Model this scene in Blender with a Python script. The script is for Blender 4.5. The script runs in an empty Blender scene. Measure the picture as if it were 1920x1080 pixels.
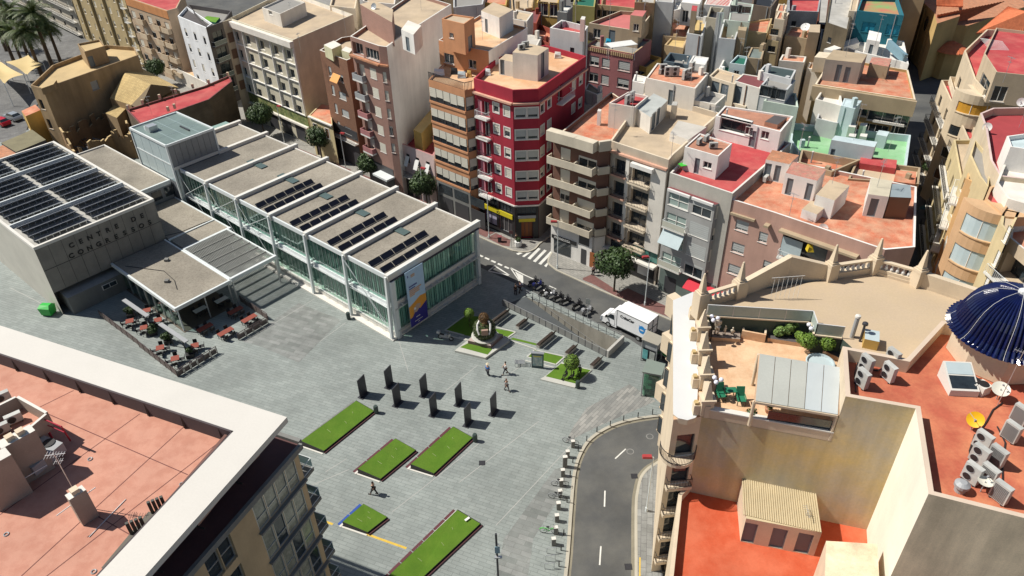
import bpy, bmesh, math, random
from mathutils import Vector, Matrix
R = math.radians
rnd = random.Random(7)
S = bpy.context.scene
C = S.collection
# ---------------------------------------------------------------- camera
FPX, PITCH, ROLL, CAMH = 1405.75, 35.487, -1.465, 56.0
_cp, _sp = math.cos(R(PITCH)), math.sin(R(PITCH))
_fw = Vector((0, _cp, -_sp)); _up = Vector((0, _sp, _cp)); _rt = Vector((1, 0, 0))
_cr, _sr = math.cos(R(ROLL)), math.sin(R(ROLL))
CR = _cr*_rt + _sr*_up; CU = -_sr*_rt + _cr*_up
cam_d = bpy.data.cameras.new('camera'); cam = bpy.data.objects.new('camera', cam_d); C.objects.link(cam)
cam_d.sensor_width = 36; cam_d.lens = FPX/1920*36; cam_d.clip_start = .5; cam_d.clip_end = 3000
mw = Matrix((CR, CU, -_fw)).transposed().to_4x4(); mw.translation = Vector((0, 0, CAMH)); cam.matrix_world = mw
S.camera = cam
# ---------------------------------------------------------------- light
SUN_EL, SH_AZ = 51.0, -12.0        # elevation, direction in which shadows fall
W_ = bpy.data.worlds.new('World'); S.world = W_; W_.use_nodes = True
nt = W_.node_tree; bg = nt.nodes['Background']; sky = nt.nodes.new('ShaderNodeTexSky'); sky.sky_type = 'NISHITA'
sky.sun_disc = False; sky.sun_elevation = R(SUN_EL)
sd = Vector((-math.cos(R(SH_AZ)), -math.sin(R(SH_AZ)), 0)); sky.sun_rotation = math.atan2(sd.x, sd.y)
nt.links.new(sky.outputs[0], bg.inputs[0]); bg.inputs[1].default_value = .064
sl = bpy.data.lights.new('sun', 'SUN'); sl.energy = 5.2; sl.angle = R(.5); sl.color = (1, .95, .86)
so = bpy.data.objects.new('sun', sl); C.objects.link(so)
ld = Vector((math.cos(R(SH_AZ))*math.cos(R(SUN_EL)), math.sin(R(SH_AZ))*math.cos(R(SUN_EL)), -math.sin(R(SUN_EL))))
so.rotation_euler = ld.to_track_quat('-Z', 'Y').to_euler(); so.location = (0, 0, 120)
S.view_settings.view_transform = 'Standard'; S.view_settings.look = 'None'
S.view_settings.exposure = .15; S.view_settings.gamma = 1
# ---------------------------------------------------------------- helpers
def at(px, py, z=0.):
 """the point at height z that the photograph shows at pixel (px, py)"""
 d = _fw*FPX + CR*(px-960) - CU*(py-540); t = (z-CAMH)/d.z
 return Vector((d.x*t, d.y*t, z))
def at2(px, py, z=0.):
 p = at(px, py, z); return Vector((p.x, p.y))
def atY(px, py, y):
 d = _fw*FPX + CR*(px-960) - CU*(py-540); t = y/d.y
 return Vector((d.x*t, d.y*t, CAMH+d.z*t))
def top_z(x, y, py):
 """height at ground position x, y that shows at image row py"""
 lo, hi = -6., CAMH-1
 for _ in range(40):
  m = (lo+hi)/2; v = Vector((x, y, m-CAMH))
  if 540-FPX*(v.dot(CU))/(v.dot(_fw)) > py: lo = m
  else: hi = m
 return lo
_mats = {}
def mat(name, col, rough=.85, var=.14, sc=1.2, fine=14., bump=.15, streak=0., metal=0., spec=.5, col2=None, patch=.0, psc=.35):
 """procedural paint/plaster/stone: broad and fine mottling, optional rain streaks and a second worn colour in patches"""
 if name in _mats: return _mats[name]
 m = bpy.data.materials.new(name); m.use_nodes = True; _mats[name] = m
 n = m.node_tree; N = n.nodes; L = n.links; b = N['Principled BSDF']
 b.inputs['Roughness'].default_value = rough; b.inputs['Metallic'].default_value = metal
 if 'Specular IOR Level' in b.inputs: b.inputs['Specular IOR Level'].default_value = spec
 g = N.new('ShaderNodeNewGeometry')
 def noise(scale, detail=4, rg=.6, mp=None):
  t = N.new('ShaderNodeTexNoise'); t.inputs['Scale'].default_value = scale; t.inputs['Detail'].default_value = detail
  t.inputs['Roughness'].default_value = rg
  if mp:
   q = N.new('ShaderNodeMapping'); q.inputs['Scale'].default_value = mp; L.new(g.outputs['Position'], q.inputs[0]); L.new(q.outputs[0], t.inputs['Vector'])
  else: L.new(g.outputs['Position'], t.inputs['Vector'])
  return t.outputs['Fac']
 def rng(src, a, b_, c, d):
  r = N.new('ShaderNodeMapRange'); L.new(src, r.inputs[0])
  for i, v in zip((1, 2, 3, 4), (a, b_, c, d)): r.inputs[i].default_value = v
  return r.outputs[0]
 base = N.new('ShaderNodeRGB'); base.outputs[0].default_value = (*col, 1); cur = base.outputs[0]
 if col2:
  mx = N.new('ShaderNodeMix'); mx.data_type = 'RGBA'
  L.new(rng(noise(psc, 6, .65), .5-patch*.25, .62, 0, 1), mx.inputs[0]); L.new(cur, mx.inputs[6]); mx.inputs[7].default_value = (*col2, 1); cur = mx.outputs[2]
 def mult(cur, f):
  v = N.new('ShaderNodeVectorMath'); v.operation = 'SCALE'; L.new(cur, v.inputs[0]); L.new(f, v.inputs[3]); return v.outputs[0]
 cur = mult(cur, rng(noise(sc*.5, 5), .3, .7, 1-var, 1+var*.6))
 cur = mult(cur, rng(noise(fine, 3), .3, .7, 1-var*.5, 1+var*.4))
 if streak: cur = mult(cur, rng(noise(.7, 4, .6, (1, 1, .12)), .35, .65, 1-streak, 1+streak*.3))
 L.new(cur, b.inputs['Base Color'])
 if bump:
  bp = N.new('ShaderNodeBump'); bp.inputs['Strength'].default_value = bump; bp.inputs['Distance'].default_value = .02
  L.new(noise(fine*1.5, 3), bp.inputs['Height']); L.new(bp.outputs[0], b.inputs['Normal'])
 return m
def bricky(name, c1, c2, mort, w, h, ang=0., msize=.02, rough=.8, off=.5, var=.25, stain=None, bias=0., vertical=False):
 """pavers, tiles or bricks laid in rows along the direction ang (degrees)"""
 if name in _mats: return _mats[name]
 m = bpy.data.materials.new(name); m.use_nodes = True; _mats[name] = m
 n = m.node_tree; N = n.nodes; L = n.links; b = N['Principled BSDF']; b.inputs['Roughness'].default_value = rough
 g = N.new('ShaderNodeNewGeometry'); q = N.new('ShaderNodeMapping'); q.inputs['Rotation'].default_value = (R(90) if vertical else 0, 0, -R(ang))
 if vertical: q.vector_type = 'POINT'
 L.new(g.outputs['Position'], q.inputs[0])
 t = N.new('ShaderNodeTexBrick'); L.new(q.outputs[0], t.inputs['Vector'])
 t.inputs['Scale'].default_value = 1; t.inputs['Brick Width'].default_value = w; t.inputs['Row Height'].default_value = h
 t.inputs['Mortar Size'].default_value = msize; t.inputs['Mortar Smooth'].default_value = .3; t.inputs['Bias'].default_value = bias; t.offset = off
 t.inputs['Color1'].default_value = (*c1, 1); t.inputs['Color2'].default_value = (*c2, 1); t.inputs['Mortar'].default_value = (*mort, 1)
 cur = t.outputs[0]
 for s_, k in ((.12, var), (.9, var*.6), (12, var*.4)):
  t2 = N.new('ShaderNodeTexNoise'); t2.inputs['Scale'].default_value = s_; t2.inputs['Detail'].default_value = 5; L.new(g.outputs['Position'], t2.inputs['Vector'])
  r = N.new('ShaderNodeMapRange'); L.new(t2.outputs[0], r.inputs[0])
  for i, v in zip((1, 2, 3, 4), (.3, .7, 1-k, 1+k*.7)): r.inputs[i].default_value = v
  v = N.new('ShaderNodeVectorMath'); v.operation = 'SCALE'; L.new(cur, v.inputs[0]); L.new(r.outputs[0], v.inputs[3]); cur = v.outputs[0]
 L.new(cur, b.inputs['Base Color'])
 bp = N.new('ShaderNodeBump'); bp.inputs['Strength'].default_value = .3; bp.inputs['Distance'].default_value = .01; L.new(t.outputs['Fac'], bp.inputs['Height']); bp.invert = True
 L.new(bp.outputs[0], b.inputs['Normal'])
 return m
def clear_glass(name, tint=(.75, .9, .85), refl=.12):
 if name in _mats: return _mats[name]
 m = bpy.data.materials.new(name); m.use_nodes = True; _mats[name] = m
 n = m.node_tree; N = n.nodes; L = n.links; N.remove(N['Principled BSDF']); out = N['Material Output']
 tr = N.new('ShaderNodeBsdfTransparent'); tr.inputs[0].default_value = (*tint, 1)
 gl = N.new('ShaderNodeBsdfGlossy'); gl.inputs['Roughness'].default_value = .03; gl.inputs[0].default_value = (.9, .97, .95, 1)
 fr = N.new('ShaderNodeLayerWeight'); fr.inputs[0].default_value = .5; pw = N.new('ShaderNodeMath'); pw.operation = 'POWER'; pw.inputs[1].default_value = 4; L.new(fr.outputs['Facing'], pw.inputs[0])
 ad = N.new('ShaderNodeMath'); ad.operation = 'MULTIPLY_ADD'; ad.inputs[1].default_value = .6; ad.inputs[2].default_value = refl; L.new(pw.outputs[0], ad.inputs[0])
 mx = N.new('ShaderNodeMixShader'); L.new(ad.outputs[0], mx.inputs[0]); L.new(tr.outputs[0], mx.inputs[1]); L.new(gl.outputs[0], mx.inputs[2]); L.new(mx.outputs[0], out.inputs[0])
 return m
def flat(name, col, rough=.5, metal=0., spec=.5, var=.06): return mat(name, col, rough, var, 2., 30., 0., metal=metal, spec=spec)
class MB:
 """collects shapes; build() links them as ONE mesh object"""
 def __init__(s): s.v = []; s.f = []; s.m = []; s.mats = []
 def mi(s, m):
  if m not in s.mats: s.mats.append(m)
  return s.mats.index(m)
 def poly(s, pts, m):
  i = len(s.v); s.v += [tuple(p) for p in pts]; s.f.append(tuple(range(i, i+len(pts)))); s.m.append(s.mi(m)); return s
 def raw(s, vs, fs, m):
  i = len(s.v); s.v += [tuple(p) for p in vs]; k = s.mi(m)
  for f in fs: s.f.append(tuple(j+i for j in f)); s.m.append(k)
  return s
 def hexa(s, b, t, m, mt=None):
  """b, t: 4 bottom and 4 top corners"""
  i = len(s.v); s.v += [tuple(p) for p in b]+[tuple(p) for p in t]; k = s.mi(m); kt = s.mi(mt or m)
  for f, kk in (((0, 3, 2, 1), k), ((4, 5, 6, 7), kt), ((0, 1, 5, 4), k), ((1, 2, 6, 5), k), ((2, 3, 7, 6), k), ((3, 0, 4, 7), k)):
   s.f.append(tuple(j+i for j in f)); s.m.append(kk)
  return s
 def box(s, c, d, m, ang=0., mt=None):
  """centre of base c, size d, turned by ang"""
  ca, sa = math.cos(ang), math.sin(ang); b = []
  for x, y in ((-1, -1), (1, -1), (1, 1), (-1, 1)):
   x *= d[0]/2; y *= d[1]/2; b.append((c[0]+x*ca-y*sa, c[1]+x*sa+y*ca, c[2]))
  return s.hexa(b, [(x, y, z+d[2]) for x, y, z in b], m, mt)
 def bar(s, a, b, w, h, m, up=(0, 0, 1)):
  """beam of width w and height h whose centre line runs a to b"""
  a = Vector(a); b = Vector(b); d = (b-a).normalized(); u = Vector(up)
  if abs(d.dot(u)) > .99: u = Vector((1, 0, 0))
  r = d.cross(u).normalized(); u = r.cross(d).normalized(); r = r*(w/2); u = u*(h/2)
  return s.hexa([a-r-u, a+r-u, b+r-u, b-r-u], [a-r+u, a+r+u, b+r+u, b-r+u], m)
 def prism(s, poly, z0, z1, m, mt=None, bottom=True):
  n = len(poly); i = len(s.v); s.v += [(p[0], p[1], z0) for p in poly]+[(p[0], p[1], z1) for p in poly]; k = s.mi(m)
  for j in range(n): s.f.append((i+j, i+(j+1) % n, i+n+(j+1) % n, i+n+j)); s.m.append(k)
  s.f.append(tuple(range(i+n, i+2*n))); s.m.append(s.mi(mt or m))
  if bottom: s.f.append(tuple(range(i+n-1, i-1, -1))); s.m.append(k)
  return s
 def tube(s, a, b, r, m, n=8, r2=None, caps=True):
  a = Vector(a); b = Vector(b); d = (b-a).normalized(); u = Vector((0, 0, 1)) if abs(d.z) < .95 else Vector((1, 0, 0))
  x = d.cross(u).normalized(); y = x.cross(d); r2 = r if r2 is None else r2; i = len(s.v); k = s.mi(m)
  for c, q in ((a, r), (b, r2)):
   for j in range(n): t = 2*math.pi*j/n; s.v.append(tuple(c+x*(q*math.cos(t))+y*(q*math.sin(t))))
  for j in range(n): s.f.append((i+j, i+(j+1) % n, i+n+(j+1) % n, i+n+j)); s.m.append(k)
  if caps: s.f.append(tuple(range(i+n-1, i-1, -1))); s.m.append(k); s.f.append(tuple(range(i+n, i+2*n))); s.m.append(k)
  return s
 def path(s, pts, r, m, n=6):
  for a, b in zip(pts, pts[1:]): s.tube(a, b, r, m, n)
  return s
 def lathe(s, c, prof, m, n=16, ax=None):
  """prof: list of (radius, height); c: base point"""
  i = len(s.v); k = s.mi(m)
  for r, h in prof:
   for j in range(n): t = 2*math.pi*j/n; s.v.append((c[0]+r*math.cos(t), c[1]+r*math.sin(t), c[2]+h))
  for q in range(len(prof)-1):
   for j in range(n): a = i+q*n; s.f.append((a+j, a+(j+1) % n, a+n+(j+1) % n, a+n+j)); s.m.append(k)
  s.f.append(tuple(range(i+n-1, i-1, -1))); s.m.append(k); e = i+(len(prof)-1)*n; s.f.append(tuple(range(e, e+n))); s.m.append(k)
  return s
 def ring(s, c, rr, r, m, nrm=(0, 0, 1), n=18, k=5):
  nrm = Vector(nrm).normalized(); u = Vector((0, 0, 1)) if abs(nrm.z) < .9 else Vector((1, 0, 0)); x = nrm.cross(u).normalized(); y = nrm.cross(x)
  i = len(s.v); q = s.mi(m); c = Vector(c)
  for a in range(n):
   t = 2*math.pi*a/n; d = x*math.cos(t)+y*math.sin(t)
   for b in range(k): w = 2*math.pi*b/k; s.v.append(tuple(c+d*(rr+r*math.cos(w))+nrm*(r*math.sin(w))))
  for a in range(n):
   for b in range(k): s.f.append((i+a*k+b, i+((a+1) % n)*k+b, i+((a+1) % n)*k+(b+1) % k, i+a*k+(b+1) % k)); s.m.append(q)
  return s
 def ball(s, c, r, m, n=10, h=7, sz=1., jit=0.):
  c = Vector(c); i = len(s.v); k = s.mi(m)
  s.v.append((c.x, c.y, c.z-r*sz))
  for a in range(1, h):
   p = -math.pi/2+math.pi*a/h
   for b in range(n):
    t = 2*math.pi*b/n; q = r*(1+rnd.uniform(-jit, jit)); s.v.append((c.x+q*math.cos(p)*math.cos(t), c.y+q*math.cos(p)*math.sin(t), c.z+q*sz*math.sin(p)))
  s.v.append((c.x, c.y, c.z+r*sz)); e = len(s.v)-1
  for b in range(n):
   s.f.append((i, i+1+(b+1) % n, i+1+b)); s.m.append(k); o = i+1+(h-2)*n; s.f.append((o+b, o+(b+1) % n, e)); s.m.append(k)
  for a in range(h-2):
   for b in range(n): o = i+1+a*n; s.f.append((o+b, o+(b+1) % n, o+n+(b+1) % n, o+n+b)); s.m.append(k)
  return s
 def build(s, name, parent=None, smooth=False, local=False, **kw):
  """vertices are in world coordinates unless local; parents are unrotated Empties (or parts of them)"""
  me = bpy.data.meshes.new(name); vs = s.v
  o = bpy.data.objects.new(name, me)
  if not local:
   if parent is None:
    c = Vector((sum(v[0] for v in vs)/len(vs), sum(v[1] for v in vs)/len(vs), min(v[2] for v in vs))); o.location = c
   else: c = parent.get('_o', None); c = Vector(c) if c is not None else Vector((0, 0, 0)); o['_o'] = tuple(c)
   vs = [(v[0]-c.x, v[1]-c.y, v[2]-c.z) for v in vs]
   if parent is None: o['_o'] = tuple(c)
  me.from_pydata(vs, [], s.f)
  for m in s.mats: me.materials.append(m)
  me.polygons.foreach_set('material_index', s.m)
  if smooth: me.polygons.foreach_set('use_smooth', [True]*len(s.f))
  me.update(); C.objects.link(o)
  if parent is not None: o.parent = parent
  for k_, v in kw.items(): o[k_] = v
  return o
def thing(name, label, cat, loc=(0, 0, 0), rz=0., group=None):
 o = bpy.data.objects.new(name, None); C.objects.link(o); o.location = loc; o.rotation_euler = (0, 0, rz)
 o.empty_display_size = .3; o['label'] = label; o['category'] = cat; o['_o'] = tuple(loc)
 if group: o['group'] = group
 return o
def tag(o, label, cat, group=None):
 o['label'] = label; o['category'] = cat
 if group: o['group'] = group
 return o
def struct(o, kind='structure'): o['kind'] = kind; return o
def copy_tree(o, parent=None):
 c = o.copy(); C.objects.link(c); c.parent = parent
 for ch in list(o.children): copy_tree(ch, c)
 return c
def dup(root, loc, rz=0., label=None, group=None, scale=1.):
 c = copy_tree(root); c.location = loc; c.rotation_euler = (0, 0, rz); c.scale = (scale,)*3
 if label: c['label'] = label
 if group: c['group'] = group
 return c
class Placer:
 """first call moves the prototype itself, later calls copy it with its parts"""
 def __init__(s, proto): s.p = proto; s.used = False
 def __call__(s, loc, rz=0., label=None, group=None, scale=1.):
  if not s.used:
   s.used = True; s.p.location = loc; s.p.rotation_euler = (0, 0, rz); s.p.scale = (scale,)*3
   if label: s.p['label'] = label
   if group: s.p['group'] = group
   return s.p
  return dup(s.p, loc, rz, label, group, scale)
def area(P): return sum(P[i][0]*P[(i+1) % len(P)][1]-P[(i+1) % len(P)][0]*P[i][1] for i in range(len(P)))/2
def inset(P, t):
 """polygon moved inwards by t"""
 n = len(P); sg = 1 if area(P) > 0 else -1; out = []
 for i in range(n):
  a, b, c = Vector(P[i-1][:2]), Vector(P[i][:2]), Vector(P[(i+1) % n][:2])
  d1 = (b-a).normalized(); d2 = (c-b).normalized(); n1 = Vector((-d1.y, d1.x))*sg; n2 = Vector((-d2.y, d2.x))*sg
  k = n1+n2; q = max(.35, 1+n1.dot(n2)); out.append(b+k*(t/q))
 return out
def wallgrid(mb, A, B, sg, z0, z1, ops, m, depth=.22, mr=None):
 """a wall from A to B with real openings (u0, u1, z0, z1) and reveals; sg picks the outside"""
 A = Vector(A[:2]); B = Vector(B[:2]); Ld = (B-A).length
 if Ld < .01: return
 d = (B-A)/Ld; nrm = Vector((d.y, -d.x))*sg
 us = sorted({0., Ld}|{max(0, min(Ld, x)) for o in ops for x in o[:2]}); zs = sorted({z0, z1}|{max(z0, min(z1, x)) for o in ops for x in o[2:4]})
 P = lambda u, z, dd=0: (A.x+d.x*u-nrm.x*dd, A.y+d.y*u-nrm.y*dd, z)
 def q(pts, mm): mb.poly(pts if sg > 0 else pts[::-1], mm)
 for i in range(len(us)-1):
  j = 0
  while j < len(zs)-1:
   um = (us[i]+us[i+1])/2
   hole = lambda jj: any(o[0] < um < o[1] and o[2] < (zs[jj]+zs[jj+1])/2 < o[3] for o in ops)
   if hole(j): j += 1; continue
   k = j
   while k+1 < len(zs)-1 and not hole(k+1): k += 1
   q([P(us[i], zs[j]), P(us[i+1], zs[j]), P(us[i+1], zs[k+1]), P(us[i], zs[k+1])], m); j = k+1
 mr = mr or m
 for o in ops:
  u0, u1, a, b = o[:4]; dd = depth
  q([P(u0, a), P(u0, b), P(u0, b, dd), P(u0, a, dd)][::-1], mr); q([P(u1, a), P(u1, b), P(u1, b, dd), P(u1, a, dd)], mr)
  q([P(u0, a), P(u1, a), P(u1, a, dd), P(u0, a, dd)][::-1], mr); q([P(u0, b), P(u1, b), P(u1, b, dd), P(u0, b, dd)], mr)
# ---------------------------------------------------------------- materials
PAL = {}
def wallm(name, col, **k):
 k.setdefault('streak', .10); k.setdefault('var', .12); k.setdefault('sc', .8); return mat(name, col, **k)
cream = wallm('cream render', (.68, .58, .44)); white = wallm('white render', (.76, .74, .70)); offw = wallm('off white render', (.72, .68, .61))
beige = wallm('beige render', (.50, .40, .28)); tan = wallm('tan render', (.40, .31, .20)); sand = wallm('sand render', (.48, .35, .20))
grey = wallm('grey render', (.36, .36, .35)); lgrey = wallm('light grey render', (.52, .53, .53)); pinkw = wallm('dusty pink render', (.50, .29, .25))
brickp = wallm('pinkish brick', (.50, .31, .25)); brownb = bricky('brown brick', (.20, .095, .055), (.24, .12, .07), (.22, .13, .09), .28, .07, 0, .006, vertical=True, var=.12)
redw = wallm('crimson render', (.36, .02, .042), streak=.1); orangew = wallm('orange render', (.58, .28, .14)); palepink = wallm('pale pink render', (.62, .47, .44))
yellow = wallm('ochre yellow render', (.55, .36, .10)); blueg = wallm('pale blue render', (.50, .60, .62)); teal = wallm('teal netting', (.015, .15, .20), streak=.05)
greenw = wallm('pale green render', (.50, .58, .50)); mauve = wallm('mauve render', (.40, .17, .17)); darkw = wallm('dark render', (.09, .08, .08))
terra = mat('terracotta paint roof', (.52, .155, .08), .9, .24, .9, 10, .2, col2=(.56, .30, .19), patch=.6, psc=.6)
terra2 = mat('pale terracotta roof', (.60, .26, .15), .9, .16, .7, 10, .2, col2=(.66, .38, .26), patch=.5, psc=.3)
redroof = mat('red paint roof', (.42, .05, .055), .85, .18, .8, 9, .15, col2=(.48, .10, .09), patch=.3)
salmon = mat('salmon roof tiles', (.53, .265, .19), .9, .1, .5, 22, .15, col2=(.47, .215, .15), patch=.3, psc=1.1)
sandroof = mat('sandy screed roof', (.52, .41, .28), .95, .14, .6, 8, .25, col2=(.44, .35, .25), patch=.4, psc=.25)
orroof = mat('orange tile terrace', (.60, .34, .18), .9, .14, .8, 9, .2, col2=(.66, .45, .28), patch=.4)
greyroof = mat('grey screed roof', (.30, .29, .27), .95, .15, .7, 9, .25, col2=(.24, .23, .21), patch=.4)
greenroof = mat('green paint roof', (.22, .44, .22), .9, .12, .8, 9, .15, col2=(.30, .50, .30), patch=.3)
dgreen = mat('dark green floor', (.01, .12, .08), .9, .1); maroon = mat('maroon painted roof', (.19, .055, .06), .9, .12)
yellroof = mat('yellow ochre roof tiles', (.55, .40, .17), .9, .15, .8, 9, .25)
gravel = mat('gravel roof', (.335, .305, .25), .98, .30, .3, 5, .6, col2=(.21, .185, .15), patch=.3, psc=5)
conc = mat('concrete', (.42, .41, .38), .9, .14, .7, 12, .25, streak=.15); lconc = mat('pale concrete coping', (.64, .62, .57), .85, .08, .5, 10, .1)
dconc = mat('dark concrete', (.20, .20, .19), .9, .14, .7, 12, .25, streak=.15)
steelw = flat('white painted steel', (.66, .70, .70), .45); alu = flat('aluminium', (.55, .57, .58), .4, .7); dsteel = flat('dark steel', (.06, .06, .07), .5, .4)
blackp = flat('black plastic', (.02, .02, .022), .5); whitep = flat('white plastic', (.70, .70, .68), .5); greyp = flat('grey plastic', (.33, .34, .35), .5)
winglass = mat('window glass', (.030, .04, .048), .08, .4, .5, 2., 0., spec=.8); shut = flat('cream roller shutter', (.62, .59, .50), .6); shutg = flat('grey roller shutter', (.42, .44, .43), .6)
shutb = flat('brown roller shutter', (.16, .085, .05), .6); bluesh = flat('blue awning canvas', (.42, .50, .52), .8); frw = flat('white window frame', (.72, .70, .66), .5)
frd = flat('dark window frame', (.05, .05, .055), .5); iron = flat('black iron railing', (.035, .035, .04), .5, .3); door_m = flat('grey blue door', (.13, .16, .18), .5)
clayt = mat('clay roof tiles', (.50, .20, .10), .9, .25, 3., 6, .2, col2=(.42, .22, .13), patch=.6, psc=2.5); pinkt = mat('pinkish clay tiles', (.50, .19, .15), .9, .2, 3., 6, .2, col2=(.42, .25, .18), patch=.4, psc=2)
orangec = flat('orange canvas', (.70, .33, .10), .8); curtain = flat('curtain cloth', (.30, .38, .35), .8); greenglass = flat('green tinted glazing', (.04, .19, .16), .15, spec=.8)
# ---------------------------------------------------------------- buildings
def edge(P, i): return Vector(P[i][:2]), Vector(P[(i+1) % len(P)][:2])
class Bld:
 """a building whose wall-top outline P (world xy) sits at height z"""
 def __init__(s, name, label, cat, P, z, zb=0., wall=cream, roof=terra, par=.6, th=.22, cope=None, walls=None, parent=None, partname=None, frame=None, th2=None):
  s.P = [Vector(p[:2]) for p in P]; s.z = z; s.zb = zb; s.par = par; s.wall = wall; s.roofm = roof; s.walls = walls or {}; s.sg = 1 if area(s.P) > 0 else -1
  s.cope = cope or wall; s.th = th; s.ops = {}; s.wins = []
  c = sum(s.P, Vector((0, 0)))/len(s.P)
  s.root = parent or thing(name, label, cat, (c.x, c.y, zb)); s.partname = partname
 def L(s, e): a, b = edge(s.P, e); return (b-a).length
 def _pt(s, e, u, z, out=0.):
  a, b = edge(s.P, e); d = (b-a).normalized(); n = Vector((d.y, -d.x))*s.sg; return Vector((a.x+d.x*u+n.x*out, a.y+d.y*u+n.y*out, z))
 def win(s, e, u0, u1, z0, z1, frame=None, glass=None, shutter=None, sh=0., mull=1, depth=.2, trim=None, sill=True, name='window', trw=.12, hm=0):
  """one window (or door) on edge e; u in metres along the edge; sh = part covered by the roller shutter"""
  if u0 > u1: u0, u1 = u1, u0
  s.ops.setdefault(e, []).append((u0, u1, z0, z1)); s.wins.append((e, u0, u1, z0, z1, frame or frw, glass or winglass, shutter, sh, mull, depth, trim, sill, name, trw, hm))
 def grid(s, e, cols, rows, h=1.3, jitter=True, **k):
  """cols: (u0, u1) fractions; rows: sill heights"""
  Ld = s.L(e)
  for zr in rows:
   for c in cols:
    kk = dict(k)
    if kk.get('shutter') and jitter: kk['sh'] = rnd.choice([0, .25, .5, .8, 1, 1]) if 'sh' not in k else k['sh']
    s.win(e, c[0]*Ld, c[1]*Ld, zr, zr+h, **kk)
 def finish(s):
  mb = MB(); P, sg = s.P, s.sg; n = len(P)
  for i in range(n):
   a, b = edge(P, i); dep = max([w[10] for w in s.wins if w[0] == i] or [.2])
   wallgrid(mb, a, b, sg, s.zb, s.z, s.ops.get(i, []), s.walls.get(i, s.wall), dep)
  rf = MB()
  if s.par > 0.02:
   I = inset(P, s.th); zr = s.z-s.par
   for i in range(n):
    j = (i+1) % n; mb.poly([(*P[i], s.z), (*P[j], s.z), (*I[j], s.z), (*I[i], s.z)], s.cope); mb.poly([(*I[i], s.z), (*I[j], s.z), (*I[j], zr), (*I[i], zr)], s.walls.get(i, s.wall) if s.cope is s.wall else s.cope if False else s.walls.get(i, s.wall))
   rf.poly([(*p, zr) for p in I], s.roofm)
  else: rf.poly([(*p, s.z) for p in P], s.roofm)
  if s.partname:
   k = len(mb.v); rfm = rf; mb.raw(rfm.v, rfm.f, s.roofm); s.wo = mb.build(s.partname, s.root)
  else: s.wo = mb.build('wall', s.root); s.ro = rf.build('roof', s.root)
  for w in s.wins: s._win(*w, s.wo if s.partname else s.root)
  return s
 def _win(s, e, u0, u1, z0, z1, fr, gl, shm, sh, mull, depth, trim, sill, name, trw, hm, par_):
  mb = MB(); p = lambda u, z, o: s._pt(e, u, z, o); f = .07; d0 = -depth+.10; d1 = -depth+.02
  def slab(a, b, c, d, o0, o1, m):   # u from a to b, z from c to d, between outsets
   mb.hexa([p(a, c, o0), p(b, c, o0), p(b, c, o1), p(a, c, o1)], [p(a, d, o0), p(b, d, o0), p(b, d, o1), p(a, d, o1)], m)
  slab(u0, u0+f, z0, z1, d1, d0, fr); slab(u1-f, u1, z0, z1, d1, d0, fr); slab(u0+f, u1-f, z0, z0+f, d1, d0, fr); slab(u0+f, u1-f, z1-f, z1, d1, d0, fr)
  for k in range(mull):
   um = u0+(u1-u0)*(k+1)/(mull+1); slab(um-.03, um+.03, z0+f, z1-f, d1+.003, d0-.003, fr)
  if hm: slab(u0+f, u1-f, z0+(z1-z0)*hm-.03, z0+(z1-z0)*hm+.03, d1+.006, d0-.006, fr)
  mb.poly([p(u0, z0, d1+.01), p(u1, z0, d1+.01), p(u1, z1, d1+.01), p(u0, z1, d1+.01)], gl)
  if trim:
   slab(u0-trw, u0, z0-trw, z1+trw, -.02, .035, trim); slab(u1, u1+trw, z0-trw, z1+trw, -.02, .035, trim); slab(u0, u1, z0-trw, z0, -.02, .035, trim); slab(u0, u1, z1, z1+trw, -.02, .035, trim)
  elif sill: slab(u0-.06, u1+.06, z0-.06, z0-.003, -depth+.05, .06, frw if fr is frd else fr)
  w = mb.build(name, par_)
  if shm and sh > .02:
   q = MB(); o = d0+.02; zb_ = z1-(z1-z0)*sh
   ns = max(2, int((z1-zb_)/.12))
   vs = []; fs = []
   for i in range(ns+1):
    z = z1+(zb_-z1)*i/ns; oo = o+(.012 if i % 2 else 0); vs += [p(u0+.02, z, oo), p(u1-.02, z, oo)]
    if i: fs.append((2*i-2, 2*i-1, 2*i+1, 2*i))
   q.raw(vs, fs, shm); q.build('roller_shutter', w if par_ is s.root else par_)
  return w
 def slab(s, e, u0, u1, z0, z1, o0, o1, m, name, parent=None, build=True):
  p = lambda u, z, o: s._pt(e, u, z, o); mb = MB()
  mb.hexa([p(u0, z0, o0), p(u1, z0, o0), p(u1, z0, o1), p(u0, z0, o1)], [p(u0, z1, o0), p(u1, z1, o0), p(u1, z1, o1), p(u0, z1, o1)], m)
  return mb.build(name, parent or s.root) if build else mb
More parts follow.
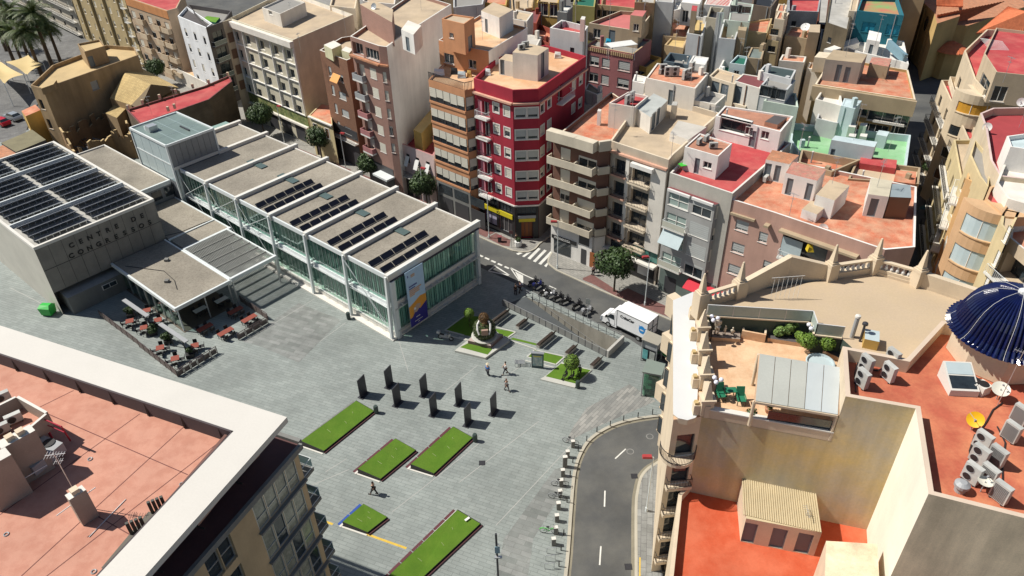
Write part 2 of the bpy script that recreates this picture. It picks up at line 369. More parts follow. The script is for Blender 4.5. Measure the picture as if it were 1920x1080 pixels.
 def balcony(s, e, u0, u1, z, out=1.0, rail='iron', m=None, h=.95, fm=None, th=.16):
  """slab at floor height z with an iron, solid or glass front"""
  p = lambda u, z, o: s._pt(e, u, z, o); mb = MB(); m = m or s.wall
  def sl(a, b, c, d, o0, o1, mm): mb.hexa([p(a, c, o0), p(b, c, o0), p(b, c, o1), p(a, c, o1)], [p(a, d, o0), p(b, d, o0), p(b, d, o1), p(a, d, o1)], mm)
  sl(u0, u1, z-th, z, .003, out, m)
  if rail == 'solid':
   t = .1; sl(u0, u1, z, z+h, out-t, out-.003, fm or m); sl(u0+.003, u0+t, z, z+h, .004, out-t, fm or m); sl(u1-t, u1-.003, z, z+h, .004, out-t, fm or m)
  else:
   r = MB(); rm = iron if rail == 'iron' else steelw
   def rl(a, b, c, d, o0, o1, mm): r.hexa([p(a, c, o0), p(b, c, o0), p(b, c, o1), p(a, c, o1)], [p(a, d, o0), p(b, d, o0), p(b, d, o1), p(a, d, o1)], mm)
   o = out-.06
   for zz in (z+h, z+.1): rl(u0+.03, u1-.03, zz-.035, zz, o, o+.04, rm); rl(u0+.03, u0+.07, zz-.035, zz, .01, o, rm); rl(u1-.07, u1-.03, zz-.035, zz, .01, o, rm)
   if rail == 'glass':
    rl(u0+.05, u1-.05, z+.1, z+h-.04, o+.01, o+.03, fm or shutg)
   else:
    nb = max(2, int((u1-u0)/.22))
    for i in range(nb+1): uu = u0+.04+(u1-u0-.1)*i/nb; rl(uu, uu+.025, z+.1, z+h-.03, o+.005, o+.03, rm)
    for i in range(1, int(out/.22)):
     for uu in (u0+.04, u1-.065): rl(uu, uu+.025, z+.1, z+h-.03, i*.22, i*.22+.025, rm)
  b = mb.build('balcony', s.root)
  if rail != 'solid': r.build('railing', b)
  return b
def pix(pts, z): return [at2(x, y, z) for x, y in pts]
def B(name, label, pts, z, cat='building', **k): return Bld(name, label, cat, pix(pts, z), z, **k)
def hut(b, pts, z, zb=None, wall=None, roof=None, doors=(), name='roof_hut', par=0., walls=None, over=0., wins=(), cope=None):
 """a stair head or shed on the roof of building b: pixel outline of its top at height z"""
 zb = b.z-b.par-.02 if zb is None else zb
 h = Bld(None, None, None, pix(pts, z), z, zb, wall or b.wall, roof or terra, par, .15, cope, walls, parent=b.root, partname=name)
 for e, f0, f1, hh in doors:
  Ld = h.L(e); h.win(e, f0*Ld, f1*Ld, zb+.1, zb+hh, frame=door_m, glass=door_m, mull=0, depth=.12, sill=False, name='door')
 for e, f0, f1, a, c in wins:
  Ld = h.L(e); h.win(e, f0*Ld, f1*Ld, zb+a, zb+c, mull=1)
 h.finish(); return h
mcream = mat('mansion cream render', (.63, .52, .38), .8, .1, .8, 10, .1, streak=.06)
# ---------------------------------------------------------------- setting
asph = mat('asphalt', (.078, .081, .082), .9, .25, .35, 18, .3, col2=(.112, .112, .105), patch=.5, psc=.22)
paver = bricky('plaza stone pavers', (.262, .290, .276), (.222, .25, .238), (.155, .175, .168), 1.1, .36, -23, .022, .7, var=.18)
pave2 = bricky('street pavement slabs', (.30, .29, .265), (.25, .245, .225), (.16, .155, .14), .6, .4, -40, .02, .85, var=.15)
redpv = bricky('red pavement tiles', (.19, .085, .075), (.15, .07, .065), (.12, .07, .06), .4, .4, -40, .012, .85, var=.12)
kerbm = mat('granite kerb', (.40, .375, .31), .85, .12, 1, 14, .2); paint = mat('road paint', (.62, .62, .58), .8, .16, 2, 9, .1)
yelp = mat('yellow road paint', (.62, .42, .06), .8, .2, 2, 9, .1)
ZR = -.12
def fill(loops, z, m, name, kind='structure', edge_m=None, drop=.12):
 """flat sheet with holes and, if edge_m, a kerb face round its rim"""
 bm = bmesh.new(); es = []
 for lp in loops:
  vs = [bm.verts.new((p[0], p[1], z)) for p in lp]; es += [bm.edges.new((vs[i], vs[(i+1) % len(vs)])) for i in range(len(vs))]
 bmesh.ops.triangle_fill(bm, use_beauty=True, edges=es)
 for f in bm.faces:
  if f.normal.z < 0: f.normal_flip()
 me = bpy.data.meshes.new(name); bm.to_mesh(me); bm.free(); me.materials.append(m)
 o = bpy.data.objects.new(name, me); C.objects.link(o); o['kind'] = kind
 return o
def P0(l): return [at2(x, y, 0) for x, y in l]
def u2(deg): return Vector((math.cos(R(deg)), math.sin(R(deg))))
hole = P0([(943, 573), (1136, 669), (1166, 640), (986, 556)])
big = [Vector(p) for p in ((-420, -60), (420, -60), (520, 620), (-520, 620))]
fill([big, hole], ZR, asph, 'road')
def kerb(pts, name='kerb', w=.22, flip=False):
 mb = MB()
 for i in range(len(pts)-1):
  a, b = pts[i], pts[i+1]; d = (b-a).normalized(); n = Vector((-d.y, d.x))*(w if not flip else -w)
  mb.hexa([(*a, ZR+.002), (*b, ZR+.002), (*(b+n), ZR+.002), (*(a+n), ZR+.002)], [(*a, .012+.001*(i % 2)), (*b, .012+.001*(i % 2)), (*(b+n), .012+.001*(i % 2)), (*(a+n), .012+.001*(i % 2))], kerbm)
 o = mb.build(name); o['kind'] = 'structure'; return o
def arc(pts, n=4):
 """smooth open curve through pts (Catmull-Rom)"""
 out = []; P = [2*pts[0]-pts[1]]+pts+[2*pts[-1]-pts[-2]]
 for i in range(1, len(P)-2):
  for k in range(n):
   t = k/n; a, b, c, d = P[i-1], P[i], P[i+1], P[i+2]
   out.append(.5*((2*b)+(c-a)*t+(2*a-5*b+4*c-d)*t*t+(3*b-a-3*c+d)*t**3))
 return out+[pts[-1]]
far0 = at2(895, 499); plaza_n = [far0+u2(140)*90, far0, at2(974, 535), at2(1182, 637), at2(1262, 690), at2(1330, 730)]
curve = arc([at2(1330, 772), at2(1243, 780), at2(1187, 788), at2(1147, 800), at2(1110, 823), at2(1090, 853), at2(1080, 887), at2(1075, 937), at2(1068, 1037), at2(1060, 1130), at2(1050, 1400)])
plaza_pts = plaza_n+curve+[Vector((-140, -20)), Vector((-190, 90))]
fill([plaza_pts, hole], 0, paver, 'plaza')
kerb(plaza_n[:2], flip=True); kerb(curve[2:], flip=True, w=.3)
gut = MB()
def strip(pts, w, z, m, mb, side=1):
 for i in range(len(pts)-1):
  d0 = (pts[i+1]-pts[i]).normalized(); dp = (pts[i]-pts[i-1]).normalized() if i else d0; dn = (pts[i+2]-pts[i+1]).normalized() if i+2 < len(pts) else d0
  n0 = (d0+dp).normalized(); n1 = (d0+dn).normalized(); N0 = Vector((-n0.y, n0.x))*w*side; N1 = Vector((-n1.y, n1.x))*w*side
  mb.poly([(*pts[i], z), (*pts[i+1], z), (*(pts[i+1]+N1), z), (*(pts[i]+N0), z)], m)
gutm = mat('worn gutter', (.22, .20, .15), .9, .2, 1, 12, .2)
strip(curve[2:], .28, ZR+.004, gutm, gut, 1)
isl = arc([at2(1330, 826), at2(1260, 848), at2(1227, 868), at2(1213, 877), at2(1200, 893), at2(1193, 920), at2(1190, 953), at2(1190, 1080), at2(1190, 1400)])
strip(isl, .28, ZR+.004, gutm, gut, -1); struct(gut.build('gutter'))
islp = [p.copy() for p in isl]+[Vector((120, -20)), Vector((120, 30)), Vector((60, 62))]
fill([islp], 0, bricky('island pavement slabs', (.27, .275, .265), (.21, .215, .205), (.12, .12, .12), .8, .5, 80, .02, .8, var=.3), 'pavement'); kerb(isl, flip=False, w=.25)
ka = [at2(889, 440)+u2(140)*110, at2(889, 440), at2(925, 456), at2(961, 470)]+arc([at2(961, 470), at2(985, 473), at2(1003, 467), at2(1012, 457)], 3)[1:]
ka.append(ka[-1]+u2(50)*90)
fill([ka+[ka[-1]+u2(140)*200, ka[0]+u2(50)*60]], 0, pave2, 'pavement'); kerb(ka, w=.2)
kb = [at2(1035, 470)+u2(50)*70]+arc([at2(1035, 470), at2(1026, 491), at2(1043, 507)], 3)+[at2(1120, 542), at2(1190, 572), at2(1261, 602), at2(1400, 664)]
fill([kb+[kb[-1]+u2(50)*60]], 0, pave2, 'pavement'); kerb(kb, w=.2)
mk = MB()
def poly0(pts, m, z=.006, sc=1., ox=0., oy=0., mb=None):
 (mb or mk).poly([(*at2(x/sc+ox, y/sc+oy, z), z) for x, y in pts], m)
for q in ([(55, 455), (110, 415), (235, 470), (150, 515), (60, 470)], [(160, 520), (245, 475), (380, 540), (370, 600), (300, 590)], [(1040, 905), (1120, 860), (1178, 900), (1178, 960)]): poly0(q, redpv, .006, 4.91, 880, 340)
for q in ([(395, 485), (450, 462), (600, 560), (575, 580)], [(575, 580), (650, 540), (905, 660), (905, 712), (740, 650)]): poly0(q, redpv, .01, 3, 960, 360)
for q in ([(1090, 470), (1110, 465), (1150, 495), (1130, 505)],): pass
for i in range(9):      # red tile bands of the pavement behind the congress hall
 a = at2(889, 440)+u2(140)*(3+i*9)+u2(50)*.9; e = u2(140)*6.5; f = u2(50)*2.2
 mk.poly([(*a, .006), (*(a+e), .006), (*(a+e+f), .006), (*(a+f), .006)], redpv)
struct(mk.build('pavement'))
rm = MB(); zz = ZR+.004
def rp(pts, sc=4.91, ox=880, oy=340, m=None): poly0(pts, m or paint, zz, sc, ox, oy, rm)
for q in ([(430, 665), (470, 650), (490, 660), (450, 678)], [(485, 690), (555, 640), (575, 646), (505, 698)], [(535, 708), (635, 612), (657, 622), (560, 720)], [(585, 735), (690, 628), (713, 638), (610, 745)], [(635, 758), (745, 645), (768, 655), (660, 768)], [(688, 778), (718, 748), (724, 765), (708, 790)]): rp(q)
for x, y in ((105, 685), (163, 711), (222, 738), (282, 766), (344, 793)): rp([(x-26, y-4), (x-14, y-14), (x+26, y+4), (x+14, y+14)])
for a, b, w in (((235, 778), (175, 825), 7), ((175, 825), (375, 868), 6), ((375, 868), (235, 778), 6), ((378, 795), (500, 858), 6), ((500, 858), (640, 922), 5), ((735, 962), (800, 992), 5), ((378, 795), (470, 930), 6)):
 A = Vector(a); B_ = Vector(b); d = (B_-A).normalized(); n = Vector((-d.y, d.x))*w; rp([A-n*.8, B_-n*.8, B_+n*.8, A+n*.8])
rp([(420, 830), (495, 868), (497, 955), (478, 945)])
def rd(a, b, w, m=paint, z=zz, mb=rm):
 A = at2(*a, z); B_ = at2(*b, z); d = (B_-A).normalized(); n = Vector((-d.y, d.x))*w/2; mb.poly([(*(A-n), z), (*(B_-n), z), (*(B_+n), z), (*(A+n), z)], m)
for a, b in (((640, 365), (580, 420)), ((523, 600), (520, 690)), ((500, 912), (493, 1018))): rd((960+a[0]/3, 720+a[1]/3), (960+b[0]/3, 720+b[1]/3), .13)
rd((1200, 1045), (1199, 1120), .12, yelp, .008)
struct(rm.build('road_marking'))
ym = MB(); rd((570, 963), (624, 983), .22, yelp, .006, ym); rd((686, 1001), (762, 1028), .22, yelp, .006, ym); struct(ym.build('plaza_marking'))
jl = MB(); jm = mat('pale joint', (.36, .36, .34), .8, .1)
for a, b in (((480, 627), (590, 560)), ((600, 640), (648, 605)), ((833, 735), (895, 685)), ((940, 712), (985, 680)), ((560, 920), (655, 880)), ((735, 960), (780, 925)), ((780, 925), (900, 830)), ((0+20, 540), (140, 600)), ((610, 885), (650, 860)), ((745, 630), (765, 695)), ((860, 905), (1010, 790)), ((930, 985), (1075, 830))): rd(a, b, .07, jm, .004, jl)
struct(jl.build('paving_joint'))
sl_ = MB(); sm1 = bricky('grey green slabs', (.17, .185, .175), (.26, .27, .26), (.15, .16, .15), 1.6, .5, -23, .02, .7, var=.3)
sm2 = bricky('slabs with light and dark bands', (.33, .325, .30), (.19, .195, .185), (.14, .14, .14), 1.2, .34, 50, .02, .7, var=.2)
for q, m in (([(560, 568), (640, 600), (560, 680), (490, 650), (455, 640)], sm1), ([(1100, 765), (1180, 720), (1230, 752), (1120, 800), (1060, 830), (1075, 800)], sm2), ([(945, 1010), (1040, 880), (1072, 870), (1070, 900), (1000, 1010), (990, 1080), (930, 1080)], sm1)): poly0(q, m, .003, 1, 0, 0, sl_)
struct(sl_.build('paving'))
def cover(px, py, r, rnd_=False, z=zz+.003, n=0):
 c = at(px, py, z); mb = MB()
 if rnd_:
  mb.lathe((c.x, c.y, z), [(r, 0), (r, .004)], dconc, 16); mb.lathe((c.x, c.y, z+.004), [(r*.75, 0), (r*.75, .003)], asph, 16)
 else:
  for i in range(5): mb.box((c.x, c.y-.2+i*.1, z), (.5, .05, .01), dsteel)
  mb.box((c.x, c.y, z-.002), (.62, .6, .003), blackp)
 return mb.build('drain_cover' if not rnd_ else 'manhole_cover')
tag(cover(960+775/3, 720+295/3, .38, True), 'round manhole cover in the curved road, further from the pavement corner', 'manhole cover')
tag(cover(960+665/3, 720+380/3, .38, True), 'round manhole cover next to the first white dash of the curved road', 'manhole cover')
tag(cover(960+688/3, 720+518/3, .3), 'square drain grating where the curved road bends along the pavement', 'drain grating')
tag(cover(960+655/3, 720+1028/3, .3), 'square drain grating at the bottom end of the curved road', 'drain grating')
tag(cover(1905-1+0-1018+14+4, 867+1, .25, z=.006), 'small square cover in the paving beside the litter bin and grass ramp', 'drain grating')
# ---------------------------------------------------------------- ramp down to the car park
H4 = [Vector(p) for p in hole]; r_ = MB(); zd = -3.9
a, b, c, d = H4      # near left, near right, far right, far left
r_.poly([(*a, -.02), (*d, -.02), (*c, zd), (*b, zd)], mat('ramp asphalt', (.09, .10, .105), .9, .15)); struct(r_.build('ramp_floor'))
w = MB(); wm = mat('ramp wall concrete', (.36, .34, .29), .9, .16, .6, 9, .25, streak=.25)
w.poly([(*d, 0), (*c, 0), (*c, zd-.3), (*d, -.6)], wm); w.poly([(*a, 0), (*a, -.6), (*b, zd-.3), (*b, 0)], wm); w.poly([(*b, 0), (*b, zd-.3), (*c, zd-.3), (*c, 0)], wm)
tag(w.build('ramp_wall'), 'pale concrete retaining walls lining the sunken car park ramp', 'retaining wall')
w = MB(); dd = (c-b).normalized(); nn = Vector((dd.y, -dd.x))*.3
w.hexa([(*b, .0), (*(b+nn), .0), (*(c+nn), .0), (*c, .0)], [(*b, .95), (*(b+nn), .95), (*(c+nn), .95), (*c, .95)], conc)
tag(w.build('ramp_parapet'), 'low solid concrete parapet closing the deep end of the ramp', 'parapet')
def rail_fence(P, Q, n, h, name, label, panel=None, z0=None, z1=None, th=.05, rails=(1.,)):
 mb = MB(); P = Vector((*P[:2], P[2] if len(P) > 2 else 0)); Q = Vector((*Q[:2], Q[2] if len(Q) > 2 else 0))
 t = thing(name, label, 'railing', P); d = (Q-P)
 for i in range(n+1):
  p = P+d*i/n; q = MB(); q.box((p.x, p.y, p.z), (th, th, h), dsteel, math.atan2(d.y, d.x)); q.build('post', t)
 for k in rails: mb.bar(P+Vector((0, 0, h*k+.02)), Q+Vector((0, 0, h*k+.02)), th, .04, alu)
 mb.build('handrail', t)
 if panel:
  q = MB(); dn = d.normalized()
  for i in range(n):
   p = P+d*i/n+dn*.06; e = P+d*(i+1)/n-dn*.06; q.bar(p+Vector((0, 0, h*.5)), e+Vector((0, 0, h*.5)), .015, h*.8, panel)
  q.build('panel', t)
 return t
meshp = flat('grey infill panel', (.22, .22, .21), .6)
rail_fence(a, b, 16, .95, 'ramp_railing', 'low grey railing with infill panels between the benches and the ramp', meshp)
rail_fence(d, c, 13, 1.0, 'ramp_railing', 'long railing between the parked motorcycles and the ramp')
rail_fence(d.to_3d()+Vector((0, 0, -.05)), (c.x, c.y, zd), 14, .75, 'ramp_handrail', 'sloping handrail following the ramp down along its far wall')
# ---------------------------------------------------------------- distant ground beyond the roofs
# ---------------------------------------------------------------- congress hall
TH = 49.203; KA = u2(TH); KB = u2(TH+90); K0 = Vector((-13.536, 69.129))
def Q(a, b, z=0.): p = K0+KA*a+KB*b; return Vector((p.x, p.y, z))
def Qb(mb, a0, a1, b0, b1, z0, z1, m, mt=None): return mb.hexa([Q(a0, b0, z0), Q(a1, b0, z0), Q(a1, b1, z0), Q(a0, b1, z0)], [Q(a0, b0, z1), Q(a1, b0, z1), Q(a1, b1, z1), Q(a0, b1, z1)], m, mt)
slatg = mat('pale green blind', (.56, .68, .63), .7, .1, 1, 6, 0); slatd = mat('deep green blind', (.22, .33, .30), .7, .1, 1, 6, 0)
gl1 = clear_glass('facade glass', (.84, .96, .92), .06); gl2 = clear_glass('cafe glass', (.80, .92, .90), .06)
ZT = 8.75; BW = 7.36
hall = thing('congress_hall', 'long two-storey green glass hall with white steel frames and gravel roof', 'building', Q(0, 0, 0))
mb = MB(); Qb(mb, .9, 14.2, .9, 55, 0, 8.2, slatd); mb.build('core', hall)
mb = MB(); Qb(mb, -1.0, 14.6, -.1, 55, 0, .16, lconc); Qb(mb, -.3, 14.3, .3, 55, .16, .7, lconc); mb.build('plinth', hall)
zones = [(i*BW, (i+1)*BW) for i in range(7)]
for i, (b0, b1) in enumerate(zones):      # roof panel of each bay, the beams between them
 b0_, b1_ = b0+.55, b1-.1
 mb = MB(); Qb(mb, -.1, 14.2, b0_, b1_, 8.2, 8.52, gravel); mb.build('roof', hall)
 mb = MB(); Qb(mb, -.22, -.02, b0_, b1_, 8.15, 8.72, steelw); mb.build('roof_edge', hall); mb = MB(); Qb(mb, 14.2, 14.4, b0_, b1_, 8.15, 8.68, lconc); mb.build('roof_edge', hall)
for i in range(8):
 b = i*BW+.3; mb = MB()
 if i != 6 and i != 7: Qb(mb, -.45, 15.0, b-.32, b+.26, 8.1, 9.0, lconc); Qb(mb, -.47, 15.02, b-.34, b-.26, 8.9, 9.04, steelw); mb.build('roof_beam', hall)
 elif i == 7: Qb(mb, 6.5, 15.0, b-.32, b+.26, 8.1, 9.0, lconc); mb.build('roof_beam', hall)
 else: Qb(mb, 6.3, 15.0, b-.32, b+.26, 8.1, 9.0, lconc); mb.build('roof_beam', hall)
 mb = MB()
 if i < 7:
  mb.hexa([Q(-.95, b-.16), Q(-.62, b-.16), Q(-.62, b+.16), Q(-.95, b+.16)], [Q(-.62, b-.13, 8.75), Q(-.3, b-.13, 8.75), Q(-.3, b+.13, 8.75), Q(-.62, b+.13, 8.75)], steelw)
  Qb(mb, -.62, -.05, b-.1, b+.1, 4.25, 4.5, steelw); mb.build('column', hall)
for i in range(6):                         # long side: glass bays with blinds behind
 b0, b1 = i*BW+.55, (i+1)*BW+.15
 for z0, z1 in ((.72, 4.15), (4.75, 8.1)):
  mb = MB(); Qb(mb, -.02, .0, b0, b1, z0, z1, gl1); mb.build('glazing', hall)
  n = 9; mb = MB(); st = (b1-b0)/n
  for k in range(n):
   c = b0+st*(k+.5); w = .34; aa = .42
   mb.hexa([Q(aa-.12, c-w, z0), Q(aa-.09, c-w, z0), Q(aa+.21, c+w*.5, z0), Q(aa+.18, c+w*.5, z0)], [Q(aa-.12, c-w, z1), Q(aa-.09, c-w, z1), Q(aa+.21, c+w*.5, z1), Q(aa+.18, c+w*.5, z1)], slatg if rnd.random() > .25 else slatd)
  mb.build('blind', hall)
  mb = MB()
  for k in range(1, n): Qb(mb, -.05, -.022, b0+st*k-.015, b0+st*k+.015, z0, z1, alu)
  Qb(mb, -.055, -.025, b0, b1, z0+.45, z0+.5, alu); mb.build('mullion', hall)
 mb = MB(); Qb(mb, -.12, .3, b0, b1, 4.18, 4.72, steelw); Qb(mb, -.5, -.12, b0, b1, 4.18, 4.26, alu); mb.build('floor_band', hall)
 mb = MB(); Qb(mb, -.5, -.45, b0-.2, b1+.2, 1.2, 1.26, steelw)
 for k in range(5): Qb(mb, -.49, -.46, b0+k*1.6, b0+k*1.6+.04, .16, 1.2, steelw)
 mb.build('guard_rail', hall)
for i in (0, 3, 4, 5):                          # crossed tie rods
 b0, b1 = i*BW+.3, (i+1)*BW+.3
 for (p, q, r, s) in ((b0, .6, b1, 8.4), (b1, 4.4, b0, 8.6) if i else (b1, 8.6, b0, .8), (b0, 4.5, b1, 4.7)):
  mb = MB(); mb.tube(Q(-.72, p, q), Q(-.52, r, s), .035, steelw, 6); mb.build('tie_rod', hall)
for k in range(4): pass
for z0, z1 in ((.75, 4.0), (4.9, 8.0)):
 n = 17; st = 13.6/n
 mb = MB(); Qb(mb, .4, 14.0, .28, .3, z0, z1, gl1); mb.build('glazing', hall)
 mb = MB()
 for k in range(n):
  c = .4+st*(k+.5); Qb(mb, c-st*.42, c+st*.36, .55+.04*(k % 2), .58+.04*(k % 2), z0, z1, slatg if k not in (4, 12) else slatd)
 mb.build('blind', hall); mb = MB()
 for k in range(n+1): Qb(mb, .4+st*k-.02, .4+st*k+.02, .22, .275, z0, z1, frd)
 mb.build('mullion', hall)
mb = MB(); Qb(mb, -.2, 14.3, -.35, .28, 4.15, 4.3, alu); Qb(mb, -.2, 14.3, .1, .27, 4.3, 4.85, lconc)
for k in range(15): Qb(mb, k*.97, k*.97+.05, -.33, .1, 4.31, 4.5, steelw)
mb.build('floor_band', hall)
mb = MB(); Qb(mb, -.2, 14.3, -.42, -.36, 1.15, 1.22, alu)
for k in range(10): Qb(mb, k*1.58, k*1.58+.05, -.41, -.37, .16, 1.15, alu)
mb.build('guard_rail', hall)
mb = MB(); Qb(mb, -.25, 14.6, -.2, .28, 8.05, 8.2, dsteel); mb.build('soffit', hall)
for aa in (13.9,): mb = MB(); Qb(mb, aa, aa+.45, -.3, .15, 0, 8.1, steelw); mb.build('column', hall)
mb = MB(); Qb(mb, -.35, .25, -.3, .25, .0, 8.1, steelw); mb.build('column', hall)
ban = thing('banner', 'tall light blue, orange and navy banner hung on the end of the glass hall', 'banner', Q(3, -.55, .6))
bl_, bo, bn = flat('banner light blue', (.40, .56, .74), .7), flat('banner orange', (.68, .30, .04), .7), flat('banner navy', (.03, .025, .22), .7)
mb = MB(); Z = lambda a, z, o=-.62: Q(a, o, z)
mb.hexa([Z(1.55, .75), Z(4.35, .75), Z(4.35, .75, -.58), Z(1.55, .75, -.58)], [Z(1.55, 8.55), Z(4.35, 8.55), Z(4.35, 8.55, -.58), Z(1.55, 8.55, -.58)], bl_); mb.build('cloth', ban)
mb = MB(); mb.poly([Z(1.55, .75, -.626), Z(4.35, .75, -.626), Z(4.35, 4.3, -.626), Z(3.4, 4.45, -.626), Z(2.4, 4.0, -.626), Z(1.55, 3.7, -.626)], bo)
mb.poly([Z(1.55, .75, -.631), Z(4.35, .75, -.631), Z(4.35, 3.3, -.631), Z(3.3, 2.7, -.631), Z(2.7, 3.0, -.631), Z(2.0, 2.1, -.631), Z(1.55, 2.0, -.631)], bn)
for pts in ([(2.2, 2.6), (2.7, 2.5), (3.3, 3.0), (3.4, 3.4), (2.8, 3.6), (2.3, 3.2)],): mb.poly([Z(a_, z_, -.636) for a_, z_ in pts], flat('banner figure', (.45, .33, .26), .7))
mb.poly([Z(2.25, 3.0, -.64), Z(2.6, 2.9, -.64), Z(2.6, 3.2, -.64), Z(2.3, 3.3, -.64)], whitep)
for a0, a1, z, h, m in ((2.5, 3.3, 1.75, .12, whitep), (2.2, 3.6, 1.25, .1, whitep), (2.7, 3.1, .98, .08, whitep), (1.85, 2.15, 7.7, .3, bn), (2.35, 3.1, 7.75, .16, bo), (2.35, 3.0, 7.55, .12, bo),
      (1.9, 3.3, 6.3, .2, bn), (1.9, 2.9, 6.0, .16, bn), (1.9, 3.9, 5.75, .16, bo), (1.9, 3.5, 5.5, .16, bo), (1.9, 3.6, 5.25, .16, bo), (1.9, 2.8, 5.02, .14, bo)):
 for j in range(max(1, int((a1-a0)/.16))):
  aj = a0+j*.16; mb.poly([Z(aj, z, -.645), Z(min(a1, aj+.12), z, -.645), Z(min(a1, aj+.12), z+h, -.645), Z(aj, z+h, -.645)], m)
mb.build('print', ban)
pv = mat('solar cell', (.008, .009, .016), .3, .2, 3, 6, 0, spec=.4)
def pv_row(a0, a1, b, z, n, root, tilt=.45, w=1.0):
 for k in range(n):
  mb = MB(); u0 = a0+(a1-a0)*k/n+.04; u1 = a0+(a1-a0)*(k+1)/n-.04
  mb.hexa([Q(u0, b, z), Q(u1, b, z), Q(u1, b+w, z+tilt), Q(u0, b+w, z+tilt)], [Q(u0, b, z+.05), Q(u1, b, z+.05), Q(u1, b+w, z+tilt+.05), Q(u0, b+w, z+tilt+.05)], alu, pv)
  for aa in (u0+.1, u1-.15): Qb(mb, aa, aa+.05, b+w-.1, b+w-.05, z-.1, z+tilt, alu)
  mb.build('solar_panel', root)
for i in range(4):
 for bb in (1.15, 3.15): pv_row(-.05, 9.1, i*BW+bb, 8.62, 5 if i < 2 else 6, hall, .42, .62)
for i in range(1, 6):                         # glazed strips crossing the beams
 mb = MB(); Qb(mb, 7.1, 8.2, i*BW-2.0, i*BW+1.7, 8.6, 8.66, flat('greenish skylight', (.085, .125, .12), .3)) if i else None; mb.build('skylight', hall)
twr = thing('stair_tower', 'boxy glass-clad tower with a flat green roof at the end of the hall', 'tower', Q(2.6, 49, 0))
ta0, ta1, tb0, tb1, tz = -1.0, 6.4, 44.3, 54.4, 12.45
clad = mat('pale glass cladding', (.42, .52, .54), .25, .1, .5, 3, 0, spec=.7); cladd = mat('grey glass cladding', (.20, .215, .23), .35, .12, .5, 3, 0)
mb = MB(); Qb(mb, ta0+.05, ta1-.05, tb0+.05, tb1-.05, 0, tz-.2, cladd); mb.build('wall', twr)
mb = MB();
for k in range(4):
 for z0, z1 in ((6.7, 9.35), (9.55, tz-.25)): Qb(mb, ta0, ta0+.04, tb0+.1+k*2.48, tb0+2.5+k*2.48, z0, z1, clad)
mb.build('cladding', twr)
mb = MB()
for k in range(8): Qb(mb, ta0+.1+k*.91, ta0+.96+k*.91, tb0-.02, tb0+.04, 9.1, tz-.25, cladd)
mb.build('cladding', twr)
mb = MB()
for (a_, b_) in ((ta0, tb0), (ta0, tb1), (ta1, tb0), (ta1, tb1)): Qb(mb, a_-.12, a_+.12, b_-.12, b_+.12, 0, tz, steelw)
Qb(mb, ta0-.12, ta0+.1, tb0, tb1, tz-.2, tz+.12, steelw); Qb(mb, ta1-.1, ta1+.12, tb0, tb1, tz-.2, tz+.12, steelw); Qb(mb, ta0+.1, ta1-.1, tb0-.12, tb0+.1, tz-.2, tz+.12, steelw); Qb(mb, ta0+.1, ta1-.1, tb1-.1, tb1+.12, tz-.2, tz+.12, steelw)
Qb(mb, ta0-.05, ta0+.08, tb0, tb1, 9.36, 9.54, steelw); Qb(mb, ta0, ta1, tb0-.1, tb0+.1, 8.6, 9.05, lconc); mb.build('frame', twr)
mb = MB(); Qb(mb, ta0+.1, ta1-.1, tb0+.1, tb1-.1, tz-.25, tz-.08, mat('green glass roof', (.17, .225, .21), .4, .16, .6, 3, 0)); mb.build('roof', twr)
mb = MB()
for k in (1, 2, 3): Qb(mb, ta0+.1+k*1.8, ta0+.14+k*1.8, tb0+.1, tb1-.1, tz-.079, tz-.06, clad)
for k in (1, 2): Qb(mb, ta0+.1, ta1-.1, tb0+k*3.4, tb0+k*3.4+.04, tz-.079, tz-.055, clad)
mb.build('roof_joint', twr)
mb = MB(); Qb(mb, .0, 1.3, 50.5, 51.7, tz-.06, tz+.75, alu); Qb(mb, .0, 1.3, 51.7, 52.1, tz-.06, tz+.5, steelw); mb.build('roof_vent', twr)
mb = MB(); Qb(mb, 3.8, 4.0, 46.5, 49, tz-.05, tz+.12, dsteel); mb.build('roof_slot', twr)
aud = thing('auditorium', 'stone-clad auditorium block with rows of roof solar panels and dark lettering', 'building', Q(-15.7, 50, 0))
stone = mat('stone cladding', (.24, .225, .20), .8, .14, 1.2, 12, .2, streak=.1); stonel = mat('pale stone side', (.50, .48, .42), .8, .1, .6, 10, .15)
A0, A1, B0, B1, ZA = -23.2, -8.2, 36.0, 65.3, 9.9
mb = MB()
mb.poly([Q(A0, B0, ZA), Q(A1, B0, ZA), Q(A1, B0+.3, 3.3), Q(A0, B0+.3, 3.3)][::-1], stone); mb.poly([Q(A0, B0+.3, 3.3), Q(A1, B0+.3, 3.3), Q(A1, B0+3, 3.3), Q(A0+.5, B0+3, 3.3)], stone)
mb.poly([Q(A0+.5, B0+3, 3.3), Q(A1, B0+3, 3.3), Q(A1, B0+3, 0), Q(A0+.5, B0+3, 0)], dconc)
mb.poly([Q(A0, B0, ZA), Q(A0, B0+.3, 3.3), Q(A0, B0+.35, 0), Q(A0, B1, 0), Q(A0, B1, ZA)], stonel); mb.poly([Q(A0, B0+.35, 0), Q(A0, B0+.3, 3.3), Q(A0+.5, B0+3, 3.3), Q(A0+.5, B0+3, 0)], stonel)
mb.poly([Q(A1, B0, ZA), Q(A1, B1, ZA), Q(A1, B1, 0), Q(A1, B0+3, 0), Q(A1, B0+.3, 3.3)], stone); mb.poly([Q(A0, B1, 0), Q(A1, B1, 0), Q(A1, B1, ZA), Q(A0, B1, ZA)], stone)
mb.build('wall', aud)
mb = MB(); Qb(mb, A0+.3, A1-.3, B0+.3, B1-.3, ZA-.45, ZA-.25, conc); mb.build('roof', aud)
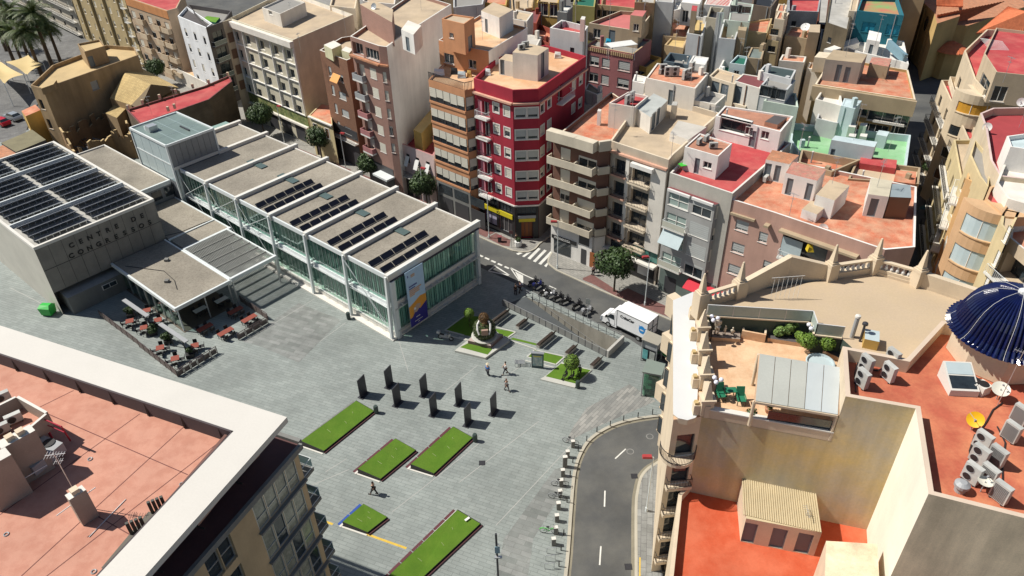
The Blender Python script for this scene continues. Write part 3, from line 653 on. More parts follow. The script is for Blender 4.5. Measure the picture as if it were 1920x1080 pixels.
mb = MB(); Qb(mb, A0-.03, A0+.3, B0-.02, B1, ZA-.25, ZA+.12, lconc); Qb(mb, A1-.3, A1+.05, B0-.02, B1, ZA-.25, ZA+.12, lconc); Qb(mb, A0+.3, A1-.3, B0-.04, B0+.3, ZA-.25, ZA+.12, lconc); Qb(mb, A0+.3, A1-.3, B1-.3, B1, ZA-.25, ZA+.12, lconc); mb.build('coping', aud)
mb = MB()
def slope(a, t, o=-.012): return Q(a, B0+.3*t+o-.012, ZA+(3.3-ZA)*t)
for k in range(1, 10): a_ = A0+k*1.5; mb.hexa([slope(a_, .99), slope(a_+.03, .99), slope(a_+.03, .99, -.0), slope(a_, .99, -.0)], [slope(a_, .02), slope(a_+.03, .02), slope(a_+.03, .02, 0), slope(a_, .02, 0)], blackp)
mb.hexa([slope(A0+.05, .505), slope(A1-.05, .505), slope(A1-.05, .505, 0), slope(A0+.05, .505, 0)], [slope(A0+.05, .495), slope(A1-.05, .495), slope(A1-.05, .495, 0), slope(A0+.05, .495, 0)], blackp); mb.build('cladding_joint', aud)
def text_mesh(s, size, depth=.02, bold=0.):
 cu = bpy.data.curves.new('t', 'FONT'); cu.body = s; cu.size = size; cu.extrude = depth; cu.align_x = 'CENTER'; cu.offset = bold
 o = bpy.data.objects.new('t', cu); C.objects.link(o); dg = bpy.context.evaluated_depsgraph_get(); dg.update()
 me = o.evaluated_get(dg).to_mesh(); vs = [v.co.copy() for v in me.vertices]; fs = [tuple(p.vertices) for p in me.polygons]
 o.evaluated_get(dg).to_mesh_clear(); bpy.data.objects.remove(o); return vs, fs
def text_on(mb, s, size, org, ux, uy, m, depth=.015, bold=0.):
 vs, fs = text_mesh(s, size, depth, bold); ux = Vector(ux).normalized(); uy = Vector(uy).normalized(); n = ux.cross(uy)
 mb.raw([Vector(org)+ux*v.x+uy*v.y+n*v.z for v in vs], fs, m); return mb
mb = MB(); U = Vector((*KA, 0)); dn_ = (slope(-15, 0)-slope(-15, 1)).normalized()
for k, ch in enumerate('CENTRE DE'):
 if ch != ' ': text_on(mb, ch, .88, slope(-19.3+k*1.13, .27, -.03), U, dn_, mat('lettering', (.03,.03,.028)), .02, .03)
for k, ch in enumerate('CONGRESSOS'):
 text_on(mb, ch, .88, slope(-19.75+k*1.13, .47, -.03), U, dn_, mat('lettering', (.03,.03,.028)), .02, .03)
mb.build('lettering', aud)
for k in range(4):                       # four fields of four panel rows, split by a walkway
 bb = B0+.35+k*7.3
 if k: mb = MB(); Qb(mb, A0+.3, A1-.3, bb-.12, bb+.12, ZA-.25, ZA+.2, steelw); mb.build('roof_rib', aud)
 for j in range(4):
  for a0, a1, n in ((A0+.75, -16.0, 4), (-15.45, A1-.5, 4)):
   mb = MB(); b_ = bb+.55+j*1.68
   mb.hexa([Q(a0, b_, ZA+.35), Q(a1, b_, ZA+.35), Q(a1, b_+1.25, ZA-.12), Q(a0, b_+1.25, ZA-.12)], [Q(a0, b_, ZA+.4), Q(a1, b_, ZA+.4), Q(a1, b_+1.25, ZA-.07), Q(a0, b_+1.25, ZA-.07)], alu, alu if False else pv)
   for q in range(n*2): Qb(mb, a0+.3+q*(a1-a0)/(2*n), a0+.36+q*(a1-a0)/(2*n), b_+.02, b_+.08, ZA-.25, ZA+.34, alu)
   Qb(mb, a0-.02, a1+.02, b_-.05, b_-.0, ZA+.33, ZA+.42, alu); Qb(mb, a0, a1, b_+1.02, b_+1.12, ZA-.2, ZA-.1, alu)
   mb.build('solar_panel', aud)
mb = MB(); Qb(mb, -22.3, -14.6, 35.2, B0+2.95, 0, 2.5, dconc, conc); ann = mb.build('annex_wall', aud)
mb = MB(); Qb(mb, -18.2, -16.3, 35.12, 35.17, 1.4, 2.1, frw); Qb(mb, -18.1, -17.3, 35.09, 35.13, 1.48, 2.02, winglass); Qb(mb, -17.2, -16.4, 35.09, 35.13, 1.48, 2.02, winglass); mb.build('window', aud)
wing = thing('gravel_wing', 'low gravel-roofed wing between the auditorium and the glass tower', 'building', Q(-4.5, 56, 0))
mb = MB(); Qb(mb, -8.1, -1.15, 46.2, 66, 0, 6.3, cladd); mb.build('wall', wing)
mb = MB(); Qb(mb, -7.9, -1.3, 46.4, 65.8, 6.3, 6.5, gravel); mb.build('roof', wing)
mb = MB(); Qb(mb, -8.1, -7.9, 46.2, 66, 6.3, 6.7, lconc); Qb(mb, -7.9, -1.15, 65.8, 66, 6.3, 6.7, lconc); Qb(mb, -7.9, -1.15, 46.1, 46.4, 6.1, 6.7, steelw); Qb(mb, -1.35, -1.15, 46.4, 65.8, 6.3, 6.7, lconc); mb.build('coping', wing)
for aa in (-6.5, -4.3, -2.4): mb = MB(); Qb(mb, aa, aa+1.4, 46.12, 46.18, 4.4, 5.8, winglass); mb.build('window', wing)
link = thing('link_roof', 'low flat gravel roof between the auditorium and the hall, half in shade', 'building', Q(-4.5, 40, 0))
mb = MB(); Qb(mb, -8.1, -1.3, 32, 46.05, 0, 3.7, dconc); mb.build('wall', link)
mb = MB(); Qb(mb, -8.0, -1.4, 31.9, 35.4, 3.7, 3.85, gravel); Qb(mb, -8.0, -1.4, 35.6, 46.0, 3.7, 3.85, gravel); mb.build('roof', link)
mb = MB(); Qb(mb, -8.2, -1.2, 35.4, 35.6, 3.7, 4.0, steelw); Qb(mb, -8.3, -1.2, 31.5, 31.9, 3.6, 4.05, steelw); Qb(mb, -1.4, -1.2, 31.9, 46, 3.7, 3.98, steelw); mb.build('coping', link)
mb = MB(); mb.path([Q(-7.9, 37, 3.88), Q(-6, 36.2, 3.88), Q(-3, 36.0, 3.9), Q(-1.6, 35.8, 3.9)], .04, blackp); mb.build('cable', link)
cafe = thing('cafe_pavilion', 'glass-walled cafe pavilion with overhanging gravel roof beside the terrace', 'building', Q(-12, 28, 0))
mb = MB(); Qb(mb, -15.7, -8.6, 20.7, 36, 3.65, 3.9, gravel); mb.build('roof', cafe)
mb = MB(); Qb(mb, -15.95, -15.7, 20.5, 36, 3.55, 4.0, steelw); Qb(mb, -15.7, -8.5, 20.5, 20.75, 3.55, 4.0, steelw); Qb(mb, -8.6, -8.4, 20.75, 36, 3.55, 4.0, steelw); Qb(mb, -15.7, -8.6, 20.75, 36, 3.5, 3.645, dconc); mb.build('roof_edge', cafe)
mb = MB(); Qb(mb, -15.4, -15.36, 21.5, 35.9, .1, 3.5, gl2); mb.build('glazing', cafe)
mb = MB(); Qb(mb, -12.5, -8.6, 27.2, 27.3, .0, 3.5, lconc); Qb(mb, -15.2, -12.6, 27.25, 27.29, .1, 3.5, gl2); mb.build('partition', cafe)
mb = MB(); Qb(mb, -15.6, -8.5, 20.9, 36, .002, .03, mat('cafe timber floor', (.10, .08, .06), .7)); mb.build('floor', cafe)
for k in range(8): mb = MB(); Qb(mb, -15.5, -15.35, 21.2+k*2.05, 21.3+k*2.05, 0, 3.5, steelw if k == 0 else alu); mb.build('post', cafe)
for aa in (-12, -8.7): mb = MB(); Qb(mb, aa, aa+.12, 21, 21.12, 0, 3.5, alu); mb.build('post', cafe)
mb = MB();
for k, (x, y) in enumerate(((-11, 31), (-13.5, 26.5))): mb.box(Q(x, y, 3.92), (.5, .5, .3), dconc)
mb.path([Q(-15, 34, 3.95), Q(-13.5, 31, 3.95), Q(-12.5, 29, 3.95), Q(-12.8, 26, 3.95), Q(-13.6, 24, 3.95)], .04, blackp); mb.build('roof_vent', cafe)
lslat = mat('grey slat', (.22, .225, .21), .7)
perg = thing('slatted_pergola', 'steel pergola of thin parallel slats between the cafe and the glass hall', 'pergola', Q(-5, 26, 0))
mb = MB(); Qb(mb, -8.4, -1.7, 20.4, 20.75, 3.7, 4.2, steelw); Qb(mb, -1.9, -1.7, 20.75, 31.5, 3.7, 4.1, steelw); Qb(mb, -8.4, -8.2, 20.75, 31.5, 3.7, 4.1, steelw)
for k in range(1, 6): Qb(mb, -8.2, -1.9, 20.6+k*1.8, 20.72+k*1.8, 3.7, 4.14, lslat)
mb.build('frame', perg)
mb = MB()
for k in range(31): Qb(mb, -8.1+k*.2, -8.1+k*.2+.085, 20.76, 31.4, 3.98, 4.06, lslat)
mb.build('slats', perg)
for (x, y) in ((-2, 20.5), (-8.3, 20.5), (-2, 31)): mb = MB(); Qb(mb, x, x+.15, y, y+.15, 0, 3.7, alu); mb.build('post', perg)
# ---------------------------------------------------------------- helpers that read façade positions
def ray(px, py): return _fw*FPX + CR*(px-960) - CU*(py-540)
def uz(b, e, px, py):
 """where the ray through a pixel meets the façade plane of edge e: (metres along it, height)"""
 A, B_ = edge(b.P, e); d = (B_-A).normalized(); n = Vector((d.y, -d.x)); r = ray(px, py)
 t = A.dot(n)/Vector((r.x, r.y)).dot(n); p = Vector((r.x*t, r.y*t)); return (p-A).dot(d), CAMH+r.z*t
def zh(base, zf, ty): p = at(base[0], base[1], zf); return top_z(p.x, p.y, ty)
def gp(b, e, tops, bottom, n, w, h, sh=None, skip=(), **k):
 """n rows of windows: tops = pixel centres of the upper row, bottom = centre of the lowest one under the first"""
 us = [uz(b, e, *t)[0] for t in tops]; z1 = uz(b, e, *tops[0])[1]
 z0 = uz(b, e, *bottom)[1] if bottom else z1; out = []
 for r in range(n):
  zc = z1+(z0-z1)*(r/(n-1) if n > 1 else 0)
  for c, u in enumerate(us):
   if (c, r) in skip: continue
   ww = w[c] if isinstance(w, (list, tuple)) else w
   kk = dict(k)
   if kk.get('shutter'): kk['sh'] = sh if sh is not None else rnd.choice([.2, .35, .6, .85, 1, 1])
   b.win(e, max(.05, u-ww/2), min(b.L(e)-.05, u+ww/2), zc-h/2, zc+h/2, **kk); out.append((u-ww/2, u+ww/2, zc-h/2, zc+h/2))
 return out
def band(b, e, z0, z1, out, m, name='cornice', u0=-.0, u1=None): return b.slab(e, u0, b.L(e) if u1 is None else u1, z0, z1, .003, out, m, name)
ROW = 'apartment buildings along the main street'
# ================================================================= row across the main street
# --- hotel-like cream block
b = B('apartment_building', 'cream five-storey block with deep-set square windows in vertical white ribs and big blank party wall', [(417, 41), (434, 36), (549, 75), (662, 27), (560, -10), (500, 0)], 18.7, wall=wallm('ivory render', (.60, .55, .42)), roof=sandroof, par=.7, walls={2: cream, 3: wallm('party wall cream', (.86, .82, .74)), 0: beige})
cg = wallm('greyed cream', (.50, .47, .38))
W4 = gp(b, 1, [(443.5, 67.6), (465, 77), (491, 86), (517, 95), (541, 104)], (465.5, 165), 4, 1.6, 1.55, frame=frw, depth=.3, mull=0)
b.finish()
for k in range(6):
 us = [w[0] for w in W4[:5]]; u = us[k]-.35 if k < 5 else b.L(1)-.15; b.slab(1, max(.02, u), max(.02, u)+.14, 5.6, 17.4, .003, .32, white, 'rib')
for r in range(5): z = 5.6+r*2.95; b.slab(1, .2, b.L(1)-.3, z, z+.12, .33-.28, .27, white, 'sill_band')
b.slab(1, -.3, b.L(1)+.05, 17.5, 18.5, .003, .75, offw, 'cornice'); b.slab(1, 0, b.L(1), 3.6, 5.5, .003, .06, mat('leafy green mural', (.10, .17, .04), .9, .5, 1.5, 4, 0, col2=(.25, .25, .10), patch=.6, psc=1.5), 'mural')
b.slab(1, 0, b.L(1), 3.3, 3.6, .003, .5, offw, 'ledge')
for k in range(4): b.slab(1, 1.5+k*4.3, 4.4+k*4.3, .2, 2.9, .003, .05, frd, 'shutter_door')
for r in range(4): b.slab(0, .4, b.L(0)-.4, 6.2+r*2.9, 7.9+r*2.9, .003, .06, shutb, 'window_shutter')
hut(b, [(491, 14), (525, 26), (572, 4), (540, -8)], zh((525+6, 52), 18.0, 26), wall=offw, roof=greyroof, par=.3, wins=[(0, .35, .55, 1.6, 2.3)])
b.root['group'] = ROW
# --- small yellowish house with red roof
b = B('low_house', 'small two-storey yellowish house with red flat roof squeezed between tall blocks', [(579, 216), (623, 234), (620, 196), (602, 193)], zh((577, 290), 0, 216), wall=wallm('straw yellow render', (.60, .50, .28)), roof=terra, par=.1, cat='house')
gp(b, 0, [(592, 241), (614, 249)], None, 1, .9, 1.7, shutter=shutb, sh=1, trim=white); b.win(0, .5, 1.6, .1, 2.4, mull=0, frame=frd, name='door'); b.finish(); b.slab(0, 0, b.L(0), b.z-.25, b.z-.05, .003, .3, white, 'cornice')
# --- brown brick
zB = zh((650, 318), 0, 113)
b = B('apartment_building', 'brown brick block with an orange canvas awning under its roof edge', [(599, 94), (650, 113), (664, 107), (668, 66), (640, 70)], zB, wall=brownb, roof=sandroof, par=.7, cope=lconc)
gp(b, 0, [(619, 134)], (636.6, 236.6), 4, .75, 1.6, shutter=shutg); gp(b, 0, [(637, 146)], (654, 245.5), 4, 1.9, 1.2, shutter=shutg)
b.finish(); b.root['group'] = ROW
hut(b, [(607, 84), (622, 92), (640, 84), (626, 76)], b.z+1.2, wall=wallm('pale yellow render', (.60, .58, .38)), roof=offw); hut(b, [(640, 94), (655, 99), (662, 92), (648, 87)], b.z+.9, wall=wallm('pale yellow render', (.60, .58, .38)), roof=offw)
u, z = uz(b, 0, 632, 143); mb = MB(); mb.hexa([b._pt(0, u-.9, z+.35, .05), b._pt(0, u+1.1, z+.35, .05), b._pt(0, u+1.1, z-.7, .95), b._pt(0, u-.9, z-.7, .95)], [b._pt(0, u-.9, z+.4, .05), b._pt(0, u+1.1, z+.4, .05), b._pt(0, u+1.1, z-.65, .95), b._pt(0, u-.9, z-.65, .95)], orangec); mb.build('awning', b.root)
b.balcony(0, .4, b.L(0)-.1, 4.6, .8, 'iron', lconc); b.slab(0, .3, b.L(0)-.2, 5.0, 6.6, .003, .05, frd, 'shopfront'); b.slab(0, .3, b.L(0)-.2, .1, 3.9, .003, .05, frd, 'shopfront')
# --- pinkish brown with balconies and blank white party wall
pkb = bricky('pinkish brown brick', (.30, .17, .135), (.33, .19, .15), (.28, .17, .14), .3, .08, 0, .006, vertical=True, var=.1)
pwall = wallm('blank party wall', (.86, .83, .78), streak=.10, var=.08)
b = B('apartment_building', 'pinkish brick block with tiled eave and a huge blank off-white party wall', [(656, 68), (710, 86), (725, 88), (752, 68), (846, 8), (775, -14)], zh((748, 372), 0, 88), wall=pkb, roof=sandroof, par=.5, walls={2: pwall, 3: pwall}, cope=lconc)
Z1 = gp(b, 0, [(700, 138)], (718, 277), 5, 1.45, 1.5, shutter=shut, sh=.95, depth=.12); gp(b, 1, [(721, 145)], (738, 278), 5, .7, 1.5, shutter=shut)
gp(b, 0, [(677, 133)], (693, 268), 5, 1.9, 2.1, shutter=shut, frame=frw, name='balcony_door', depth=.6)
b.win(0, b.L(0)*.52, b.L(0)*.97, b.z-2.3, b.z-.8, mull=3, depth=.25); b.win(0, b.L(0)*.05, b.L(0)*.42, b.z-2.4, b.z-.6, mull=2, depth=.7)
b.finish(); b.root['group'] = ROW
for r in range(5):
 z = Z1[0][2]+(Z1[4][2]-Z1[0][2])*r/4-.75; uu = uz(b, 0, 677, 133)[0]; b.balcony(0, uu-1.35, uu+1.05, z, .75, 'solid', white, .8, fm=[greyp, greyp, mauve, mauve, mauve][r], th=.25)
b.slab(0, -.1, b.L(0), b.z-2.75, b.z-2.5, .003, .55, clayt, 'eave'); b.slab(1, 0, b.L(1), b.z-2.75, b.z-2.5, .003, .35, clayt, 'eave')
hut(b, [(752, 55), (775, 65), (790, 48), (765, 38)], b.z+2.2, wall=white, roof=offw, doors=[(0, .3, .6, 2)]); hut(b, [(675, 8), (735, 42), (737, 18), (700, 0)], b.z+2.8, wall=pkb, roof=sandroof)
b.slab(0, .2, b.L(0)-.2, .1, 4.6, .003, .06, frd, 'shopfront'); b.slab(0, b.L(0)-3.5, b.L(0), 3.2, 3.5, .06, 1.6, steelw, 'canopy')
# --- pale pink low building
b = B('low_house', 'low pale pink building with dark red roof terrace and white window awnings', [(749, 268), (812, 292), (830, 262), (768, 238)], zh((758, 362), 0, 268), wall=palepink, roof=redroof, par=.9, cope=mauve, cat='house')
W3 = gp(b, 0, [(765, 297), (783, 304), (803, 313)], None, 1, .8, 1.5, frame=frd, mull=0)
b.finish()
for i, w in enumerate(W3):
 mb = MB(); o = .05; mb.hexa([b._pt(0, w[0], w[3]-.4, o), b._pt(0, w[1], w[3]-.4, o), b._pt(0, w[1], w[2]-.3, .7), b._pt(0, w[0], w[2]-.3, .7)], [b._pt(0, w[0], w[3]-.35, o), b._pt(0, w[1], w[3]-.35, o), b._pt(0, w[1], w[2]-.26, .7), b._pt(0, w[0], w[2]-.26, .7)], whitep); mb.build('awning', b.root)
b.balcony(0, .3, b.L(0)-1, 3.6, .8, 'iron', lconc)
for k in range(3): b.slab(0, .5+k*1.9, 1.9+k*1.9, .1, 2.8, .003, .05, frd, 'shop_door')
hut(b, [(775, 243), (790, 250), (815, 222), (808, 205)], b.z+2.2, wall=yellow, roof=yellroof)
# --- orange with window bands
zO = 20.3
b = B('apartment_building', 'orange block with continuous bands of shuttered windows and a cluttered roof terrace', [(803, 149), (871, 170), (888, 166), (992, 80), (900, 45)], zO, wall=orangew, roof=orroof, par=.25, walls={2: pwall, 4: pwall})
Lf = b.L(0); zt_ = uz(b, 0, 838, 184)[1]; zb_ = uz(b, 0, 850, 333)[1]
for r in range(5):
 z = zt_+(zb_-zt_)*r/4
 for k in range(5): b.win(0, .1+k*(Lf-.2)/5, .1+(k+1)*(Lf-.2)/5-.06, z-1.0, z+.85, shutter=shut, sh=rnd.choice([.6, .7, .75]), frame=frd, depth=.06, mull=0, sill=False)
 b.win(1, .1, b.L(1)-.1, z-1.0, z+.85, shutter=shut, sh=.65, frame=frd, depth=.06, mull=1, sill=False)
b.finish(); b.root['group'] = ROW
for r in range(5):
 z = zt_+(zb_-zt_)*r/4; mb = MB()
 for e in (0, 1):
  L_ = b.L(e)
  for k in range(int(L_/.3)): q = b.slab(e, .1+k*.3, .14+k*.3, z-1.0, z-.1, .02, .05, iron, '', build=False); mb.raw(q.v, q.f, iron)
  q = b.slab(e, .05, L_-.05, z-.12, z-.06, .02, .06, iron, '', build=False); mb.raw(q.v, q.f, iron)
 mb.build('railing', b.root)
 b.slab(0, -.05, Lf, z-1.35, z-1.05, .003, .12, orangew, 'ledge')
mb = MB()
for e in (0, 1):
 L_ = b.L(e)
 for k in range(int(L_/.2)): q = b.slab(e, .05+k*.2, .12+k*.2, zO, zO+1.0, -.08, -.04, iron, '', build=False); mb.raw(q.v, q.f, iron)
 q = b.slab(e, 0, L_, zO+1, zO+1.06, -.1, -.02, iron, '', build=False); mb.raw(q.v, q.f, iron)
mb.build('railing', b.root)
hut(b, [(822, 75), (856, 84), (916, 96), (989, 52), (900, 28)], 23.5, wall=orangew, roof=orroof, par=.4, cope=lconc, walls={2: pwall}, name='penthouse', wins=[(0, .25, .8, .5, 1.9), (1, .35, .6, .6, 1.8)])
hut(b, [(828, 35), (870, 45), (889, 32), (847, 26)], 27.2, 23.1, wall=orangew, roof=sandroof, par=.2, wins=[(0, .3, .5, 1.8, 2.5)], doors=[(1, .3, .7, 2.1)])
hut(b, [(902, 20), (936, 33), (962, 18), (925, 4)], 26, 23.1, wall=white, roof=sandroof, doors=[(0, .2, .35, 2)])
b.slab(0, 0, b.L(0), 0, 5.2, .003, .1, dconc, 'shopfront')
for k in range(3): b.slab(0, .4+k*3.2, 3.1+k*3.2, .2, 2.9, .1, .16, frd, 'shop_window'); b.slab(0, .4+k*3.2, 3.1+k*3.2, 3.5, 4.9, .1, .16, winglass, 'shop_window')
# --- crimson corner block
zR = 21.8
b = B('apartment_building', 'crimson corner block with white-framed windows and a yellow shop sign at street level', [(888, 147), (961, 169), (1010, 167), (1099, 105), (1022, 84), (930, 108)], zR, wall=redw, roof=orroof, par=.75)
trim = dict(trim=frw, frame=frw, depth=.15, mull=0, trw=.14)
gp(b, 0, [(930, 202), (950, 209)], (939, 354), 5, .95, 1.25, shutter=shut, sh=None, **trim)
gp(b, 1, [(976, 212), (999, 211)], (978, 367), 5, 1.35, 1.3, shutter=shutg, sh=.7, **trim)
gp(b, 2, [(1017, 202), (1030, 193)], (1015.5, 360), 5, .95, 1.25, shutter=shut, **trim); gp(b, 2, [(1076, 159), (1089, 149)], (1072, 205), 2, .95, 1.25, shutter=shut, **trim)
Wd = gp(b, 0, [(911, 205)], (913, 352), 5, 1.25, 2.1, frame=frw, name='balcony_door', depth=.5)
Wc = gp(b, 2, [(1050, 175)], None, 1, 1.3, 2.2, frame=frw, name='balcony_door', depth=.5)
Lf = b.L(0)
b.win(0, .7, Lf*.5, 3.9, 5.1, mull=3, frame=frd, sill=False); b.win(0, Lf*.55, Lf-.5, 3.9, 5.1, mull=3, frame=frd, sill=False); b.win(1, .3, b.L(1)-.3, 3.9, 5.1, mull=3, frame=frd, sill=False)
shopw = flat('lit shop window film', (.42, .40, .52), .6); yels = flat('yellow shop sign', (.62, .52, .02), .5); oranged = flat('orange shop wood', (.30, .10, .03), .6)
b.win(0, .9, Lf*.48, .7, 2.8, glass=shopw, mull=1, frame=frd, depth=.2, sill=False, name='shop_window'); b.win(0, Lf*.56, Lf-.6, .5, 2.8, glass=frd, mull=2, frame=alu, depth=.2, sill=False, name='shop_window'); b.win(1, .8, b.L(1)-.8, .05, 2.7, glass=oranged, mull=2, frame=frd, depth=.5, sill=False, name='shop_door')
b.walls = {}; b.finish(); b.root['group'] = ROW
for e in (0, 1, 2): b.slab(e, 0 if e else -.02, b.L(e), 19.9, 20.15, .003, .4, wallm('salmon ledge', (.62, .36, .26)), 'cornice'); b.slab(e, 0, b.L(e), 5.2, 5.4, .003, .12, frw, 'string_course')
for e in (0, 1, 2):
 ops = b.ops.get(e, []); mb = MB(); A_, B__ = edge(b.P, e); d = (B__-A_).normalized(); n = Vector((d.y, -d.x))*b.sg*.05
 wallgrid(mb, A_+n, B__+n, b.sg, 0, 5.2, [o for o in ops if o[3] < 5.3], blackp if e < 2 else dconc, .2); mb.build('shopfront', b.root)
b.slab(0, .5, Lf-.4, 3.05, 3.75, .06, .2, yels, 'sign'); b.slab(1, .5, b.L(1)-.5, 2.85, 3.35, .06, .22, yels, 'sign'); b.slab(1, .4, b.L(1)-.4, 3.4, 3.8, .06, .24, greyp, 'sign')
def sign_text(b, e, s, u, z, size, out, m, name='lettering'):
 A_, B__ = edge(b.P, e); d = (B__-A_).normalized()*b.sg; dd = Vector((d.x, d.y, 0)); mb = MB(); text_on(mb, s, size, b._pt(e, u, z, out), dd, (0, 0, 1), m, .01); return mb.build(name, b.root)
sign_text(b, 0, 'ICI', Lf*.55, 3.17, .5, .22, blackp)
for r in range(5):
 u0, u1, z0, z1 = Wd[r]; b.balcony(0, u0-.75, u1+.15, z0, .8, 'iron' if r in (1, 2) else 'steel', white, .9, th=.22)
 b.slab(0, u0-.75, u0-.05, z0+.1, z1, .003, .03, wallm('rose render', (.55, .20, .24)), 'niche')
b.balcony(2, Wc[0][0]-.3, Wc[0][1]+2.2, Wc[0][2], .9, 'steel', white)
zf = zR-.75
hut(b, [(961, 98), (1008, 104), (1029, 90), (980, 79)], zh((1008, 153), zf, 104), wall=offw, roof=sandroof, doors=[(1, .3, .6, 3.4)])
hut(b, [(935, 112), (961, 116), (975, 104), (948, 101)], zh((945, 141), zf, 113), wall=offw, roof=sandroof, doors=[(0, .1, .4, 2.1)])
# ================================================================= central block, street front
b = B('apartment_building', 'cream and brown corner block with solid balcony bands and terracotta roof', [(1038, 258), (1085, 271), (1121, 282), (1143, 279), (1208, 215), (1146, 172)], 16.8, wall=shutb and wallm('brown wall', (.17, .085, .06)), roof=terra, par=.55, cope=cream)
gp(b, 0, [(1060, 291)], (1058, 406), 4, 1.5, 1.9, shutter=shut, sh=None, depth=.2); gp(b, 1, [(1100, 305)], (1096, 422), 4, 3.0, 1.4, shutter=shut, mull=1, depth=.15)
b.win(0, .4, b.L(0)-.1, .1, 0.2, mull=0) if False else None
b.finish(); b.root['group'] = ROW
zz0 = uz(b, 0, 1060, 291)[1]; zz3 = uz(b, 0, 1058, 406)[1]; crb = wallm('cream balcony', (.60, .535, .42))
for r in range(5):
 z = (zz0+(zz3-zz0)*(r-1)/3)-1.05
 for e, o in ((0, 1.1), (1, 1.1), (2, .45)):
  if r == 0: b.slab(e, 0 if e else -.4, b.L(e), z, z+1.3, .003, o, crb, 'cornice_band')
  else: b.balcony(e, 0 if e else -.3, b.L(e)-(.003 if e < 2 else 0), z, o, 'solid', crb, .85)
b.slab(5, 0, b.L(5), 4.8, 16.2, .003, .02, crb, 'side_wall')
b.slab(0, 0, b.L(0), 0, 4.6, .003, .35, white, 'ground_floor'); b.slab(1, 0, b.L(1), 0, 4.6, .003, .35, white, 'ground_floor'); b.slab(2, 0, b.L(2), 0, 4.6, .003, .3, offw, 'ground_floor')
b.slab(1, .8, b.L(1)-.4, 3.1, 4.4, .35, .4, frd, 'shop_window'); b.slab(0, .5, b.L(0)-.5, .3, 2.4, .35, .4, winglass, 'shop_window'); b.slab(0, .2, b.L(0)+.4, 2.5, 3.0, .35, .5, blackp, 'sign'); sign_text(b, 0, 'PRODECOZA', b.L(0)*.52, 2.6, .42, .51, whitep)
b.slab(1, 1.2, 2.0, .1, 2.4, .35, .4, frd, 'door')
b.slab(1, 2.6, 3.4, .1, 2.4, .35, .4, oranged, 'door')
rfz = 16.25
hut(b, [(1142, 193), (1191, 201), (1216, 180), (1178, 172)], zh((1145, 241), rfz, 195), wall=offw, roof=redroof, par=.35)
hut(b, [(1120, 208), (1126, 209), (1128, 205), (1122, 204)], zh((1122, 235), rfz, 208), wall=white, roof=lconc, name='chimney')
b = B('apartment_building', 'beige stone-fronted block with four pairs of dark windows behind iron balconies', [(1144, 264), (1254, 300), (1262, 290), (1350, 212), (1210, 172)], 17.6, wall=wallm('stone beige', (.53, .45, .35)), roof=sandroof, par=.7, cope=cream)
WA = gp(b, 0, [(1163, 314)], (1154, 431), 4, 1.6, 2.0, frame=frd, depth=.5, glass=winglass); WB = gp(b, 0, [(1202, 330)], (1189, 450), 4, 2.5, 2.0, frame=frd, depth=.6, shutter=shutg, sh=.15)
b.win(0, 1.0, 3.2, 3.0, 4.6, frame=frd); b.win(0, 4.4, 8.2, 3.0, 4.7, glass=greenglass, frame=frd, mull=2)
b.finish(); b.root['group'] = ROW
for w in WA+WB: b.balcony(0, w[0]-.25, w[1]+.25, w[2]+.02, .5 if w in WA else .75, 'iron', wallm('salmon ledge', (.62, .36, .26)) if w in WA else cream, .85, th=.2)
b.slab(0, 0, b.L(0), 16.3, 16.55, .003, .35, wallm('salmon ledge', (.62, .36, .26)), 'cornice'); b.slab(0, 3.6, b.L(0)-1.6, 15.6, 16.1, .003, .8, white, 'cornice_hood')
b.slab(0, b.L(0)-2.0, b.L(0)-.0, 4.8, 16.2, .003, .25, offw, 'pilaster'); b.slab(0, WB[0][1]+.3, WB[0][1]+.7, 4.8, 16.2, .003, .2, offw, 'pilaster'); b.slab(0, WB[0][0]-.9, WB[0][0]-.4, 4.8, 16.2, .003, .2, offw, 'pilaster')
b.slab(0, .3, b.L(0)-.3, 0.1, 2.7, .003, .06, blackp, 'shopfront'); b.slab(0, .0, b.L(0), 2.72, 3.0, .003, .9, lconc, 'canopy'); b.slab(0, 5.5, 7.0, .8, 2.0, .06, .1, whitep, 'poster')
f_ = 16.9
hut(b, [(1192, 202), (1220, 220), (1252, 188), (1226, 175)], zh((1217, 246), f_, 215), wall=offw, roof=mat('pale grey roof', (.42, .44, .42), .9), doors=[(1, .1, .3, 2.3), (1, .38, .55, 2.3)])
hut(b, [(1259, 197), (1269, 198), (1271, 191), (1262, 190)], zh((1266, 223), f_, 197), wall=cream, roof=conc, name='chimney')
hut(b, [(1256, 250), (1291, 262), (1325, 238), (1272, 226)], f_+1.0, wall=offw, roof=mat('ribbed light roof', (.50, .47, .42), .8), name='skylight_box')
b = B('apartment_building', 'grey block with a projecting bay of large windows and a red-painted roof', [(1256, 324), (1374, 363), (1484, 268), (1350, 225)], 16.4, wall=wallm('grey render', (.36, .36, .35)), roof=redroof, par=.5, cope=lconc, walls={0: wallm('greige render', (.45, .43, .38))})
b.finish(); b.root['group'] = ROW
b.bay = Bld(None, None, None, pix([(1251, 352), (1341, 384), (1360, 377), (1272, 345)], 14.7), 14.7, 4.2, grey, maroon, 0, parent=b.root, partname='bay')
by = b.bay; Lb = by.L(0)
WL = gp(by, 0, [(1272, 377)], (1256, 488), 4, Lb*.43, 1.75, shutter=None, glass=curtain, mull=1, hm=.5, depth=.15, frame=frw); WR_ = gp(by, 0, [(1316, 393)], (1296, 506), 4, Lb*.40, 1.75, shutter=shutg, sh=None, depth=.12, mull=1)
gp(by, 1, [(1340+8, 396)], (1325, 517), 4, 1.0, 1.6, shutter=shut, frame=frd, depth=.1)
by.finish()
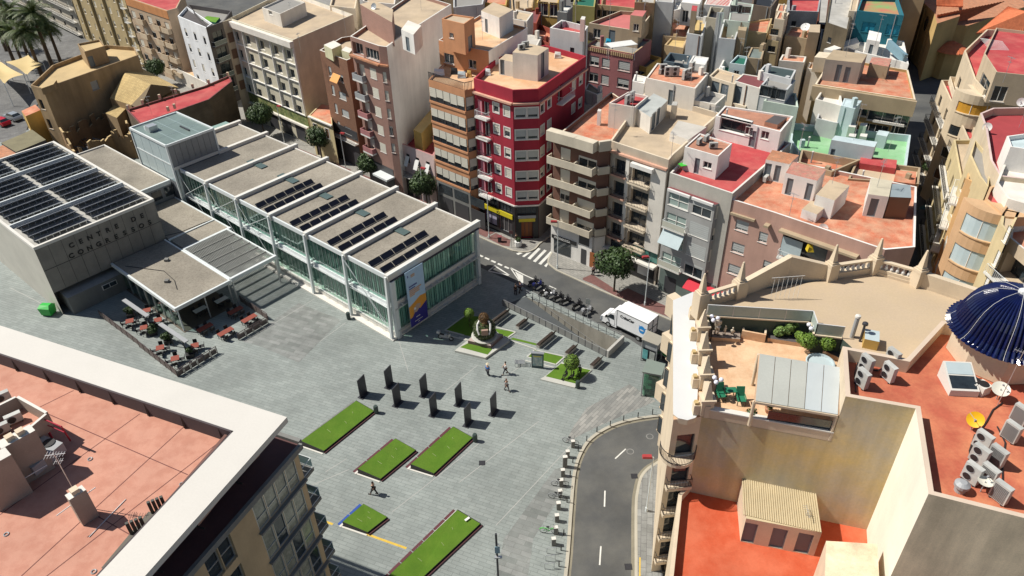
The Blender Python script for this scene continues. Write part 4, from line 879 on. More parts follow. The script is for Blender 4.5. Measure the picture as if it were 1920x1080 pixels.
for r in (1, 3): by.balcony(0, WL[r][0]-.2, WL[r][1]+.2, WL[r][2]-.1, .55, 'glass', lconc, .9, fm=flat('pale railing panel', (.5, .5, .42), .5))
for w in WL[:1]+WR_[:1]: by.slab(0, w[0]-.1, w[1]+.1, w[3]+.05, w[3]+.35, .003, .25, whitep, 'shutter_box')
w = WL[2]; mb = MB(); mb.hexa([by._pt(0, w[0]-.1, w[3]+.6, .1), by._pt(0, w[1]+.1, w[3]+.6, .1), by._pt(0, w[1]+.1, w[2]+.8, 1.3), by._pt(0, w[0]-.1, w[2]+.8, 1.3)], [by._pt(0, w[0]-.1, w[3]+.63, .1), by._pt(0, w[1]+.1, w[3]+.63, .1), by._pt(0, w[1]+.1, w[2]+.83, 1.3), by._pt(0, w[0]-.1, w[2]+.83, 1.3)], bluesh); mb.build('awning', b.root)
b.slab(0, .2, b.L(0)-.2, .1, 4.0, .003, .08, mat('green grey shopfront', (.14, .18, .165), .5), 'shopfront'); b.slab(0, 1.0, 2.6, .2, 2.6, .08, .12, frd, 'door')
mb = MB(); u = 4.2; mb.hexa([b._pt(0, u, 3.6, .1), b._pt(0, u+4.6, 3.6, .1), b._pt(0, u+4.6, 2.9, 1.5), b._pt(0, u, 2.9, 1.5)], [b._pt(0, u, 3.65, .1), b._pt(0, u+4.6, 3.65, .1), b._pt(0, u+4.6, 2.95, 1.5), b._pt(0, u, 2.95, 1.5)], flat('red canvas', (.52, .01, .03), .7)); mb.build('awning', b.root)
hh_ = hut(b, [(1284, 275), (1347, 293), (1373, 269), (1312, 250)], zh((1345, 334), 15.9, 290), wall=white, roof=mat('brick red tiles roof', (.42, .20, .13), .9, .2, 2, 9, .2), par=.15, doors=[(0, .35, .5, 2.0)], wins=[(0, .6, .85, 1.1, 1.9)])
b = B('apartment_building', 'dusty pink block with long terracotta-painted roof edged in white', [(1372, 374), (1450, 398), (1643, 463), (1660, 468), (1716, 463), (1719, 350), (1440, 292)], 15.6, wall=brickp, roof=terra, par=.45, cope=white)
gp(b, 0, [(1391, 424)], (1374, 505), 3, 1.5, 1.3, shutter=shutg, sh=.8); gp(b, 0, [(1438, 448)], None, 1, 1.9, 1.3, shutter=shutg, sh=.8); gp(b, 1, [(1429+12, 494+6)], None, 1, 1.9, 1.3, shutter=shutg, sh=.6)
u, z = uz(b, 1, 1486, 465); b.win(1, u-1.3, u+3.6, z-1.4, z+1.2, frame=frd, depth=.9, shutter=bluesh, sh=.0); gp(b, 1, [(1575, 505)], None, 1, 1.2, 1.2)
b.finish(); b.root['group'] = ROW
b.balcony(1, u-1.3, u+3.6, z-1.4, .6, 'steel', lconc); b.slab(1, u-1.2, u+1.0, z-1.2, z+1.1, .1, .16, bluesh, 'awning_cloth')
for e, a0, a1 in ((0, .2, 3.0), (0, 4.2, 7.9), (1, 1.2, 9.5)): b.slab(e, a0, min(a1, b.L(e)), 13.9, 14.15, .003, .7 if e or a0 > 1 else .3, wallm('tan ledge', (.42, .33, .22)), 'eave')
pf = 15.15
hut(b, [(1436, 299), (1480, 308), (1498, 291), (1448, 281)], pf+2.5, wall=white, roof=clayt, doors=[(0, .02, .3, 2.1), (0, .45, .7, 2.1)])
hut(b, [(1473, 324), (1532, 339), (1549, 318), (1487, 303)], pf+2.6, wall=white, roof=pinkt, doors=[(0, .1, .3, 2.1), (0, .72, .92, 2.1)])
hut(b, [(1530, 365), (1565, 376), (1593, 348), (1556, 337)], zh((1560, 411), pf, 376), wall=white, roof=sandroof)
hut(b, [(1504, 392), (1532, 402), (1551, 385), (1521, 376)], zh((1527, 418), pf, 402), wall=white, roof=sandroof)
hut(b, [(1628, 364), (1667, 369), (1673, 339), (1633, 333)], pf+2.6, wall=white, roof=mat('ribbed cream sheet', (.55, .50, .38), .7), doors=[(0, .2, .6, 2.2)])
hut(b, [(1669, 369), (1709, 371), (1707, 347), (1672, 344)], pf+2.5, wall=shutb, roof=mat('grey blue sheet', (.26, .31, .33), .6))
# ================================================================= right-hand street
b = B('church', 'yellow church with round windows in its side and orange pantile roofs', [(1752, 22), (1755, 45), (1815, 48), (1930, 10), (1880, -30), (1740, -30)], 9.5, wall=wallm('church yellow', (.56, .38, .15)), roof=clayt, par=.0, cat='church')
zc = 13.5
b.finish(); ch = b.root
def slope_roof(root, A, B_, C_, D_, zl, zr, m, name='roof'):
 """two pixel edges: A-B eave at zl, D-C ridge at zr"""
 mb = MB(); a, b_, c, d = at(*A, zl), at(*B_, zl), at(*C_, zr), at(*D_, zr); n = 22
 for k in range(n):
  for (f0, f1, h) in ((0, .6, .10),):
   p0 = a.lerp(b_, (k+f0)/n); p1 = a.lerp(b_, (k+f1)/n); q0 = d.lerp(c, (k+f0)/n); q1 = d.lerp(c, (k+f1)/n); up = Vector((0, 0, h)); pm = (p0+p1)/2+up; qm = (q0+q1)/2+up
   mb.poly([p0, pm, qm, q0], m); mb.poly([pm, p1, q1, qm], m)
 mb.poly([a, b_, c, d], m); mb.poly([a-Vector((0, 0, .25)), b_-Vector((0, 0, .25)), b_, a], m); return mb.build(name, root)
opant = mat('orange pantiles', (.60, .17, .07), .85, .2, 3, 8, .2)
slope_roof(ch, (1757, 46), (1815, 36), (1885, 2), (1757, 28), 9.7, 12.2, opant); slope_roof(ch, (1830, 62), (1925, 58), (1925, 22), (1890, 12), 9.7, 12.7, opant)
slope_roof(ch, (1756, 10), (1806, 12), (1806, -6), (1756, -6), 11.7, 13.2, opant)
mb = MB(); a, b_ = at(1700, -10, 19), at(1753, 22, 14);
F = [at(1740, -28, 16), at(1752, 24, 16)]
P_a = [at2(1752, 24, 16), at2(1704, -20, 16)]
nv = Bld('church', 'tall ochre church nave wall with a row of oval windows over the dark lane', 'church', pix([(1701, -25), (1752, 24), (1757, 44), (1800, 30), (1790, -30)], 11.5), 11.5, 0, wall=wallm('church yellow', (.56, .38, .15)), roof=clayt, par=0)
for k, (x, y) in enumerate(((1728, 14), (1738, 25), (1749, 50))): pass
nv.finish()
L_ = nv.L(0)
for k in range(4):
 u = L_*(.18+.23*k); mb = MB(); c = nv._pt(0, u, 8.6, .05); A_, B_ = edge(nv.P, 0); d = (B_-A_).normalized(); D3 = Vector((d.x, d.y, 0)); n = 16
 mb.poly([c+D3*(.9*math.cos(2*math.pi*i/n))+Vector((0, 0, 1.5*math.sin(2*math.pi*i/n))) for i in range(n)], winglass); mb.build('oval_window', nv.root); nv.slab(0, u+1.9, u+2.1, 1, 11, .003, .15, wallm('church yellow', (.56, .38, .15)), 'pilaster')
tb = Bld('round_tower', 'small round yellow turret with a fluted orange tile cap', 'tower', [at2(1783, 92, 5.5)+u2(a)*2.6 for a in range(0, 360, 45)], 5.5, 0, wall=wallm('church yellow', (.56, .38, .15)), roof=opant, par=0); tb.finish()
c = at(1783, 92, 5.5); mb = MB(); mb.lathe((c.x, c.y, 5.4), [(3.4, 0), (3.3, .15), (1.8, 1.0), (.2, 1.6)], opant, 24)
for k in range(24): a = 2*math.pi*k/24; mb.bar((c.x+3.3*math.cos(a), c.y+3.3*math.sin(a), 5.57), (c.x+.3*math.cos(a), c.y+.3*math.sin(a), 7.05), .14, .12, opant)
mb.build('roof', tb.root)
cw = wallm('warm cream render', (.60, .50, .36)); och = wallm('peach ochre render', (.60, .37, .17))
def round_tower(b, cx, cy, z, r, z0, z1, rows, glass, m, label=None, a0=180, a1=330, h=1.4, dz=None):
 """bowed bay: a curved wall with curved window bands; rows = sill heights"""
 if isinstance(glass, list): glass = glass[::-1]
 rows = sorted(rows); c = at2(cx, cy, z); mb = MB(); n = 14; zs = [z0]
 for zr in rows: zs += [zr, zr+h]
 zs.append(z1); angs = [R(a0+(a1-a0)*i/n) for i in range(n+1)]
 for i in range(n):
  p0, p1 = [(c.x+r*math.cos(t), c.y+r*math.sin(t)) for t in (angs[i], angs[i+1])]
  for k in range(0, len(zs)-1, 2): mb.poly([(*p0, zs[k]), (*p1, zs[k]), (*p1, zs[k+1]), (*p0, zs[k+1])], m)
  if i in (0, 1, n-1, n-2):
   for k in range(1, len(zs)-1, 2): mb.poly([(*p0, zs[k]), (*p1, zs[k]), (*p1, zs[k+1]), (*p0, zs[k+1])], m)
 cap = [(c.x+r*math.cos(t), c.y+r*math.sin(t), z1) for t in angs]; mb.poly(cap, m); o = mb.build('bowed_bay', b.root)
 for k, zr in enumerate(rows):
  w = MB(); r2 = r-.12; r3 = r+.1
  for i in range(2, n-2):
   p0, p1 = [(c.x+r2*math.cos(t), c.y+r2*math.sin(t)) for t in (angs[i], angs[i+1])]
   w.poly([(*p0, zr), (*p1, zr), (*p1, zr+h), (*p0, zr+h)], glass[k] if isinstance(glass, list) else glass)
   if i % 3 == 2: w.box((p0[0], p0[1], zr), (.07, .07, h), frw)
   q = [(c.x+rr*math.cos(t), c.y+rr*math.sin(t)) for t in (angs[i], angs[i+1]) for rr in (r2, r3)]
   w.hexa([(*q[0], zr-.12), (*q[1], zr-.12), (*q[3], zr-.12), (*q[2], zr-.12)], [(*q[0], zr), (*q[1], zr), (*q[3], zr), (*q[2], zr)], m)
  w.build('window', o)
b = B('apartment_building', 'warm cream block with bowed corner windows, curved terrace and maroon roof, below the church', [(1808, 95), (1827, 148), (1845, 168), (1930, 178), (1960, 60), (1850, 55)], 19.0, wall=cw, roof=redroof, par=1.0)
for r in range(5):
 for f in (.3, .75): u = b.L(0)*f; b.win(0, u-.9, u+.9, 16.2-r*3.1-1.7, 16.2-r*3.1, frame=frd, glass=winglass, depth=.3)
b.finish()
for r in range(5): z = 14.3-r*3.1; b.balcony(0, .2, b.L(0)*.55, z, .8, 'solid', cream, .8)
for r in range(6): z = 17.2-r*3.0; b.slab(1, -.3, b.L(1)+.2, z-.1, z+.9, .003, .5, cw, 'balcony_band')
round_tower(b, 1842, 155, 19.0, 3.2, 2, 18.2, [15.6, 12.3, 9.0, 5.7], [mat('amber blind', (.55, .28, .03), .6), winglass, winglass, shutb], cw, a0=175, a1=335)
b2 = hut(b, [(1845, 100), (1868, 135), (1935, 142), (1935, 60), (1868, 52)], 22.0, wall=beige, roof=redroof, par=.4, name='penthouse', wins=[(0, .3, .9, .3, 2.3), (1, .1, .5, .3, 2.3)])
mb = MB()
for k in range(9): p, q = at(1838+k*2, 72+k*2.6, 21.6), at(1880+k*1.5, 78+k*2.0, 21.6); mb.bar(p, q, .12, .06, whitep)
mb.build('slatted_canopy', b.root)
b = B('apartment_building', 'cream block with crimson roof terrace and mauve curved parapet on the right edge', [(1838, 212), (1848, 240), (1857, 300), (1875, 330), (1960, 340), (1980, 200), (1862, 202)], 20.5, wall=cw, roof=mat('crimson terrace', (.34, .045, .05), .9, .12), par=.9, cope=palepink); b.finish()
hut(b, [(1888, 255), (1895, 275), (1960, 285), (1960, 245)], 22.6, wall=white, roof=blueg, par=.5)
b = B('apartment_building', 'narrow yellow-cream block with grey side wall stepping down towards the lane', [(1829, 262), (1818, 290), (1836, 330), (1853, 350), (1861, 300)], 19.2, wall=wallm('butter render', (.60, .49, .28)), roof=greyroof, par=.4)
for r in range(4):
 for f in (.3, .7): u = b.L(1)*f; b.win(1, u-.5, u+.5, 17-r*3.2-1.5, 17-r*3.2, frame=frw, depth=.25)
b.finish()
b = B('apartment_building', 'ochre orange block with balconies and tall blank flank over the dark lane', [(1822, 300), (1812, 335), (1845, 352), (1856, 318)], 17.8, wall=och, roof=sandroof, par=.4)
for r in range(4): u = b.L(0)*.5; b.win(0, u-.8, u+.8, 14.8-r*3.1-.2, 16.6-r*3.1-.2, frame=frd, depth=.3)
b.finish()
for r in range(4): b.balcony(0, .3, b.L(0)-.3, 14.4-r*3.1, .9, 'steel', lconc)
b = B('apartment_building', 'peach block with bowed corner of pale blue shuttered windows above the lane', [(1856, 350), (1847, 372), (1880, 400), (1900, 372), (1905, 335)], 19.8, wall=wallm('peach render', (.56, .36, .20)), roof=redroof, par=.5)
b.finish()
round_tower(b, 1878, 372, 19.8, 3.3, 1, 19.6, [16.6, 13.2, 9.8, 6.4], mat('pale blue shutter', (.46, .56, .58), .5, .06, 2, 20, 0), wallm('peach render', (.56, .36, .20)), a0=165, a1=320, h=2.0)
b = B('apartment_building', 'pale yellow narrow flank with small white windows beside the bowed corner', [(1880, 392), (1876, 420), (1892, 440), (1912, 398)], 19.6, wall=wallm('butter render', (.60, .49, .28)), roof=sandroof, par=.2)
gp(b, 1, [(1888, 440)], (1852, 530), 3, .7, 1.6, shutter=whitep, sh=1); b.finish()
b = B('apartment_building', 'grey-tan block with open curved balcony and messy terracotta terrace on the right edge', [(1893, 445), (1960, 500), (1980, 380), (1905, 385)], 18.6, wall=beige, roof=terra, par=.7, cope=lconc)
b.win(0, .5, 4.0, 15, 17.3, frame=frd, depth=1.2); b.win(0, .5, 4.0, 11.8, 14.1, frame=frd, depth=1.2); b.finish(); b.balcony(0, 0, b.L(0)-.2, 14.9, 1.2, 'steel', lconc); b.balcony(0, 0, b.L(0)-.2, 11.7, 1.2, 'steel', lconc)
b = B('apartment_building', 'white curved-balcony block wedged at the right edge', [(1868, 342), (1890, 372), (1950, 390), (1960, 300), (1885, 300)], 20.6, wall=offw, roof=offw, par=.6)
b.win(0, .5, 3.5, 17.5, 19.2, frame=frd, depth=.5); b.finish()
b = B('town_house', 'tall narrow cream house front with washing lines at the lane mouth', [(1765, 150), (1790, 205), (1815, 262), (1832, 260), (1815, 150)], 14.0, wall=cw, roof=redroof, par=.8, cat='house')
for e in (0, 1):
 for r in range(4):
  for f in (.25, .7): u = b.L(e)*f; b.win(e, u-.7, u+.7, 11-r*3.0-.2, 12.6-r*3.0, frame=frd, depth=.3)
b.finish()
for e in (0, 1):
 for r in range(4): b.balcony(e, .4, b.L(e)-.6, 10.7-r*3.0, .8, 'iron', lconc)
b = B('town_house', 'cream house front with iron balconies facing the lane, lower down', [(1788, 262), (1800, 330), (1815, 400), (1838, 380), (1822, 262)], 14.2, wall=wallm('butter render', (.60, .49, .28)), roof=sandroof, par=.5, cat='house')
for e in (0, 1):
 for r in range(4):
  for f in (.25, .7): u = b.L(e)*f; b.win(e, u-.6, u+.6, 11-r*3.0-.2, 12.6-r*3.0, frame=frw, depth=.3)
b.finish()
for e in (0, 1):
 for r in range(4): b.balcony(e, .4, b.L(e)-.6, 10.7-r*3.0, .7, 'iron', lconc)
b = B('town_house', 'ochre yellow house with protruding glazed balconies over the lane', [(1806, 395), (1803, 430), (1845, 470), (1856, 400)], 13.0, wall=och, roof=sandroof, par=.3, cat='house'); b.finish()
for r in range(3): b.balcony(0, .3, b.L(0)-.3, 9.8-r*3.0, .9, 'steel', lconc)
# ================================================================= old-town roofs behind the street front
RG = 'old town houses packed behind the main street'
def house(label, pts, z, wall, roof, par=.5, rg=True, cat='house', name='town_house', **k):
 b = House(name, label, cat, pix(pts, z), z, wall=wall, roof=roof, par=par, **k); b.root['group'] = RG if rg else RG; return b
_fin = Bld.finish
class House(Bld):
 """adds the chimneys, pipes and small wall openings of an old party-walled house"""
 def finish(s):
  L0 = s.L(0); zr = s.z-s.par
  if s.z > 17 and L0 > 3 and not s.wins and rnd.random() < .6: u = L0*rnd.uniform(.25, .75); z = s.z-rnd.uniform(1.8, 3.0); s.win(0, u-.35, u+.35, z-.4, z+.4, frame=frd, mull=0, depth=.12)
  _fin(s); c = sum(s.P, Vector((0, 0)))/len(s.P)
  for k in range(rnd.choice([0, 1, 1, 2])):
   p = c.lerp(s.P[rnd.randrange(len(s.P))], rnd.uniform(.45, .78)); q = MB()
   if rnd.random() < .55: q.box((p.x, p.y, zr-.02), (.5, .5, rnd.uniform(.9, 1.7)), s.wall, rnd.uniform(0, 1)); q.build('chimney', s.root)
   else: h = rnd.uniform(.6, 1.6); q.tube((p.x, p.y, zr-.02), (p.x, p.y, zr+h), .09, greyp, 8); q.lathe((p.x, p.y, zr+h), [(.14, 0), (.14, .12), (.03, .18)], lconc, 8); q.build('vent_pipe', s.root)
  if rnd.random() < .7:
   e = rnd.choice([0, 1]); u = s.L(e)*rnd.uniform(.15, .85); h = min(s.z-1, 9); s.slab(e, u, u+.12, s.z-h, s.z-.1, .003, .1, rnd.choice([greyp, s.wall, shutb]), 'downpipe')
  return s
def doors(b, e, fr, z0, h=2.1, w=.9, m=None):
 for f in fr: u = f*b.L(e); b.win(e, max(.05, u-w/2), min(b.L(e)-.05, u+w/2), z0, z0+h, frame=door_m, glass=m or door_m, mull=0, depth=.12, sill=False, name='door')
def rail_roof(b, e, h=.9, m=None):
 mb = MB(); L_ = b.L(e); m = m or alu
 for k in range(int(L_/.5)+1): q = b.slab(e, min(L_-.05, k*.5), min(L_, k*.5+.03), b.z, b.z+h, -.1, -.07, m, '', build=False); mb.raw(q.v, q.f, m)
 q = b.slab(e, 0, L_, b.z+h, b.z+h+.04, -.11, -.06, m, '', build=False); mb.raw(q.v, q.f, m); mb.build('railing', b.root)
b = house('off-white flat-roofed house carrying a cluster of air conditioning units on terracotta', [(1211, 146), (1304, 166), (1329, 137), (1232, 118)], 20.0, offw, terra, .15); doors(b, 0, [.55], 17.0); b.finish(); H_ac = b
b = house('low off-white box beside the air conditioning roof', [(1302, 188), (1342, 196), (1362, 178), (1323, 169)], 18.3, offw, greyroof, .5); b.finish()
b = house('cream house with two doors facing its roof terrace', [(1329, 143), (1378, 158), (1394, 142), (1345, 128)], 19.6, cream, sandroof, .3); doors(b, 0, [.3, .65], 16.9, 2.3, 1.2); b.finish()
b = house('off-white shed house with maroon painted roof', [(1377, 152), (1425, 166), (1442, 146), (1393, 138)], 19.8, offw, maroon, .08); doors(b, 0, [.2], 17.0, 2.3, 1.1); b.finish()
b = house('cream roof terrace floor below the maroon roof', [(1357, 188), (1398, 200), (1430, 172), (1392, 162)], 17.0, cream, sandroof, .1); b.finish()
b = house('white house with terracotta roof behind the red roof terrace', [(1342, 217), (1464, 247), (1488, 218), (1359, 198)], 18.8, white, mat('brick red tiles roof', (.42, .2, .13)), .2)
gp(b, 0, [(1378, 236)], None, 1, 4.0, 1.9, frame=frd, glass=winglass, mull=2, depth=.6); gp(b, 0, [(1404, 246), (1434, 255)], None, 1, 1.0, 1.0); doors(b, 0, [.62], 16.0, 2.1); b.finish()
hut(b, [(1434, 228), (1458, 234), (1476, 220), (1452, 216)], b.z+.35, wall=mat('brick red tiles roof', (.42, .2, .13)), roof=darkw, name='roof_well')
b = house('pale green-grey house left of the green roof', [(1432, 189), (1497, 201), (1493, 175), (1447, 168)], 18.6, greenw, greyroof, .3); b.finish()
b = house('grey house with large openings under the dark shade roof', [(1426, 160), (1475, 170), (1492, 150), (1442, 142)], 20.2, lgrey, greyroof, .2); gp(b, 0, [(1440, 172), (1462, 176)], None, 1, 2.2, 1.4, frame=frd); b.finish()
b = house('house roofed with a dark green shade net', [(1423, 134), (1484, 149), (1493, 131), (1434, 121)], 20.8, lgrey, mat('dark green net roof', (.045, .07, .07), .7), .1); b.finish()
b = house('white terrace house with blue-grey inner wall behind the green roof', [(1529, 186), (1580, 199), (1577, 178), (1541, 168)], 18.2, offw, lconc, .6); b.finish()
b = house('pale blue-grey stair block beside the ochre windows', [(1577, 198), (1603, 204), (1616, 189), (1583, 184)], 18.6, blueg, blueg, .05); b.finish()
b = house('light grey low house before the green roof', [(1531, 222), (1570, 231), (1590, 214), (1536, 206)], 16.4, lgrey, lconc, .5); b.finish()
b = house('house with a bright mint green painted roof and pale blue parapet', [(1482, 262), (1500, 290), (1700, 312), (1708, 253), (1487, 230)], 15.0, blueg, greenroof, .9, cope=blueg); b.finish(); H_mint = b
hut(b, [(1559, 262), (1640, 276), (1645, 266), (1566, 254)], 17.2, wall=blueg, roof=blueg, doors=[(0, .05, .15, 2)], wins=[(0, .42, .62, .5, 1.2), (0, .7, .85, .5, 1.2)])
hut(b, [(1643, 252), (1663, 256), (1668, 247), (1648, 244)], 15.8, wall=blueg, roof=blueg)
for i, (x, y) in enumerate(((1597, 236), (1618, 234), (1597, 254), (1618, 254))):
 hut(b, [(x-6, y+1), (x+7, y+3), (x+9, y-3), (x-4, y-4)], 16.4, wall=greenw, roof=lconc, name='roof_pillar')
b = house('tan house with terracotta strip roofs in front of the mint green roof', [(1607, 298), (1726, 314), (1723, 345), (1590, 335)], 15.4, tan, sandroof, .5); b.finish()
hut(b, [(1613, 306), (1680, 316), (1682, 300), (1614, 292)], b.z+.25, wall=redroof, roof=redroof, name='red_terrace')
hut(b, [(1676, 340), (1716, 345), (1718, 322), (1681, 319)], b.z+.2, wall=terra, roof=terra, name='terracotta_terrace')
b = house('terracotta terrace house with ribbed tan parapet behind the tiled sheds', [(1497, 304), (1560, 322), (1612, 300), (1503, 280)], 15.8, tan, terra, 1.0); b.finish()
b = house('ochre block with big white-framed windows under a terracotta roof terrace', [(1528, 158), (1717, 187), (1703, 131), (1560, 106)], 19.0, wallm('ochre facade', (.44, .31, .13)), terra, .35, cope=cream, name='apartment_building', cat='building')
gp(b, 0, [(1656, 213)], None, 1, 3.6, 2.4, frame=frw, mull=1); gp(b, 0, [(1693, 219)], None, 1, 2.0, 2.4, mull=1); gp(b, 0, [(1640, 244)], None, 1, 3.2, 1.6, frame=frw, mull=3); gp(b, 0, [(1686, 245)], None, 1, 2.0, 1.4); gp(b, 0, [(1617, 203)], None, 1, 1.5, 2.2); b.finish()
b.slab(0, -.2, b.L(0)+.2, b.z-2.1, b.z-.1, .003, .5, tan, 'parapet_band'); b.balcony(0, b.L(0)-4.2, b.L(0)-.4, uz(b, 0, 1693, 232)[1], .8, 'iron', lconc)
fz = b.z-.35
hut(b, [(1548, 111), (1616, 118), (1626, 102), (1563, 93)], zh((1603, 157), fz, 117), wall=wallm('warm grey render', (.40, .35, .30)), roof=wallm('tan ledge', (.42, .33, .22)), doors=[(0, .35, .5, 2.4), (0, .6, .75, 2.2)])
hut(b, [(1630, 119), (1666, 125), (1672, 110), (1635, 107)], zh((1658, 148), fz, 124), wall=tan, roof=pinkt)
hut(b, [(1527, 107), (1549, 109), (1560, 99), (1536, 97)], zh((1528, 134), fz, 107), wall=cream, roof=cream)
b = house('white and pale blue terrace house with a slanted blue wall', [(1538, 72), (1613, 98), (1690, 115), (1704, 120), (1695, 77), (1622, 68), (1540, 54)], 18.5, white, lconc, .6); b.finish()
hut(b, [(1626, 74), (1650, 78), (1653, 62), (1630, 57)], b.z+1.8, wall=white, roof=white, doors=[(0, .3, .6, 1.8)]); hut(b, [(1545, 92), (1560, 95), (1612, 80), (1606, 70)], b.z+.2, wall=white, roof=white, name='terrace_wall')
mb = MB(); p, q = at(1666, 82, b.z+1), at(1697, 110, b.z+.3); mb.bar(p, q, .5, 1.2, flat('slate blue panel', (.20, .32, .38), .5)); mb.build('blue_wall', b.root)
b = house('house front wrapped in teal building netting, green and red roof terrace', [(1607, 20), (1695, 29), (1683, -6), (1617, -8)], 22.5, teal, mat('green red terrace', (.18, .42, .14), .9, .1, .5, 5, 0, col2=(.50, .14, .10), patch=.7, psc=.25), .8, cope=teal)
gp(b, 0, [(1628, 51), (1673, 58)], None, 1, 1.9, 1.5, glass=flat('teal netted window', (.01, .25, .36), .7), frame=teal); b.finish()
b = house('narrow cream party wall left of the teal netting', [(1592, 20), (1606, 21), (1612, -8), (1598, -8)], 22.3, cream, sandroof, .1); b.finish()
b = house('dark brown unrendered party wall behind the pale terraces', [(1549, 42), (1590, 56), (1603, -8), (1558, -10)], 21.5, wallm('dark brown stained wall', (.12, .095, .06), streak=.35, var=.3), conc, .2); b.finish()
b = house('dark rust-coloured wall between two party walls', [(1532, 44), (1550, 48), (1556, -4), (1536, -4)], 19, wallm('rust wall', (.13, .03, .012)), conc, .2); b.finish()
b = house('patchy grey unrendered house with blue and red roof terrace', [(1478, 20), (1535, 22), (1540, -8), (1478, -8)], 23, wallm('patchy grey', (.34, .35, .36), var=.4), redroof, .7); b.finish()
b = house('lower patchy grey annex beneath the blue and red terrace', [(1487, 25), (1530, 27), (1533, 22), (1490, 20)], 21, wallm('patchy grey', (.34, .35, .36), var=.4), conc, .1); b.finish()
b = house('tan block with a red roof and raised square chimney box', [(1472, 66), (1516, 73), (1520, 52), (1483, 50)], 21.5, tan, terra, .3); b.finish()
hut(b, [(1516, 60), (1537, 61), (1538, 46), (1519, 46)], b.z+1.5, b.z-14, wall=tan, roof=sandroof, name='chimney_box')
b = house('white base wall below the tan block with chimney box', [(1461, 113), (1508, 117), (1512, 106), (1467, 102)], 19.6, offw, terra, .2); b.finish()
b = house('small salmon-roofed white shed beside the tan block', [(1513, 128), (1540, 132), (1545, 119), (1518, 116)], 18.7, offw, orroof, .3); b.finish()
b = house('tan terrace house with terracotta and black clutter roof', [(1399, 57), (1438, 62), (1448, 34), (1403, 40)], 22.0, wallm('mustard tan render', (.46, .36, .20)), terra, .25); b.finish()
hut(b, [(1384, 56), (1399, 58), (1405, 30), (1389, 28)], b.z+.8, b.z-12, wall=tan, roof=tan, name='side_block')
b = house('narrow yellow-tan house with small dark windows', [(1438, 75), (1460, 78), (1464, 50), (1446, 45)], 21, wallm('mustard tan render', (.46, .36, .20)), sandroof, .3); gp(b, 0, [(1452, 60)], (1447, 92), 2, 1.1, .9, frame=frd); b.finish()
b = house('terracotta-topped stair head over the narrow tan house', [(1453, 35), (1471, 37), (1480, 24), (1460, 21)], 24, cream, terra, .15); b.finish()
b = house('small red-topped stair head near the grey patchy house', [(1455, 20), (1472, 22), (1476, 9), (1460, 7)], 24, cream, terra, .15); b.finish()
b = house('white block with a sunken brown roof terrace', [(1348, 71), (1379, 74), (1390, 40), (1357, 36)], 22.0, lgrey, mat('brown terrace tiles', (.28, .17, .09), .9), 1.0, walls={}); b.finish()
b = house('grey stone stair block with large steel ducts', [(1366, 38), (1405, 42), (1413, 8), (1372, 2)], 23.5, greenw, greyroof, .1); gp(b, 0, [(1378, 17), (1397, 20)], None, 1, 2.0, 1.0, frame=greyp); b.finish()
b = house('pale block with ochre-floored terrace and tall chimney', [(1288, 62), (1317, 67), (1328, 34), (1302, 30)], 21.0, lgrey, yellroof, .5); b.finish()
hut(b, [(1296, 20), (1306, 21), (1308, 11), (1298, 10)], b.z+3.2, b.z-.5, wall=tan, roof=redroof, name='chimney')
b = house('narrow stone-faced block with ducts running down its side', [(1325, 32), (1344, 35), (1357, 15), (1332, 12)], 22.5, wallm('pale stone', (.44, .40, .31)), blackp, .7); b.finish()
mb = MB()
for k in range(2): p = at(1347+k*6, 30, 23); mb.tube((p.x, p.y, 23.5), (p.x-.3, p.y-1.2, 12), .3, alu, 10)
mb.build('duct', b.root)
b = house('terracotta terrace with tan walls beyond the air conditioning roof', [(1243, 67), (1288, 71), (1295, 39), (1248, 34)], 18.5, tan, terra, .5); b.finish()
b = house('small ochre-topped house before the terracotta terrace', [(1246, 84), (1281, 90), (1290, 70), (1262, 66)], 18.2, sand, yellroof, .25); b.finish()
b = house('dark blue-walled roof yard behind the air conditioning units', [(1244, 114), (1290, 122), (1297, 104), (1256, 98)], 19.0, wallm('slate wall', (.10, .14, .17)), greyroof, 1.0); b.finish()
b = house('small white box house with rooftop equipment', [(1292, 117), (1322, 122), (1329, 108), (1300, 104)], 20.3, white, white, .1); b.finish()
b = house('white walled terrace with dark green floor and small blue-white house', [(1345, 133), (1382, 141), (1399, 120), (1358, 108)], 18.9, white, dgreen, 1.0); b.finish()
hut(b, [(1368, 118), (1397, 122), (1402, 106), (1383, 103)], b.z+1.6, wall=blueg, roof=dgreen, par=.3, wins=[(0, .35, .7, .9, 1.7)])
b = house('grey-roofed glasshouse hut in front of the tan block', [(1400, 108), (1428, 111), (1434, 90), (1409, 88)], 20.5, tan, mat('grey green panes', (.20, .24, .22), .4), .2); b.finish()
b = house('mauve house with square windows, balustraded terrace and penthouse', [(1099, 84), (1145, 93), (1188, 101), (1222, 74), (1135, 62)], 19.2, wallm('mauve facade', (.33, .13, .135)), greyroof, .35, cope=sand, name='apartment_building', cat='building')
gp(b, 0, [(1114, 114), (1137.5, 118)], (1112.5, 145), 2, 1.7, 1.5, shutter=shutg); gp(b, 1, [(1170, 124)], (1167, 156), 2, 2.0, 1.5, shutter=shutg); b.finish()
for e in (0, 1):
 mb = MB(); L_ = b.L(e)
 for k in range(int(L_/.35)): q = b.slab(e, .1+k*.35, .3+k*.35, b.z-.75, b.z-.2, .02, .12, sand, '', build=False); mb.raw(q.v, q.f, sand)
 mb.build('balustrade', b.root)
hut(b, [(1104, 43), (1197, 58), (1223, 24), (1163, 20)], zh((1190, 90), 18.85, 57), 18.8, wall=wallm('tan penthouse', (.36, .28, .19)), roof=mat('rose roof', (.50, .15, .14), .9, .1), par=.55, cope=cream, name='penthouse', wins=[(0, .1, .25, .6, 2.0)], doors=[(0, .42, .55, 2.2)])
